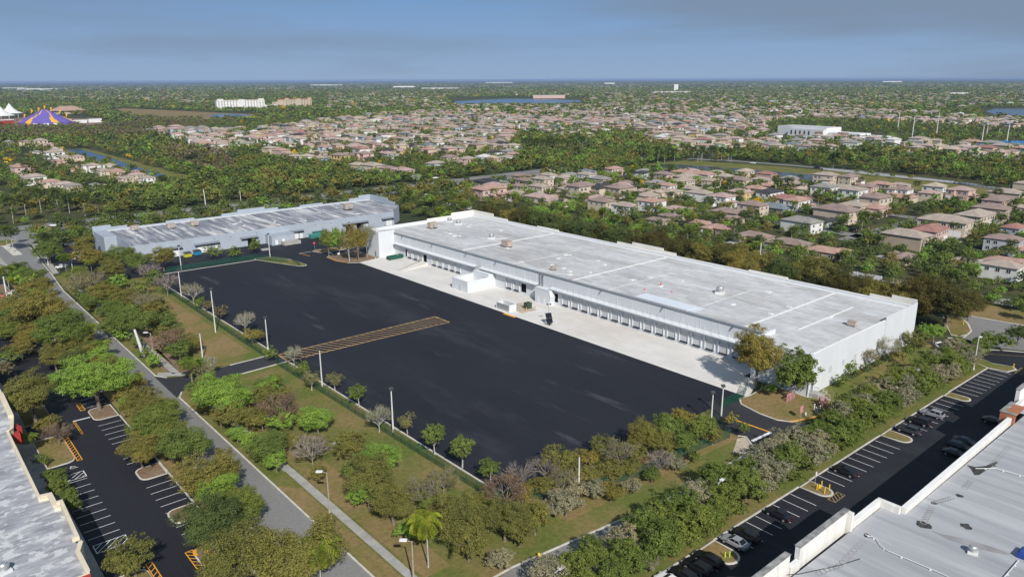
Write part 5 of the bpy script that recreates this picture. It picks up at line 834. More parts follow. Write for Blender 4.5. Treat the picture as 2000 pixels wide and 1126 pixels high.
# estates laid out as back-to-back rows along gently turned streets; rows run with the same grid as the photo
cand = []
for (x0, x1, y0, y1, ang, pitch) in ((150, 3600, 350, 4200, 0, 19), (150, 3600, -300, 2200, 0, 19)):
    pass
palette = ['tan']*8+['pink']*6+['brown']*4+['salmon']*3+['cream']*5+['grey']*3+['red']+['charcoal', 'slate', 'white', 'salmon']
wpal = ['beige']*5+['white']*4+['pink']*2+['tan']*2+['yellow', 'grey', 'blue']
for bi in range(-4, 60):                                       # blocks 240 m square, each with its own street direction
    for bj in range(-6, 60):
        bx, by = bi*240, bj*240; br = random.Random(bi*977+bj); turn = br.random() < .5; ang = R(br.uniform(-9, 9))
        for i in range(7):
            for j in range(12):
                u = (i-3)*34+(1 if br.random() < .5 else -1)*0; v = (j-5.5)*19.5
                for side in (-1, 1):
                    uu, vv = u+side*11.5*1.0, v+br.uniform(-1.5, 1.5)
                    if i == 6 or br.random() < .1: continue
                    a, b = (uu, vv) if turn else (vv, uu)
                    x = bx+a*math.cos(ang)-b*math.sin(ang); y = by+a*math.sin(ang)+b*math.cos(ang)
                    cand.append((x, y, br.uniform(.82, 1.1), br.choice((0, 1, 2, 3)), (90 if turn else 0)+(0 if side > 0 else 180)+math.degrees(ang), br.choice(palette), br.choice(wpal), br.random()))
A_ = np.array([(c[0], c[1], c[7]) for c in cand]); px, py = proj(A_[:, 0], A_[:, 1], 0*A_[:, 0]); dist = np.hypot(A_[:, 0], A_[:, 1])
inres = in_poly(px, py, RES[0]) | in_poly(px, py, RES[1])
far = (py < 214) & (py > 163) & (px > -40) & (px < 2040) & (A_[:, 2] < np.clip(.26-(dist-2200)/16000, .04, .26))
ok = (inres | far) & (px > -40) & (px < 2040) & free_of(px, py, NOH)
idx = [i for i in np.argsort(dist) if ok[i]]
procs = []
for i in idx:
    x, y, s, v, q, rf_, wl, _ = cand[i]
    if near_house(x, y, 7) and dist[i] < 1500: continue
    if dist[i] > 750 and cand[i][7] > (.72 if dist[i] < 1600 else .46): continue
    if 415 < y < 465 and x < 470: continue
    procs.append([x, y, s, v, q, rf_, wl, 1 if v == 1 else 2])
ROOM = 300-NEARN; indiv = specs+procs[:ROOM]; rest = procs[ROOM:]
for p in procs:
    if math.hypot(p[0], p[1]) < 2200: hblock(p[0], p[1], 9.5*p[2])
# labels: roof, wall, storeys and street zone, then order from the left among those that look alike
HLM = [(at(*q), nm) for q, nm in (((1391, 399), 'the white delivery van'), ((1664, 452), 'the black driveway SUV'), ((984, 372), 'the far warehouse corner'), ((330, 352), 'the lower canal end'), ((160, 300), 'the upper canal end'), ((60, 390), 'the canal-side palm row'), ((1565, 265), 'the white school hall'), ((1828, 268), 'the tallest light mast'), ((1965, 284), 'the last ballpark mast'), ((1500, 335), 'the pond'), ((1250, 300), 'the royal palms'), ((1070, 275), 'the palm row'), ((745, 242), 'the white villa terrace'), ((300, 270), 'the bare grey thicket'), ((560, 300), 'the wood edge'), ((820, 325), 'the avenue trees'), ((1270, 310), 'the avenue bend'), ((1950, 375), 'the curving road end'), ((1483, 517), 'the pale pole behind the warehouse'), ((1930, 600), 'the clipped hedge'), ((1880, 440), 'the side street top'), ((1190, 385), 'the trees beyond the warehouse roof'), ((460, 262), 'the estate corner'), ((1000, 225), 'the far lake'))]
HX = np.array([q for q, _ in HLM]); rows = {}
for sp in indiv:
    a, b = proj(sp[0], sp[1], 3); sp += [float(a), float(b)]; dd = np.hypot(HX[:, 0]-sp[0], HX[:, 1]-sp[1]); i = int(np.argmin(dd)); rows.setdefault((ADJ[sp[5]], sp[6], sp[7], i), []).append((float(dd[i]), sp))
for (rf_, wl, st_, i), L_ in rows.items():
    L_.sort(key=lambda q: q[0])
    for r_, (d, sp) in enumerate(L_): sp.append((f'{wl} {"two-storey" if st_ == 2 else "low"} house with {rf_} roof, '+('' if r_ == 0 else ordn(r_)+' ')+'nearest '+HLM[i][1], 'houses near '+HLM[i][1]))
dw = MB()
for sp in indiv[:NEARN]:
    gx, gy = HP[sp[3]]['gar'][:2]; a = R(sp[4]); c, n_ = math.cos(a), math.sin(a); s = sp[2]
    dw.sheet([(sp[0]+(X*c-Y*n_)*s, sp[1]+(X*n_+Y*c)*s) for X, Y in ((gx-2.6, gy-.05), (gx+2.6, gy-.05), (gx+2.8, gy-7), (gx-2.8, gy-7))], .06)
struct(dw, 'driveway', 'concrete_walk')
for i, sp in enumerate(indiv): house(*sp[:7], 2 if i < NEARN and sp[9] > 330 else 1 if (i < NEARN or sp[9] > 300) else 0, *sp[10])
# the houses past the three hundred nearest: one mesh, each still a walled house under a hipped roof
keys = sorted(ROOFS); wk = sorted(WALLS); mb = MB(); km = {k: i for i, k in enumerate(keys)}; wm = {k: len(keys)+i for i, k in enumerate(wk)}
for x, y, s, v, q, rf_, wl, st_ in rest:
    d = math.hypot(x, y); a = R(q); c, n_ = math.cos(a), math.sin(a)
    t_ = MB()
    for x0, x1, y0, y1, h in (HP[v]['boxes'] if d < 2200 else HP[v]['boxes'][:1]): t_.box(x0, x1, y0, y1, 0, h, wm[wl], bottom=False); hip(t_, x0, x1, y0, y1, h, mi=km[rf_])
    mb.add([(x+(X*c-Y*n_)*s, y+(X*n_+Y*c)*s, Z*s) for X, Y, Z in t_.v], t_.f); mb.m[-len(t_.f):] = t_.m
dh = struct(mb, 'distant_houses', ['roof_tile_'+k for k in keys]+['stucco_'+k for k in wk], 'stuff'); tag(dh, 'far sea of small pale houses spreading to the horizon', 'houses')
print('houses', len(indiv), len(rest))
# ================================================================ landmarks in the distance
def hotel(p0, p1, depth, h, floors, bays, wallm, roofm, label, wings=()):
    a, b = Vector((*at(*p0), 0)), Vector((*at(*p1), 0)); Lx = (b-a).length; ang = math.atan2(b.y-a.y, b.x-a.x); t = thing('hotel', label, 'building', a, ang)
    mb = MB(); mb.box(0, Lx, 0, depth, 0, h); mb.box(Lx*.02, Lx*.14, -3, -.01, 0, h+4); mb.box(Lx*.86, Lx*.98, -3, -.01, 0, h+4); mb.box(Lx*.45, Lx*.58, -2, -.01, 0, h+2.5)
    for x0, x1, y0, y1, hh in wings: mb.box(x0*Lx, x1*Lx, y0, y1, 0, hh)
    mb.build('wall', wallm, t); mb = MB(); mb.box(-.5, Lx+.5, -.5, depth+.5, h+.005, h+1.2); [mb.box(Lx*u-.4, Lx*v+.4, -3.4, -.02, h+z+.005, h+z+1) for u, v, z in ((.02, .14, 4), (.86, .98, 4))]; mb.build('roof', roofm, t)
    W1 = MB(); W1.box(-1.1, 1.1, -.12, 0, 0, 1.9); me = W1.mesh('window', 'window_dark')
    for f_ in range(floors):
        for b_ in range(bays):
            u = (b_+.7)/(bays+.4)
            if .14 < u < .45 or .58 < u < .86: inst('window', me, t, (u*Lx, -.004, 1.5+f_*(h-1)/floors))
            elif u < .98 and (u < .14 or u > .86) and u > .02: inst('window', me, t, (u*Lx, -3.004, 1.5+f_*(h-1)/floors))
hotel((424, 213), (518, 211), 26, 21, 5, 16, 'stucco_white', 'stucco_beige', 'long cream five-storey hotel on the skyline left of the orange block', ((1.001, 1.28, 3, 20, 8),))
hotel((556, 209), (609, 207), 30, 20, 5, 10, 'stucco_beige', 'roof_tile_orange', 'orange-trimmed beige hotel block on the skyline right of the cream hotel', ((-.25, -.001, 6, 24, 14),))
def bigtop():
    cx, cy = at(91, 243); W_ = 112*math.hypot(cx, cy)/F/2*tang(91); t = thing('circus_tent', 'purple and yellow striped big top tent on the far left', 'tent', (cx, cy, 0), R(-25))
    hh = hz((91, 243), 214)
    plain('canvas_purple', (.13, .10, .36), .6, .3, .06, .2); plain('canvas_yellow', (.72, .37, .03), .6, .3, .06, .2); mb = MB(); n = 96; rings = []
    prof = [(1.0, 0, .0), (1.0, .17, 0), (.82, .34, .1), (.62, .52, .3), (.42, .68, .6), (.25, .86, .8), (.10, 1.0, 1)]
    for r_, z, s_ in prof: rings.append([(W_*r_*math.cos(2*math.pi*i/n)*(1+.04*math.cos(12*math.pi*i/n*2)*(1-s_)), W_*.72*r_*math.sin(2*math.pi*i/n), hh*z) for i in range(n)])
    vs = [p for q in rings for p in q]; fs = []; ms = []
    for k_ in range(len(prof)-1):
        for i in range(n):
            fs.append((k_*n+i, k_*n+(i+1) % n, (k_+1)*n+(i+1) % n, (k_+1)*n+i)); sh = int(round(2*math.sin(k_*1.1))); wid = (3, 4, 3, 2, 2, 2)[k_]; ms.append(1 if (i+sh) % 16 < wid else 0)
    fs.append(tuple((len(prof)-1)*n+i for i in range(n))); ms.append(0); mb.add(vs, fs); mb.m = ms; mb.build('canopy', ['canvas_purple', 'canvas_yellow'], t)
    fl = MB(); fl.tube((0, 0, 0), (0, 0, 7), .25, n=6); fl.add([(.2, 0, 7), (3, .3, 6.2), (.6, .1, 1.5), (.2, 0, 1.5), (.2, .2, 7), (3, .5, 6.2), (.6, .3, 1.5), (.2, .2, 1.5)], [(0, 1, 2, 3), (7, 6, 5, 4), (0, 4, 5, 1), (1, 5, 6, 2), (2, 6, 7, 3)]); me = fl.mesh('flag_pole', 'canvas_yellow')
    for u, v, z in ((0, 0, .98), (-.5, .1, .72), (.5, .1, .68), (.2, .1, .86), (-.2, -.05, .86), (.75, 0, .45), (-.75, 0, .45)): inst('flag_pole', me, t, (u*W_, v*W_, z*hh))
    e = MB(); [e.box(W_*u, W_*(u+.2), -W_*.80, -W_*.74, 0, hh*.14) for u in (-.3, .1, .45)]; e.split('entrance', 'fence_white', t)
bigtop()
def white_tent(px, py, wpx, top, label):
    cx, cy = at(px, py); W_ = wpx*math.hypot(cx, cy)/F/2*tang(px); hh = hz((px, py), top); t = thing('marquee', label, 'tent', (cx, cy, 0), .5, 'white tensile marquees'); mb = MB(); mb.lathe([(W_, hh*.32), (W_*.62, hh*.45), (W_*.32, hh*.66), (W_*.12, hh*.88), (.3, hh)], 0, 0, 24); mb.build('canopy', 'fence_white', t)
    mb = MB(); [mb.tube((W_*.95*math.cos(a), W_*.95*math.sin(a), 0), (W_*.95*math.cos(a), W_*.95*math.sin(a), hh*.34), .4, n=6) for a in np.linspace(0, 6.28, 9)[:-1]]; mb.tube((0, 0, 0), (0, 0, hh*1.04), .3, n=6); mb.build('mast', 'pole_white', t)
white_tent(2, 236, 60, 204, 'white peaked marquee at the left edge, nearer of the two'); white_tent(22, 230, 50, 202, 'white peaked marquee just behind the big top, right of the two')
t = thing('pavilion', 'broad low red-roofed pavilion behind the big top', 'building', (*at(132, 222), 0), .3); mb = MB(); mb.box(-30, 30, -14, 14, 0, 7); mb.build('wall', 'stucco_beige', t); mb = MB(); hip(mb, -30, 30, -14, 14, 7, .6, 3); mb.build('roof', 'roof_tile_salmon', t)
t = thing('show_cabins', 'white flat-roofed service cabins beside the big top', 'building', (*at(160, 240), 0), .1); mb = MB(); [mb.box(x, x+22, -6, 6, 0, h) for x, h in ((-40, 8), (-15, 6), (10, 7))]; mb.build('wall', 'fence_white', t); mb = MB(); [mb.box(x-.5, x+22.5, -6.5, 6.5, h, h+.6) for x, h in ((-40, 8), (-15, 6), (10, 7))]; mb.build('roof', 'roof_tile_grey', t)
t = thing('show_hall', 'low red and white hall at the left edge beside the big top', 'building', (*at(10, 243), 0), .2); mb = MB(); mb.box(-25, 12, -6, 6, 0, 7); mb.build('wall', 'wall_red', t); mb = MB(); mb.box(-26, 13, -7, 7, 7, 8); mb.build('roof', 'fence_white', t)
def school():
    a, b = Vector((*at(1518, 262), 0)), Vector((*at(1612, 268), 0)); ang = math.atan2(b.y-a.y, b.x-a.x); Lx = (b-a).length; t = thing('school_hall', 'big white flat-roofed hall with a salmon end panel beyond the road', 'building', a, ang)
    mb = MB(); mb.box(0, Lx, 0, 34, 0, 11); mb.box(Lx*.3, Lx*1.02, -8, -.01, 0, 9); mb.box(Lx*1.021, Lx*1.6, 4, 30, 0, 6); mb.box(Lx*1.601, Lx*2.1, 8, 24, 0, 4.5); mb.build('wall', 'fence_white', t); mb = MB(); mb.box(.5, Lx-.5, .5, 33.5, 11.002, 11.4); mb.box(Lx*.31, Lx*1.01, -7.8, -.1, 9.002, 9.3); mb.build('roof', 'roof_white', t)
    mb = MB(); mb.box(Lx*.86, Lx*1.0, -8.2, -8.01, 0, 7); mb.box(Lx*1.2, Lx*1.4, 3.8, 3.99, 1, 6.8); mb.split('panel', 'roof_tile_salmon', t); mb = MB(); [mb.box(Lx*u, Lx*(u+.03), -8.1, -8.005, 2, 7) for u in (.36, .45, .54, .63, .72)]; mb.split('window', 'window_dark', t)
school()
for px, py, w_, h_, mat, lb in ((1072, 192, 60, 11, 'stucco_pink', 'long pinkish shopping block beyond the far lake'), (1310, 183, 70, 10, 'stucco_white', 'pale flyover slab far off right of the lake'), (1320, 178, 8, 28, 'stucco_white', 'slim white tower far off right of the lake'), (640, 168, 60, 12, 'fence_white', 'white low shed near the skyline left of centre'), (790, 172, 40, 12, 'fence_white', 'white low shed near the skyline at the centre'), (860, 175, 70, 9, 'fence_white', 'long white shed on the skyline right of centre'), (975, 162, 50, 12, 'fence_white', 'white shed on the horizon above the far lake'), (1740, 157.5, 40, 16, 'fence_white', 'white shed on the horizon at the right'), (1190, 165, 20, 16, 'stucco_white', 'small white block on the skyline right of centre'), (80, 176, 90, 9, 'fence_white', 'white row of sheds near the skyline above the big top'), (30, 174, 50, 9, 'fence_white', 'short white shed near the skyline at far left'), (1870, 186, 40, 10, 'stucco_white', 'pale block near the skyline above the right lake'), (745, 242, 40, 7, 'stucco_white', 'white villa terrace in the pink estate'), (1970, 286, 60, 5, 'roof_tile_blue', 'bright blue sheeted roof by the ballpark at the right edge')):
    if py < 161: py = 161.5
    x, y = at(px, py); d = math.hypot(x, y); W_ = w_*d/F/2*tang(px); h_ = h_ if d < 4000 else h_*1.4; t = thing('distant_building', lb, 'building', (x, y, 0), R(-41)); mb = MB(); mb.box(-W_, W_, -W_*.3, W_*.3, 0, h_); mb.box(-W_*.5, W_*.2, -W_*.34, -W_*.301, 0, h_*.7); mb.build('wall', mat, t); mb = MB(); mb.box(-W_*1.01, W_*1.01, -W_*.31, W_*.31, h_+.01, h_+.8); mb.build('roof', 'stucco_white' if mat != 'roof_tile_blue' else mat, t)
# ================================================================ trees and palms
def np_mesh(name, verts, quads, mats, mi=None):
    """quads: (n,4) index array"""
    me = bpy.data.meshes.new(name); nv, nq = len(verts), len(quads); me.vertices.add(nv); me.vertices.foreach_set('co', np.asarray(verts, np.float32).ravel())
    me.loops.add(nq*4); me.loops.foreach_set('vertex_index', np.asarray(quads, np.int32).ravel()); me.polygons.add(nq); me.polygons.foreach_set('loop_start', np.arange(0, nq*4, 4, dtype=np.int32))
    for m in mats: me.materials.append(MATS[m])
    if mi is not None: me.polygons.foreach_set('material_index', np.asarray(mi, np.int32))
    me.update(); me.validate(); return me
def leaves(rng, P, Nrm, size, jitter=.6):
    """one small quad per point, turned roughly along the given outward direction"""
    n = len(P); N_ = Nrm+rng.normal(0, jitter, (n, 3)); N_ /= np.linalg.norm(N_, axis=1)[:, None]+1e-9
    A = np.cross(N_, rng.normal(0, 1, (n, 3))); A /= np.linalg.norm(A, axis=1)[:, None]+1e-9; B = np.cross(N_, A); s = size*rng.uniform(.6, 1.35, n)[:, None]; w_ = s*rng.uniform(.5, .9, n)[:, None]
    V = np.stack([P-A*s-B*w_*.4, P+B*w_*-1+A*s*.2, P+A*s+B*w_*.4, P+B*w_-A*s*.2], 1).reshape(-1, 3)
    return V, np.arange(n*4).reshape(n, 4)
def clumps(rng, k, zc, rz, rmin, rmax, low=.2):
    C = []
    for _ in range(k):
        d = rng.normal(0, 1, 3); d /= np.linalg.norm(d); r = rng.uniform(.35, 1)**.6
        if d[2] < -low: d[2] *= .4
        q = rng.uniform(rmin, rmax); C.append((d[0]*r*(.5-q*.75), d[1]*r*(.5-q*.75), zc+d[2]*r*(rz-q*.6), q))
    return np.array(C)
def crown(seed, n, k=16, zc=.58, rz=.42, rmin=.13, rmax=.22, size=.013, sub=16):
    """lobes set over the crown, small leaf clumps set over the lobes, leaves scattered in the clumps: gaps stay between them"""
    rng = np.random.default_rng(seed); C = clumps(rng, k, zc, rz, rmin, rmax); m_ = k*sub; ci = np.repeat(np.arange(k), sub)
    d = rng.normal(0, 1, (m_, 3)); d[:, 2] += .2; d /= np.linalg.norm(d, axis=1)[:, None]; S = C[ci, :3]+d*(C[ci, 3]*rng.uniform(.55, 1.12, m_))[:, None]*np.array([1, 1, .85]); sr = C[ci, 3]*rng.uniform(.16, .42, m_)
    w_ = sr**2; li = rng.choice(m_, n, p=w_/w_.sum()); e = rng.normal(0, 1, (n, 3)); e[:, 2] += .25; e /= np.linalg.norm(e, axis=1)[:, None]
    P = S[li]+e*(sr[li]*rng.uniform(.3, 1.15, n))[:, None]*np.array([1, 1, .75]); out = P-np.array([0, 0, zc-.2]); out /= np.linalg.norm(out, axis=1)[:, None]+1e-9; P[:, 2] = np.maximum(P[:, 2], .03)
    return (*leaves(rng, P, e*.5+d[li]*.4+out*.5, size), C)
def limb_mesh(name, seed, C, mat, r0=.022, th=.30, n=6, lim=7):
    rng = np.random.default_rng(seed+99); mb = MB(); a = rng.uniform(-.02, .02, 2); mb.path([(0, 0, -.02), (a[0], a[1], th*.5), (a[0]*1.5, a[1]*1.5, th)], [r0*1.25, r0, r0*.85], n)
    for c in C[:lim]:
        m_ = np.array([a[0]*1.5, a[1]*1.5, th])*.5+c[:3]*.5; m_[2] += .02; mb.path([(a[0]*1.5, a[1]*1.5, th-.02), tuple(m_), tuple(c[:3])], [r0*.6, r0*.4, r0*.15], 5)
    return mb.mesh(name, mat)
def twigs(seed, mat, n1=10, depth=4, spread=.5, leaf=None, nl=0, th=.2, size=.012):
    """bare crown: limbs fork again and again into fine twigs"""
    rng = np.random.default_rng(seed); mb = MB(); ends = []
    def grow(p, d, l, r, k):
        q = p+d*l; mb.tube(tuple(p), tuple(q), r, r*.62, 3, cap=False); ends.append(q)
        if k == 0: return
        for _ in range(rng.integers(3, 5) if k > 1 else 3):
            e = d+rng.normal(0, spread, 3); e[2] = abs(e[2])*.9+.12; e /= np.linalg.norm(e); grow(p+(q-p)*rng.uniform(.55, 1), e, l*rng.uniform(.5, .78), r*.60, k-1)
    for i in range(n1):
        a = 2*math.pi*i/n1+rng.uniform(-.3, .3); e = np.array([math.cos(a)*.75, math.sin(a)*.75, rng.uniform(.6, 1.1)]); e /= np.linalg.norm(e); grow(np.array([0, 0, th*rng.uniform(.7, 1.1)]), e, .22, .0095, depth)
    V = np.array(mb.v); s = .5/np.percentile(np.abs(V[:, :2]), 99); V[:, :2] *= s; zmax = V[:, 2].max(); V[:, 2] *= 1/zmax; nt = len(V); E = np.array(ends)*np.array([s, s, 1/zmax])
    me = bpy.data.meshes.new('crown'); fs = [list(f) for f in mb.f]; mi = [0]*len(fs)
    if nl:
        P = E[rng.integers(0, len(E), nl)]+rng.normal(0, .028, (nl, 3)); LV, LQ = leaves(rng, P, rng.normal(0, 1, (nl, 3))+np.array([0, 0, .6]), size); V = np.vstack([V, LV]); fs += (LQ+nt).tolist(); mi += [1]*nl
    me.from_pydata(V.tolist(), [], fs); me.polygons.foreach_set('material_index', mi); me.materials.append(MATS[mat])
    if nl: me.materials.append(MATS[leaf])
    me.update(); return me
PRO = {}
def make_pro(kind, mat, seeds, n, bark='bark', **kw):
    lk = kw.pop('lk', {}); L_ = []
    for sd in seeds:
        V, Q, C = crown(sd, n, **kw); L_.append((np_mesh('crown', V, Q, [mat]), limb_mesh('trunk', sd, C, bark, **lk)))
    PRO[kind] = L_
make_pro('green', 'leaf_green', (1, 2, 3), 13000, k=20, sub=18); make_pro('bright', 'leaf_bright', (4, 5, 6), 12500, k=17, sub=18); make_pro('dark', 'leaf_dark', (7, 8), 14000, k=22, sub=18)
make_pro('olive', 'leaf_olive', (9, 10, 11), 11500, k=17, sub=18); make_pro('brown', 'leaf_brown', (12, 13, 14), 10500, k=19, sub=18); make_pro('ficus', 'leaf_ficus', (15, 16, 17), 15500, k=26, zc=.55, rz=.45, rmin=.12, rmax=.2, sub=18)
make_pro('hedge', 'leaf_hedge', (18, 19, 20), 11000, k=17, zc=.52, rz=.5, size=.015, rmin=.14, rmax=.24); make_pro('silver', 'leaf_silver', (21, 22, 23), 7000, k=17, zc=.52, rz=.5, size=.0145, rmin=.11, rmax=.22)
make_pro('pale', 'leaf_pale', (24, 25, 26), 4600, 'bark_pale', k=15, size=.0125, lk=dict(th=.26, lim=14)); make_pro('yellow', 'leaf_yellow', (27,), 7000, k=12, size=.015)
make_pro('trim', 'leaf_green', (34, 35, 36), 6500, 'bark_pale', k=13, zc=.64, rz=.36, size=.0165, lk=dict(th=.3, lim=10))
for nm_, mt_, kw_ in (('green', 'leaf_green', dict(k=26)), ('bright', 'leaf_bright', dict(k=23)), ('dark', 'leaf_dark', dict(k=28)), ('olive', 'leaf_olive', dict(k=23)), ('brown', 'leaf_brown', dict(k=25)), ('ficus', 'leaf_ficus', dict(k=32, zc=.55, rz=.45))):      # big trees carry more and finer leaves
    make_pro('big_'+nm_, mt_, (101, 102), 34000, size=.0078, sub=34, rmin=.11, rmax=.19, **kw_)
def make_twig(kind, mat, seeds, leaf=None, nl=0, depth=4, n1=9):
    TR = MB(); TR.path([(0, 0, -.02), (.006, 0, .12), (0, .004, .26)], [.022, .018, .014], 6); tm = TR.mesh('trunk', mat)
    PRO[kind] = [(twigs(s, mat, n1, depth, leaf=leaf, nl=nl), tm) for s in seeds]
make_twig('bare', 'twig', (41, 42, 43)); make_twig('red', 'twig_red', (44, 45), 'leaf_red', 2600); make_twig('sparse', 'bark_pale', (46, 47, 48), 'leaf_pale', 2600); make_twig('twiggy', 'twig', (49, 50), 'leaf_brown', 3000)
LOOK = dict(green='leafy mid-green', bright='bright green', dark='dark green', olive='olive-yellow', brown='olive-brown', ficus='dense dark olive', hedge='bushy green', silver='silver-grey', pale='thin pale green', yellow='yellow flowering', trim='small round green', bare='bare grey', red='reddish half-bare', sparse='sparse grey-green', twiggy='twiggy brown')
RATIO = dict(green=.78, bright=.75, dark=.8, olive=.8, brown=.78, ficus=.85, hedge=.85, silver=.78, pale=1.0, yellow=.8, trim=1.05, bare=.95, red=.85, sparse=1.1, twiggy=.9)
rt_ = random.Random(21)
trees = []                                                      # x, y, width, height, kind
def T_(px, py, wpx, kind, hr=None):
    """a tree whose crown is seen centred at (px, py), wpx wide in the photograph: its foot is found on the ground"""
    h = 6.
    for _ in range(4):
        x, y = at(px, py, h*.58); d = math.hypot(x, y, H-h*.58); w_ = wpx*d/F*tang(px)**.35; h = w_*(hr or RATIO[kind])
    trees.append((x, y, w_, h, kind))
for q in ((60, 770, 125, 'brown'), (185, 738, 150, 'bright'), (120, 640, 120, 'green'), (75, 600, 130, 'olive'), (150, 647, 62, 'olive'), (112, 845, 52, 'red'), (95, 824, 50, 'olive'), (76, 897, 30, 'hedge', 1.1), (106, 926, 44, 'hedge', 1.), (114, 951, 42, 'hedge', 1.), (138, 975, 52, 'hedge', 1.),
    (258, 1082, 105, 'brown'), (295, 829, 108, 'green'), (273, 876, 90, 'olive'), (357, 866, 118, 'green'), (317, 805, 90, 'green'), (404, 922, 135, 'olive'), (413, 1014, 150, 'dark'), (462, 1085, 165, 'brown'), (580, 1082, 205, 'brown'), (429, 770, 128, 'bright'), (525, 757, 62, 'bright'), (398, 735, 52, 'pale'), (390, 762, 60, 'green'),
    (525, 868, 95, 'green'), (538, 898, 58, 'bright'), (460, 807, 82, 'brown'), (544, 800, 80, 'red'), (512, 815, 70, 'brown'), (612, 816, 70, 'bright'), (608, 874, 78, 'bare'), (686, 866, 34, 'sparse', 1.4), (722, 928, 128, 'brown'), (738, 895, 95, 'bright'), (767, 980, 105, 'brown'), (739, 812, 54, 'sparse'), (795, 822, 46, 'pale'), (848, 852, 62, 'trim'), (902, 878, 64, 'trim'), (957, 914, 50, 'trim'),
    (988, 962, 85, 'red'), (1012, 925, 70, 'bare'), (898, 1010, 140, 'brown'), (915, 1058, 90, 'brown'), (985, 1012, 110, 'brown'), (1045, 1008, 85, 'olive'), (1085, 982, 62, 'silver'), (976, 1088, 60, 'silver'), (828, 962, 80, 'twiggy'), (866, 935, 60, 'twiggy'), (850, 1000, 60, 'brown'), (945, 985, 70, 'brown'),
    (1087, 895, 82, 'brown'), (1146, 890, 55, 'olive'), (1177, 868, 62, 'brown'), (1211, 885, 70, 'twiggy'), (1235, 880, 60, 'brown'), (1267, 850, 92, 'brown'), (1305, 832, 80, 'green'), (1364, 832, 76, 'green'), (1332, 817, 60, 'olive'), (1392, 850, 45, 'olive'), (1040, 995, 70, 'olive'), (1106, 975, 80, 'silver'), (1130, 945, 60, 'silver'), (1160, 950, 60, 'silver'), (1193, 955, 58, 'olive'), (1233, 945, 45, 'silver'), (1273, 925, 42, 'green'), (1289, 900, 55, 'bare'), (1320, 897, 52, 'silver'), (1361, 890, 36, 'silver'), (1426, 814, 36, 'olive'), (1454, 836, 28, 'sparse'), (1060, 945, 60, 'olive'), (1100, 935, 55, 'twiggy'),
    (1015, 1040, 65, 'brown'), (1065, 912, 60, 'bare'), (1120, 915, 60, 'olive'), (1150, 925, 55, 'olive'), (1195, 915, 60, 'brown'), (1230, 910, 50, 'brown'), (1340, 860, 60, 'green'), (1300, 865, 60, 'brown'), (1020, 960, 60, 'olive'),
    (1660, 716, 38, 'twiggy'), (1698, 697, 42, 'twiggy'), (1736, 678, 46, 'sparse'), (1789, 663, 58, 'brown'), (1826, 649, 48, 'bright'), (1757, 692, 40, 'olive'), (1642, 742, 30, 'twiggy'), (1482, 690, 118, 'olive', 1.1), (1551, 722, 104, 'hedge', 1.02), (1503, 755, 34, 'bright', .8), (1808, 640, 34, 'bright'), (1775, 685, 30, 'hedge'),
    (1854, 585, 118, 'ficus'), (1896, 592, 70, 'ficus'), (1812, 560, 80, 'ficus'), (1934, 660, 44, 'hedge'), (1915, 672, 50, 'hedge'), (1958, 665, 42, 'hedge'), (1992, 651, 48, 'dark'), (1890, 690, 46, 'silver'),
    (236, 497, 60, 'green'), (270, 509, 60, 'green'), (317, 500, 62, 'olive'), (290, 528, 46, 'bare'), (325, 552, 48, 'bare'), (218, 525, 66, 'brown'), (230, 549, 46, 'bright'), (168, 556, 70, 'twiggy'), (150, 537, 60, 'green'), (199, 574, 72, 'brown'), (242, 582, 62, 'brown'), (183, 584, 60, 'green'), (258, 624, 92, 'green'), (218, 604, 62, 'green'), (298, 605, 52, 'brown'), (326, 624, 42, 'green'), (335, 667, 66, 'red'), (286, 592, 52, 'twiggy'), (365, 660, 40, 'brown'), (320, 590, 40, 'brown'),
    (417, 489, 38, 'green'), (460, 491, 38, 'green'), (494, 477, 32, 'pale'), (376, 570, 40, 'sparse'), (389, 588, 28, 'trim'), (408, 596, 26, 'bare'), (433, 607, 36, 'bare'), (478, 628, 40, 'sparse'), (492, 652, 46, 'olive'), (527, 688, 32, 'sparse'), (573, 692, 36, 'sparse'), (607, 738, 44, 'pale'), (653, 741, 42, 'pale'), (700, 768, 46, 'trim'), (590, 716, 36, 'trim'), (404, 712, 40, 'sparse'),
    (93, 487, 62, 'green'), (62, 537, 56, 'green'), (72, 558, 62, 'olive'), (8, 651, 32, 'brown'), (15, 697, 46, 'red'), (10, 720, 40, 'bare'), (120, 463, 46, 'dark'), (165, 477, 54, 'olive'), (150, 500, 40, 'olive'), (180, 500, 56, 'olive'), (205, 505, 50, 'brown'), (640, 468, 38, 'green', 1.5), (662, 470, 38, 'bright', 1.6), (680, 466, 46, 'pale', 1.7), (698, 468, 44, 'olive', 1.7), (715, 464, 34, 'sparse', 2.), (300, 540, 40, 'twiggy'), (275, 560, 44, 'green'), (345, 640, 30, 'green'), (205, 640, 50, 'green'), (60, 640, 60, 'olive')): T_(*q)
for q in ((1655, 735, 26), (1672, 727, 26), (1690, 716, 28), (1712, 706, 28), (1733, 697, 26), (1640, 748, 22), (1752, 712, 24)): T_(*q[:3], 'dark', .6)
NPH = len(trees)
for i in range(62):                                             # the hedge row between the service road and the right car park
    x = 62+i*2.48+rt_.uniform(-.6, .6); y = (66.6 if i % 2 else 61.9)+rt_.uniform(-.8, .8)-(x-62)*.012; s = rt_.uniform(.85, 1.15)
    trees.append((x, y, 7.6*s, 6.1*s*rt_.uniform(.9, 1.1), 'silver' if rt_.random() < .3 else 'hedge'))
for i in range(26): trees.append((62+i*5.9, 60.8+rt_.uniform(-.3, .3)-i*.06, 3.2*rt_.uniform(.8, 1.2), 2.6*rt_.uniform(.8, 1.2), 'silver' if rt_.random() < .5 else 'hedge'))
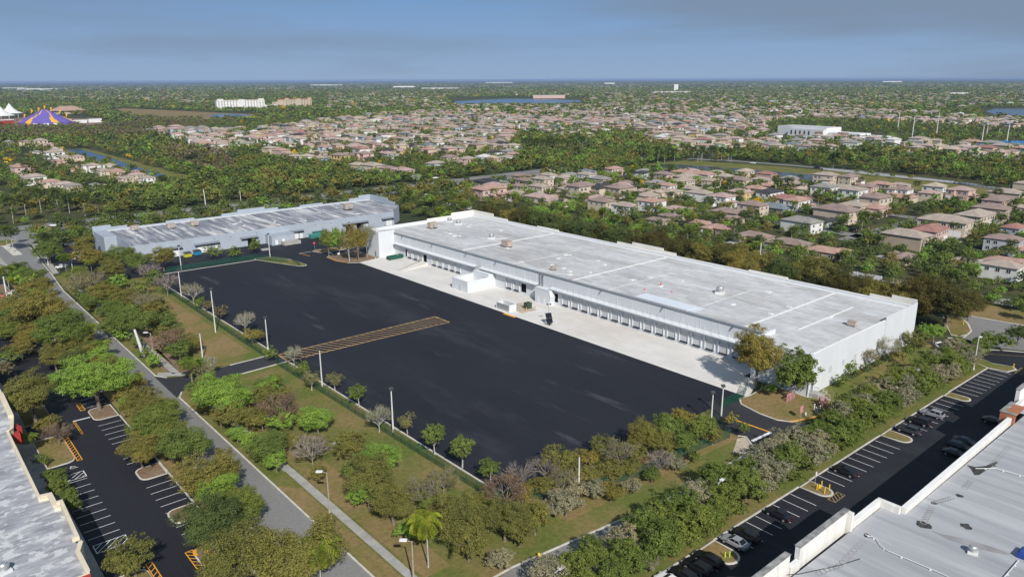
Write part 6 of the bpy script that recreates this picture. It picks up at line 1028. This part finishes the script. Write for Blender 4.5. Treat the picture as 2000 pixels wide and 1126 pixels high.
for i in range(25): trees.append((230+rt_.uniform(-2, 4), 84+i*8.3, rt_.uniform(13.5, 18), rt_.uniform(13, 16.5), rt_.choice(('ficus', 'ficus', 'ficus', 'olive', 'dark'))))
for i in range(15): trees.append((243+rt_.uniform(-3, 3), 88+i*14, rt_.uniform(8, 12), rt_.uniform(7, 10), rt_.choice(('ficus', 'green', 'brown', 'dark', 'green', 'bright'))))
for i in range(46):                                             # understorey filling the belt between the street and the lot
    y = 92+i*4.4+rt_.uniform(-2, 2); x = (55.5 if i % 3 == 0 else 62 if i % 3 == 1 else 59)+rt_.uniform(-2, 2)
    if 176 < y < 193: continue
    w_ = rt_.uniform(5, 8.5); trees.append((x, y, w_, w_*rt_.uniform(.65, .85), rt_.choice(('green', 'bright', 'olive', 'brown', 'green', 'olive', 'bright', 'hedge', 'twiggy'))))
for i in range(44):                                             # the planted strip between the left car park and the street
    y = 112+i*5+rt_.uniform(-1.5, 1.5); w_ = rt_.uniform(6.5, 10.5)
    if 132 < y < 138 or 183 < y < 190: continue
    trees.append((37.4+rt_.uniform(-1.2, 1.2), y, w_, w_*rt_.uniform(.68, .85), rt_.choice(('green', 'olive', 'green', 'bright', 'olive', 'brown'))))
for i in range(12): trees.append((rt_.uniform(20, 33), 205+i*8, rt_.uniform(7, 10), rt_.uniform(5.5, 8), rt_.choice(('green', 'olive', 'brown', 'dark'))))
for i in range(22):                                             # garden edge along the kerbs of the street
    y = 100+i*9+rt_.uniform(-2, 2)
    if 172 < y < 197 or y < 132: continue
    trees.append((49.2+rt_.uniform(-.6, .6), y, rt_.uniform(4, 6.5), rt_.uniform(3.5, 5.5), rt_.choice(('green', 'bright', 'olive', 'hedge'))))
for i in range(30):                                             # trees lining both sides of the avenue
    if 268 < 62+i*8 < 296: continue
    trees.append((62+i*8+rt_.uniform(-2, 2), 414+rt_.uniform(-3, 3), rt_.uniform(8, 11.5), rt_.uniform(7.5, 10.5), rt_.choice(('dark', 'green', 'olive', 'dark', 'green'))))
for i in range(15): trees.append((214-i*9+rt_.uniform(-3, 3), 381+rt_.uniform(-2, 5), rt_.uniform(8, 11), rt_.uniform(7, 9), rt_.choice(('green', 'dark', 'olive', 'green'))))
# ---- woods and garden trees, denser in the forest patches, thinned among the houses
FOR = [[(-60, 434), (60, 430), (190, 434), (560, 410), (740, 378), (800, 392), (870, 412), (935, 400), (905, 372), (780, 352), (700, 345), (560, 318), (420, 332), (380, 352), (300, 388), (150, 388), (-60, 405)],
       [(380, 350), (470, 345), (560, 322), (700, 342), (860, 347), (905, 358), (965, 335), (900, 328), (790, 350), (700, 340), (640, 326), (530, 316), (480, 296), (430, 306), (330, 280), (300, 262), (235, 280), (280, 300), (372, 345)], [(-60, 262), (150, 258), (290, 262), (270, 276), (150, 288), (60, 282), (-60, 282)],
       [(960, 335), (1060, 350), (1330, 325), (1440, 322), (1330, 303), (1230, 262), (1000, 262), (1010, 320)], [(1380, 316), (1650, 320), (1900, 358), (2060, 378), (2060, 330), (1800, 303), (1650, 306), (1450, 300)]]
BARE = [[(-60, 250), (60, 248), (230, 244), (330, 225), (420, 238), (480, 240), (300, 268), (200, 272), (-60, 274)], [(300, 290), (420, 300), (470, 330), (430, 345), (330, 320)]]
OPEN = [[(205, 216), (240, 211.5), (300, 213), (420, 219), (500, 223), (495, 232), (400, 234), (320, 233), (260, 227)], [(330, 308), (400, 318), (445, 333), (420, 337), (360, 327)], [(-60, 249), (60, 247), (190, 245), (215, 238), (170, 226), (0, 222), (-60, 222)], [(880, 191), (1140, 191), (1140, 205), (880, 206)], [(1918, 210), (2060, 210), (2060, 232), (1918, 230)], [(400, 220), (490, 219), (495, 230), (400, 230)], [(424, 205), (520, 205), (520, 213), (424, 214)], [(545, 202), (612, 202), (612, 209), (545, 210)], [(1515, 262), (1730, 262), (1720, 275), (1515, 275)]]
WATER = [[(150, 292), (176, 290), (260, 316), (372, 350), (400, 362), (350, 356), (300, 346), (220, 324)], [(1290, 324), (1440, 324), (1640, 346), (1620, 352), (1500, 348), (1440, 340), (1290, 336)], [(1340, 318), (1480, 322), (1640, 338), (1930, 372), (2060, 390), (2060, 396), (1900, 380), (1620, 350), (1440, 332)]]
def scatter(d0, d1, sp, seed):
    rng = np.random.default_rng(seed); a0, a1 = R(49.2-40), R(49.2+40)      # the view wedge, measured round the camera's heading
    hd = math.atan2(fw[1]*math.cos(TH), -fw[1]*math.sin(TH)); half = R(38); n_ = int(d1/sp)+2; out = []
    g_ = np.arange(-n_, n_+1)*sp; X, Y = np.meshgrid(g_, g_); X = X.ravel()+rng.uniform(-.45, .45, X.size)*sp; Y = Y.ravel()+rng.uniform(-.45, .45, Y.size)*sp
    D = np.hypot(X, Y); A = np.abs((np.arctan2(Y, X)-hd+np.pi) % (2*np.pi)-np.pi); m_ = (D >= d0) & (D < d1) & (A < half); X, Y, D = X[m_], Y[m_], D[m_]; px, py = proj(X, Y, 0*X)
    return X, Y, D, px, py, rng
def anyp(px, py, Z_): return np.any([in_poly(px, py, P) for P in Z_], axis=0)
SITE = [(16, 20), (262, 20), (262, 62), (275, 80), (275, 135), (222, 135), (222, 372), (78, 372), (52, 392), (14, 330)]
fill = []
for d0, d1, sp, seed, wmean in ((150, 760, 6.4, 1, 7.8), (760, 1500, 9.5, 2, 9.), (1500, 3000, 15, 3, 15.), (3000, 6200, 30, 4, 27.), (6200, 15000, 95, 5, 80.)):
    X, Y, D, px, py, rng = scatter(d0, d1, sp, seed); f_ = anyp(px, py, FOR); b_ = anyp(px, py, BARE); site = in_poly(X, Y, SITE); wat = anyp(px, py, WATER) | anyp(px, py, OPEN)
    road = ((Y > 421) & (Y < 457) & (X < 430)) | ((X > 583) & (X < 613) & (Y > 180) & (Y < 430)) | ((X > 170) & (X < 192) & (Y > 580) & (Y < 950)) | ((X > 36) & (X < 54) & (Y < 430) & (Y > 0)) | ((X < 22) & (Y < 230)) | ((X > 495) & (X < 580) & (Y > 140) & (Y < 425)) | ((X > 332) & (X < 424) & (Y > 150) & (Y < 162)) | ((X > 416) & (X < 427) & (Y < 330))
    pr_ = np.where(f_, .93, np.where(b_, .9, np.where(D < 760, .78, .8))); pr_ = np.where(in_poly(px, py, [(-60, 375), (215, 375), (215, 432), (-60, 436)]), .3, pr_); pr_ = np.where(D > 1500, np.where(f_ | b_, .95, .95), pr_); pr_ = pr_*(.55+.9*np.clip(np.sin(X/47+seed)*np.sin(Y/61)+.5, 0, 1)) if d0 > 700 else pr_
    keep = (rng.random(len(X)) < pr_) & ~site & ~wat & ~road & (px > -60) & (px < 2060)
    for i in np.nonzero(keep)[0]:
        x, y = float(X[i]), float(Y[i])
        if D[i] < 2200 and near_house(x, y, 3.5 if px[i] < 420 else -3 if D[i] > 760 else -.5): continue
        u = rng.random(); w_ = wmean*rng.uniform(.65, 1.35)*(1.12 if f_[i] else .8 if d0 < 800 else 1)
        if b_[i]: k_ = 'bare' if u < .6 else 'brown' if u < .8 else 'green'
        elif f_[i]: k_ = ('green' if u < .4 else 'dark' if u < .62 else 'olive' if u < .78 else 'brown' if u < .9 else 'bright')
        else: k_ = ('green' if u < .45 else 'dark' if u < .68 else 'olive' if u < .8 else 'brown' if u < .88 else 'bright' if u < .994 else 'yellow')
        fill.append((x, y, w_, w_*rng.uniform(.65, .95) if d0 < 1500 else max(7., w_*.5)*rng.uniform(.75, 1.2) if d0 < 3000 else rng.uniform(7, 12), k_))
near = sorted(trees+[f for f in fill if math.hypot(f[0], f[1]) < 760], key=lambda t_: -t_[3]*t_[2]/(t_[0]**2+t_[1]**2))
keepn = set(id(t_) for t_ in near[:300]); indiv_t = near[:300]
stuff_t = near[300:]+[f for f in fill if math.hypot(f[0], f[1]) >= 760]
LM = [(at(*q), nm) for q, nm in (((301, 702), 'the lamp by the driveway mouth'), ((644, 1000), 'the sidewalk lamp'), ((808, 1137), 'the lamp before the tall palm'), ((1052, 1090), 'the yellow hydrant on the verge'), ((1130, 962), 'the bare pole among bushes'), ((768, 843), 'the nearest lot floodlight pole'), ((629, 755), 'the pole beside the striped crossing'), ((524, 685), 'the pole before the striped crossing'), ((421, 649), 'the second fence-side pole'), ((354, 579), 'the far corner floodlight pole'), ((396, 700), 'the headless pole'),
    ((281, 697), 'the leaning concrete pole'), ((251, 779), 'the yellow street-corner palm'), ((116, 697), 'the white pickup truck'), ((328, 872), 'the hidden car park lamp'), ((426, 967), 'the lamp over the bays'), ((404, 1082), 'the yellow hatched island'), ((130, 870), 'the wheelchair bay'), ((250, 1110), 'the shop building entrance'), ((94, 517), 'the twin-headed lamp'), ((142, 527), 'the small grey warehouse lamp'), ((17, 596), 'the thick white pole'), ((367, 502), 'the yellow dumpster'), ((527, 503), 'the pole before the grey warehouse'), ((662, 507), 'the mulch island sign'), ((614, 486), 'the stop sign'), ((405, 424), 'the tall utility pole'), ((645, 459), 'the grey tank'),
    ((1399, 992), 'the lamp above the silver sedan'), ((1623, 845), 'the lamp facing the kerbed island'), ((1785, 765), 'the lamp facing the end wall'), ((1901, 722), 'the tallest hedge-row lamp'), ((1083, 1163), 'the lowest hedge-row lamp'), ((1604, 955), 'the bollards round the hydrant'), ((1500, 1040), 'the lime marker posts'), ((1720, 830), 'the dark blue SUV'), ((1563, 818), 'the pink notice sign'), ((1607, 795), 'the pink valves'), ((1455, 865), 'the gravel bed'), ((1408, 812), 'the twin corner poles'), ((1615, 775), 'the entrance stairs'), ((1847, 636), 'the pale pole past the warehouse'), ((1881, 634), 'the grass island bollard'), ((1483, 517), 'the pale pole behind the warehouse'), ((1960, 610), 'the clipped hedge'), ((1420, 400), 'the white delivery van'), ((1664, 452), 'the black driveway SUV'), ((984, 372), 'the dark-roofed house past the warehouse'), ((800, 365), 'the avenue gap'), ((1190, 470), 'the tall parapet of the warehouse'), ((960, 425), 'the far warehouse corner'), ((330, 352), 'the canal bend'), ((250, 395), 'the palm row'), ((60, 455), 'the avenue junction'), ((1990, 480), 'the houses at the side street'), ((470, 345), 'the clearing beyond the avenue'))]
LMX = np.array([q for q, _ in LM])
def rank_labels(items, look, cap=99):
    """items carry x, y first; each is named by its look and its rank of nearness to the landmark beside it"""
    rows = {}; out = {}
    for t_ in items:
        dd = np.hypot(LMX[:, 0]-t_[0], LMX[:, 1]-t_[1]); i = int(np.argmin(dd)); rows.setdefault((look(t_), i), []).append((float(dd[i]), t_))
    for (lk, i), L_ in rows.items():
        L_.sort(key=lambda q: q[0])
        for r_, (d, t_) in enumerate(L_): out[id(t_)] = f'{lk} {"beside" if len(L_) == 1 and d < 25 else "nearest such to" if r_ == 0 else ordn(r_)+" such from"} {LM[i][1]}'
    return out
def sz(t_): return 'small ' if t_[3] < 4 else 'large ' if t_[3] > 10.5 else ''
def noun_(t_): return 'shrub' if t_[3] < 3.4 else 'tree'
TLab = rank_labels(indiv_t, lambda t_: sz(t_)+LOOK[t_[4]]+' '+noun_(t_))
TL = {id(t_): (TLab[id(t_)], LOOK[t_[4]]+' '+noun_(t_)+'s', noun_(t_)) for t_ in indiv_t}
for t_ in indiv_t:
    x, y, w_, h, k_ = t_; lb, grp, noun = TL[id(t_)]; cm, tm = rt_.choice(PRO['big_'+k_] if w_ > 9.2 and 'big_'+k_ in PRO else PRO[k_]); r_ = thing(noun, lb, noun, (x, y, 0), rt_.uniform(0, 6.28), grp); r_.scale = (w_, w_, h)
    inst('crown', cm, r_); inst('trunk', tm, r_)
# the woods and gardens past the three hundred: one mesh of leaf clumps
KM = ['green', 'dark', 'olive', 'brown', 'bright', 'bare', 'yellow', 'other']; KMAT = ['leaf_green', 'leaf_dark', 'leaf_olive', 'leaf_brown', 'leaf_bright', 'leaf_drab', 'leaf_yellow', 'leaf_hedge']
LOWP = {n: [crown(60+s, n, k=kk, size=sz, zc=.55, rz=.45, rmin=.16, rmax=.27, sub=sb)[0] for s in range(5)] for n, kk, sz, sb in ((900, 14, .036, 8), (260, 12, .062, 5), (80, 10, .10, 3), (34, 9, .15, 2), (22, 9, .17, 2), (14, 8, .2, 2))}
VV, MI = [], []; rng = np.random.default_rng(77)
for x, y, w_, h, k_ in stuff_t:
    d = math.hypot(x, y); n = 900 if d < 480 else 260 if d < 760 else 80 if d < 1500 else 34 if d < 3000 else 22 if d < 6200 else 14
    V = LOWP[n][rng.integers(0, 5)]; a = rng.uniform(0, 6.28); c, s = math.cos(a), math.sin(a); Q = np.empty_like(V); Q[:, 0] = x+(V[:, 0]*c-V[:, 1]*s)*w_; Q[:, 1] = y+(V[:, 0]*s+V[:, 1]*c)*w_; Q[:, 2] = np.maximum(V[:, 2], .03)*h
    VV.append(Q.astype(np.float32)); MI.append(np.full(n, KM.index(k_) if k_ in KM else 7, np.int32))
VV = np.vstack(VV); MI = np.concatenate(MI); print('stuff trees', len(stuff_t), 'quads', len(MI))
o = bpy.data.objects.new('distant_trees', np_mesh('distant_trees', VV, np.arange(len(VV)).reshape(-1, 4), KMAT, MI)); COL.objects.link(o); o['kind'] = 'stuff'; tag(o, 'woods and garden trees reaching from the avenue to the horizon', 'trees')
# ---------------------------------------------------------------- palms
def palm_meshes(seed, frond, nf=22, lf=.36, droop=1.):
    rng = np.random.default_rng(seed); tr_ = MB(); b = rng.uniform(-.03, .03, 2); pts = [(b[0]*t*t, b[1]*t*t, t*.78) for t in np.linspace(0, 1, 6)]; tr_.path(pts, [.026, .021, .018, .017, .016, .018], 7); top = np.array(pts[-1])
    V = []; Q = []
    for i in range(nf):
        a = 2.4*i+rng.uniform(-.2, .2); el = R(72-110*i/nf+rng.uniform(-8, 8)); d = np.array([math.cos(a), math.sin(a)]); p = top.copy(); n = 15; q = el
        for j in range(n):
            t = j/(n-1); stp = lf/n; p = p+np.array([d[0]*math.cos(q), d[1]*math.cos(q), math.sin(q)])*stp*np.array([1, 1, 1.]); q -= droop*R(9.5); w_ = lf*.2*math.sin(math.pi*min(1, .12+t*.9))**.7+.01; side = np.array([-d[1], d[0], 0])
            for s in (-1, 1):
                a0 = p; a1 = p+np.array([d[0], d[1], 0])*stp*.62; e = side*s*w_+np.array([d[0]*.35, d[1]*.35, -.55])*w_; k0 = len(V); V += [a0, a1, a1+e*.96, a0+e]; Q.append((k0, k0+1, k0+2, k0+3))
    V = np.array(V); 
    return np_mesh('crown', V, np.array(Q), [frond]), tr_.mesh('trunk', 'bark_pale')
PALM = dict(green=[palm_meshes(s, 'frond_green') for s in (1, 2, 3)], yellow=[palm_meshes(s, 'frond_yellow') for s in (4, 5)], dark=[palm_meshes(s, 'frond_dark') for s in (6, 7, 8)], silver=[palm_meshes(s, 'frond_silver', 20, .36, .6) for s in (9,)])
PLOOK = dict(green='green feathery', yellow='yellow-green', dark='dark green', silver='silvery blue')
palms = []
def P_(px, py, spx, kind, hr=1.35):
    """palm whose head is centred at (px, py) with fronds spanning spx"""
    h = 8.
    for _ in range(4): x, y = at(px, py, h*.8); d = math.hypot(x, y, H-h*.8); s = spx*d/F*tang(px)**.4; h = s*hr
    palms.append((x, y, s*1.5, h, kind))
for q in ((833, 1010, 84, 'yellow', 1.6), (262, 731, 46, 'yellow', 1.3), (370, 703, 66, 'green', .9), (171, 636, 52, 'green', 1.3), (196, 668, 48, 'green', 1.), (621, 1064, 100, 'green', 1.5), (50, 850, 46, 'green', 1.1), (124, 497, 34, 'green', 1.2), (176, 509, 32, 'yellow', .9), (25, 543, 36, 'yellow', .9), (34, 516, 42, 'dark', 1.1), (10, 521, 42, 'green', 1.2), (18, 443, 38, 'dark', 1.6), (8, 445, 34, 'dark', 1.6), (88, 455, 34, 'dark', 1.4),
    (1799, 604, 34, 'green', 1.1), (1813, 602, 36, 'green', 1.2), (1790, 612, 28, 'yellow', 1.), (18, 386, 30, 'dark', 1.6), (44, 381, 32, 'dark', 1.5), (73, 369, 32, 'dark', 1.7), (107, 370, 32, 'dark', 1.6), (130, 379, 30, 'dark', 1.5), (160, 379, 32, 'dark', 1.6), (188, 388, 26, 'dark', 1.3), (50, 318, 24, 'dark', 1.4), (95, 305, 20, 'dark', 1.3), (242, 338, 16, 'dark', 1.5),
    (831, 344, 22, 'dark', 1.5), (707, 331, 22, 'silver', 1.), (813, 344, 22, 'silver', 1.), (984, 355, 22, 'silver', 1.), (1126, 288, 20, 'dark', 1.6), (1254, 285, 22, 'dark', 1.5), (1286, 288, 22, 'dark', 1.6), (1243, 350, 24, 'dark', 1.4), (1687, 415, 36, 'dark', 1.2), (1700, 418, 30, 'dark', 1.2), (1645, 427, 28, 'dark', 1.2), (1698, 457, 26, 'green', 1.2), (1446, 372, 24, 'green', 1.3), (1520, 352, 22, 'dark', 1.3), (1542, 348, 26, 'dark', 1.4), (1403, 374, 24, 'green', 1.3), (1371, 288, 20, 'dark', 1.6), (1844, 478, 26, 'dark', 1.2), (1950, 370, 26, 'dark', 1.3), (1540, 412, 30, 'green', 1.), (1480, 425, 30, 'dark', 1.), (1600, 380, 22, 'dark', 1.3), (1350, 420, 30, 'green', 1.), (1250, 445, 26, 'green', 1.1), (1000, 430, 24, 'green', 1.), (1900, 505, 28, 'dark', 1.1), (1960, 420, 24, 'dark', 1.2), (1985, 320, 20, 'dark', 1.4), (885, 392, 26, 'green', 1.), (905, 398, 24, 'green', 1.2), (235, 270, 18, 'dark', 1.1), (250, 262, 18, 'silver', .9)): P_(*q)
for i in range(16): P_(1020+i*8+rt_.uniform(-3, 3), 270+rt_.uniform(-4, 6), 16, 'dark', 1.7)
for i in range(14): P_(1300+i*11+rt_.uniform(-4, 4), 284+rt_.uniform(-6, 12), 18, 'dark', 1.6)
for i in range(14): P_(1590+i*10+rt_.uniform(-4, 4), 292+rt_.uniform(-8, 8), 16, 'dark', 1.5)
X, Y, D, px, py, rng = scatter(270, 1100, 21, 9)
ok_ = (rng.random(len(X)) < .42) & ~anyp(px, py, FOR[:3]) & ~in_poly(X, Y, SITE) & ~anyp(px, py, WATER) & (px > 0) & (px < 2000) & ((px > 420) | (py > 300))
for i in np.nonzero(ok_)[0]:
    x, y = float(X[i]), float(Y[i])
    if near_house(x, y, -2) or (421 < y < 457 and x < 430): continue
    h = rng.uniform(6, 10.5); palms.append((x, y, h*1.05, h, 'dark' if rng.random() < .7 else 'green'))
palms.sort(key=lambda t_: -t_[3]/math.hypot(t_[0], t_[1])); ip = palms[:210]
PL = rank_labels(ip, lambda t_: PLOOK[t_[4]]+' palm')
for t_ in ip:
    x, y, s, h, k_ = t_; r_ = thing('palm_tree', PL[id(t_)], 'palm tree', (x, y, 0), rt_.uniform(0, 6.28), PLOOK[k_]+' palms'); r_.scale = (s, s, h); cm, tm = rt_.choice(PALM[k_]); inst('crown', cm, r_); q = inst('trunk', tm, r_)
    q.scale = (min(1, .30*h/s*1.6),)*2+(1,)
print('palms', len(ip), 'of', len(palms))
# ================================================================ clipped hedge by the cul-de-sac
V, Q, C = crown(88, 2600, k=30, zc=.5, rz=.5, rmin=.1, rmax=.16, size=.02); o = bpy.data.objects.new('hedge', np_mesh('hedge', V*np.array([3.5, 44, 3.0])+np.array([0, 0, 0]), Q, ['leaf_dark'])); COL.objects.link(o); o.location = (274.2, 84, 0); tag(o, 'long dark clipped hedge before the white wall at the right', 'hedge')
# ================================================================ the air
hz_ = MB(); hz_.box(-60500, 60500, -60500, 60500, -1, 78); m, t, n, l = newmat('haze_air'); v = n('ShaderNodeVolumePrincipled'); v.inputs['Color'].default_value = (.45, .62, .92, 1); v.inputs['Density'].default_value = HAZE; v.inputs['Anisotropy'].default_value = 0; oo = n('ShaderNodeOutputMaterial'); l(v.outputs[0], oo.inputs['Volume'])
ho = hz_.build('haze', 'haze_air'); ho['kind'] = 'stuff'
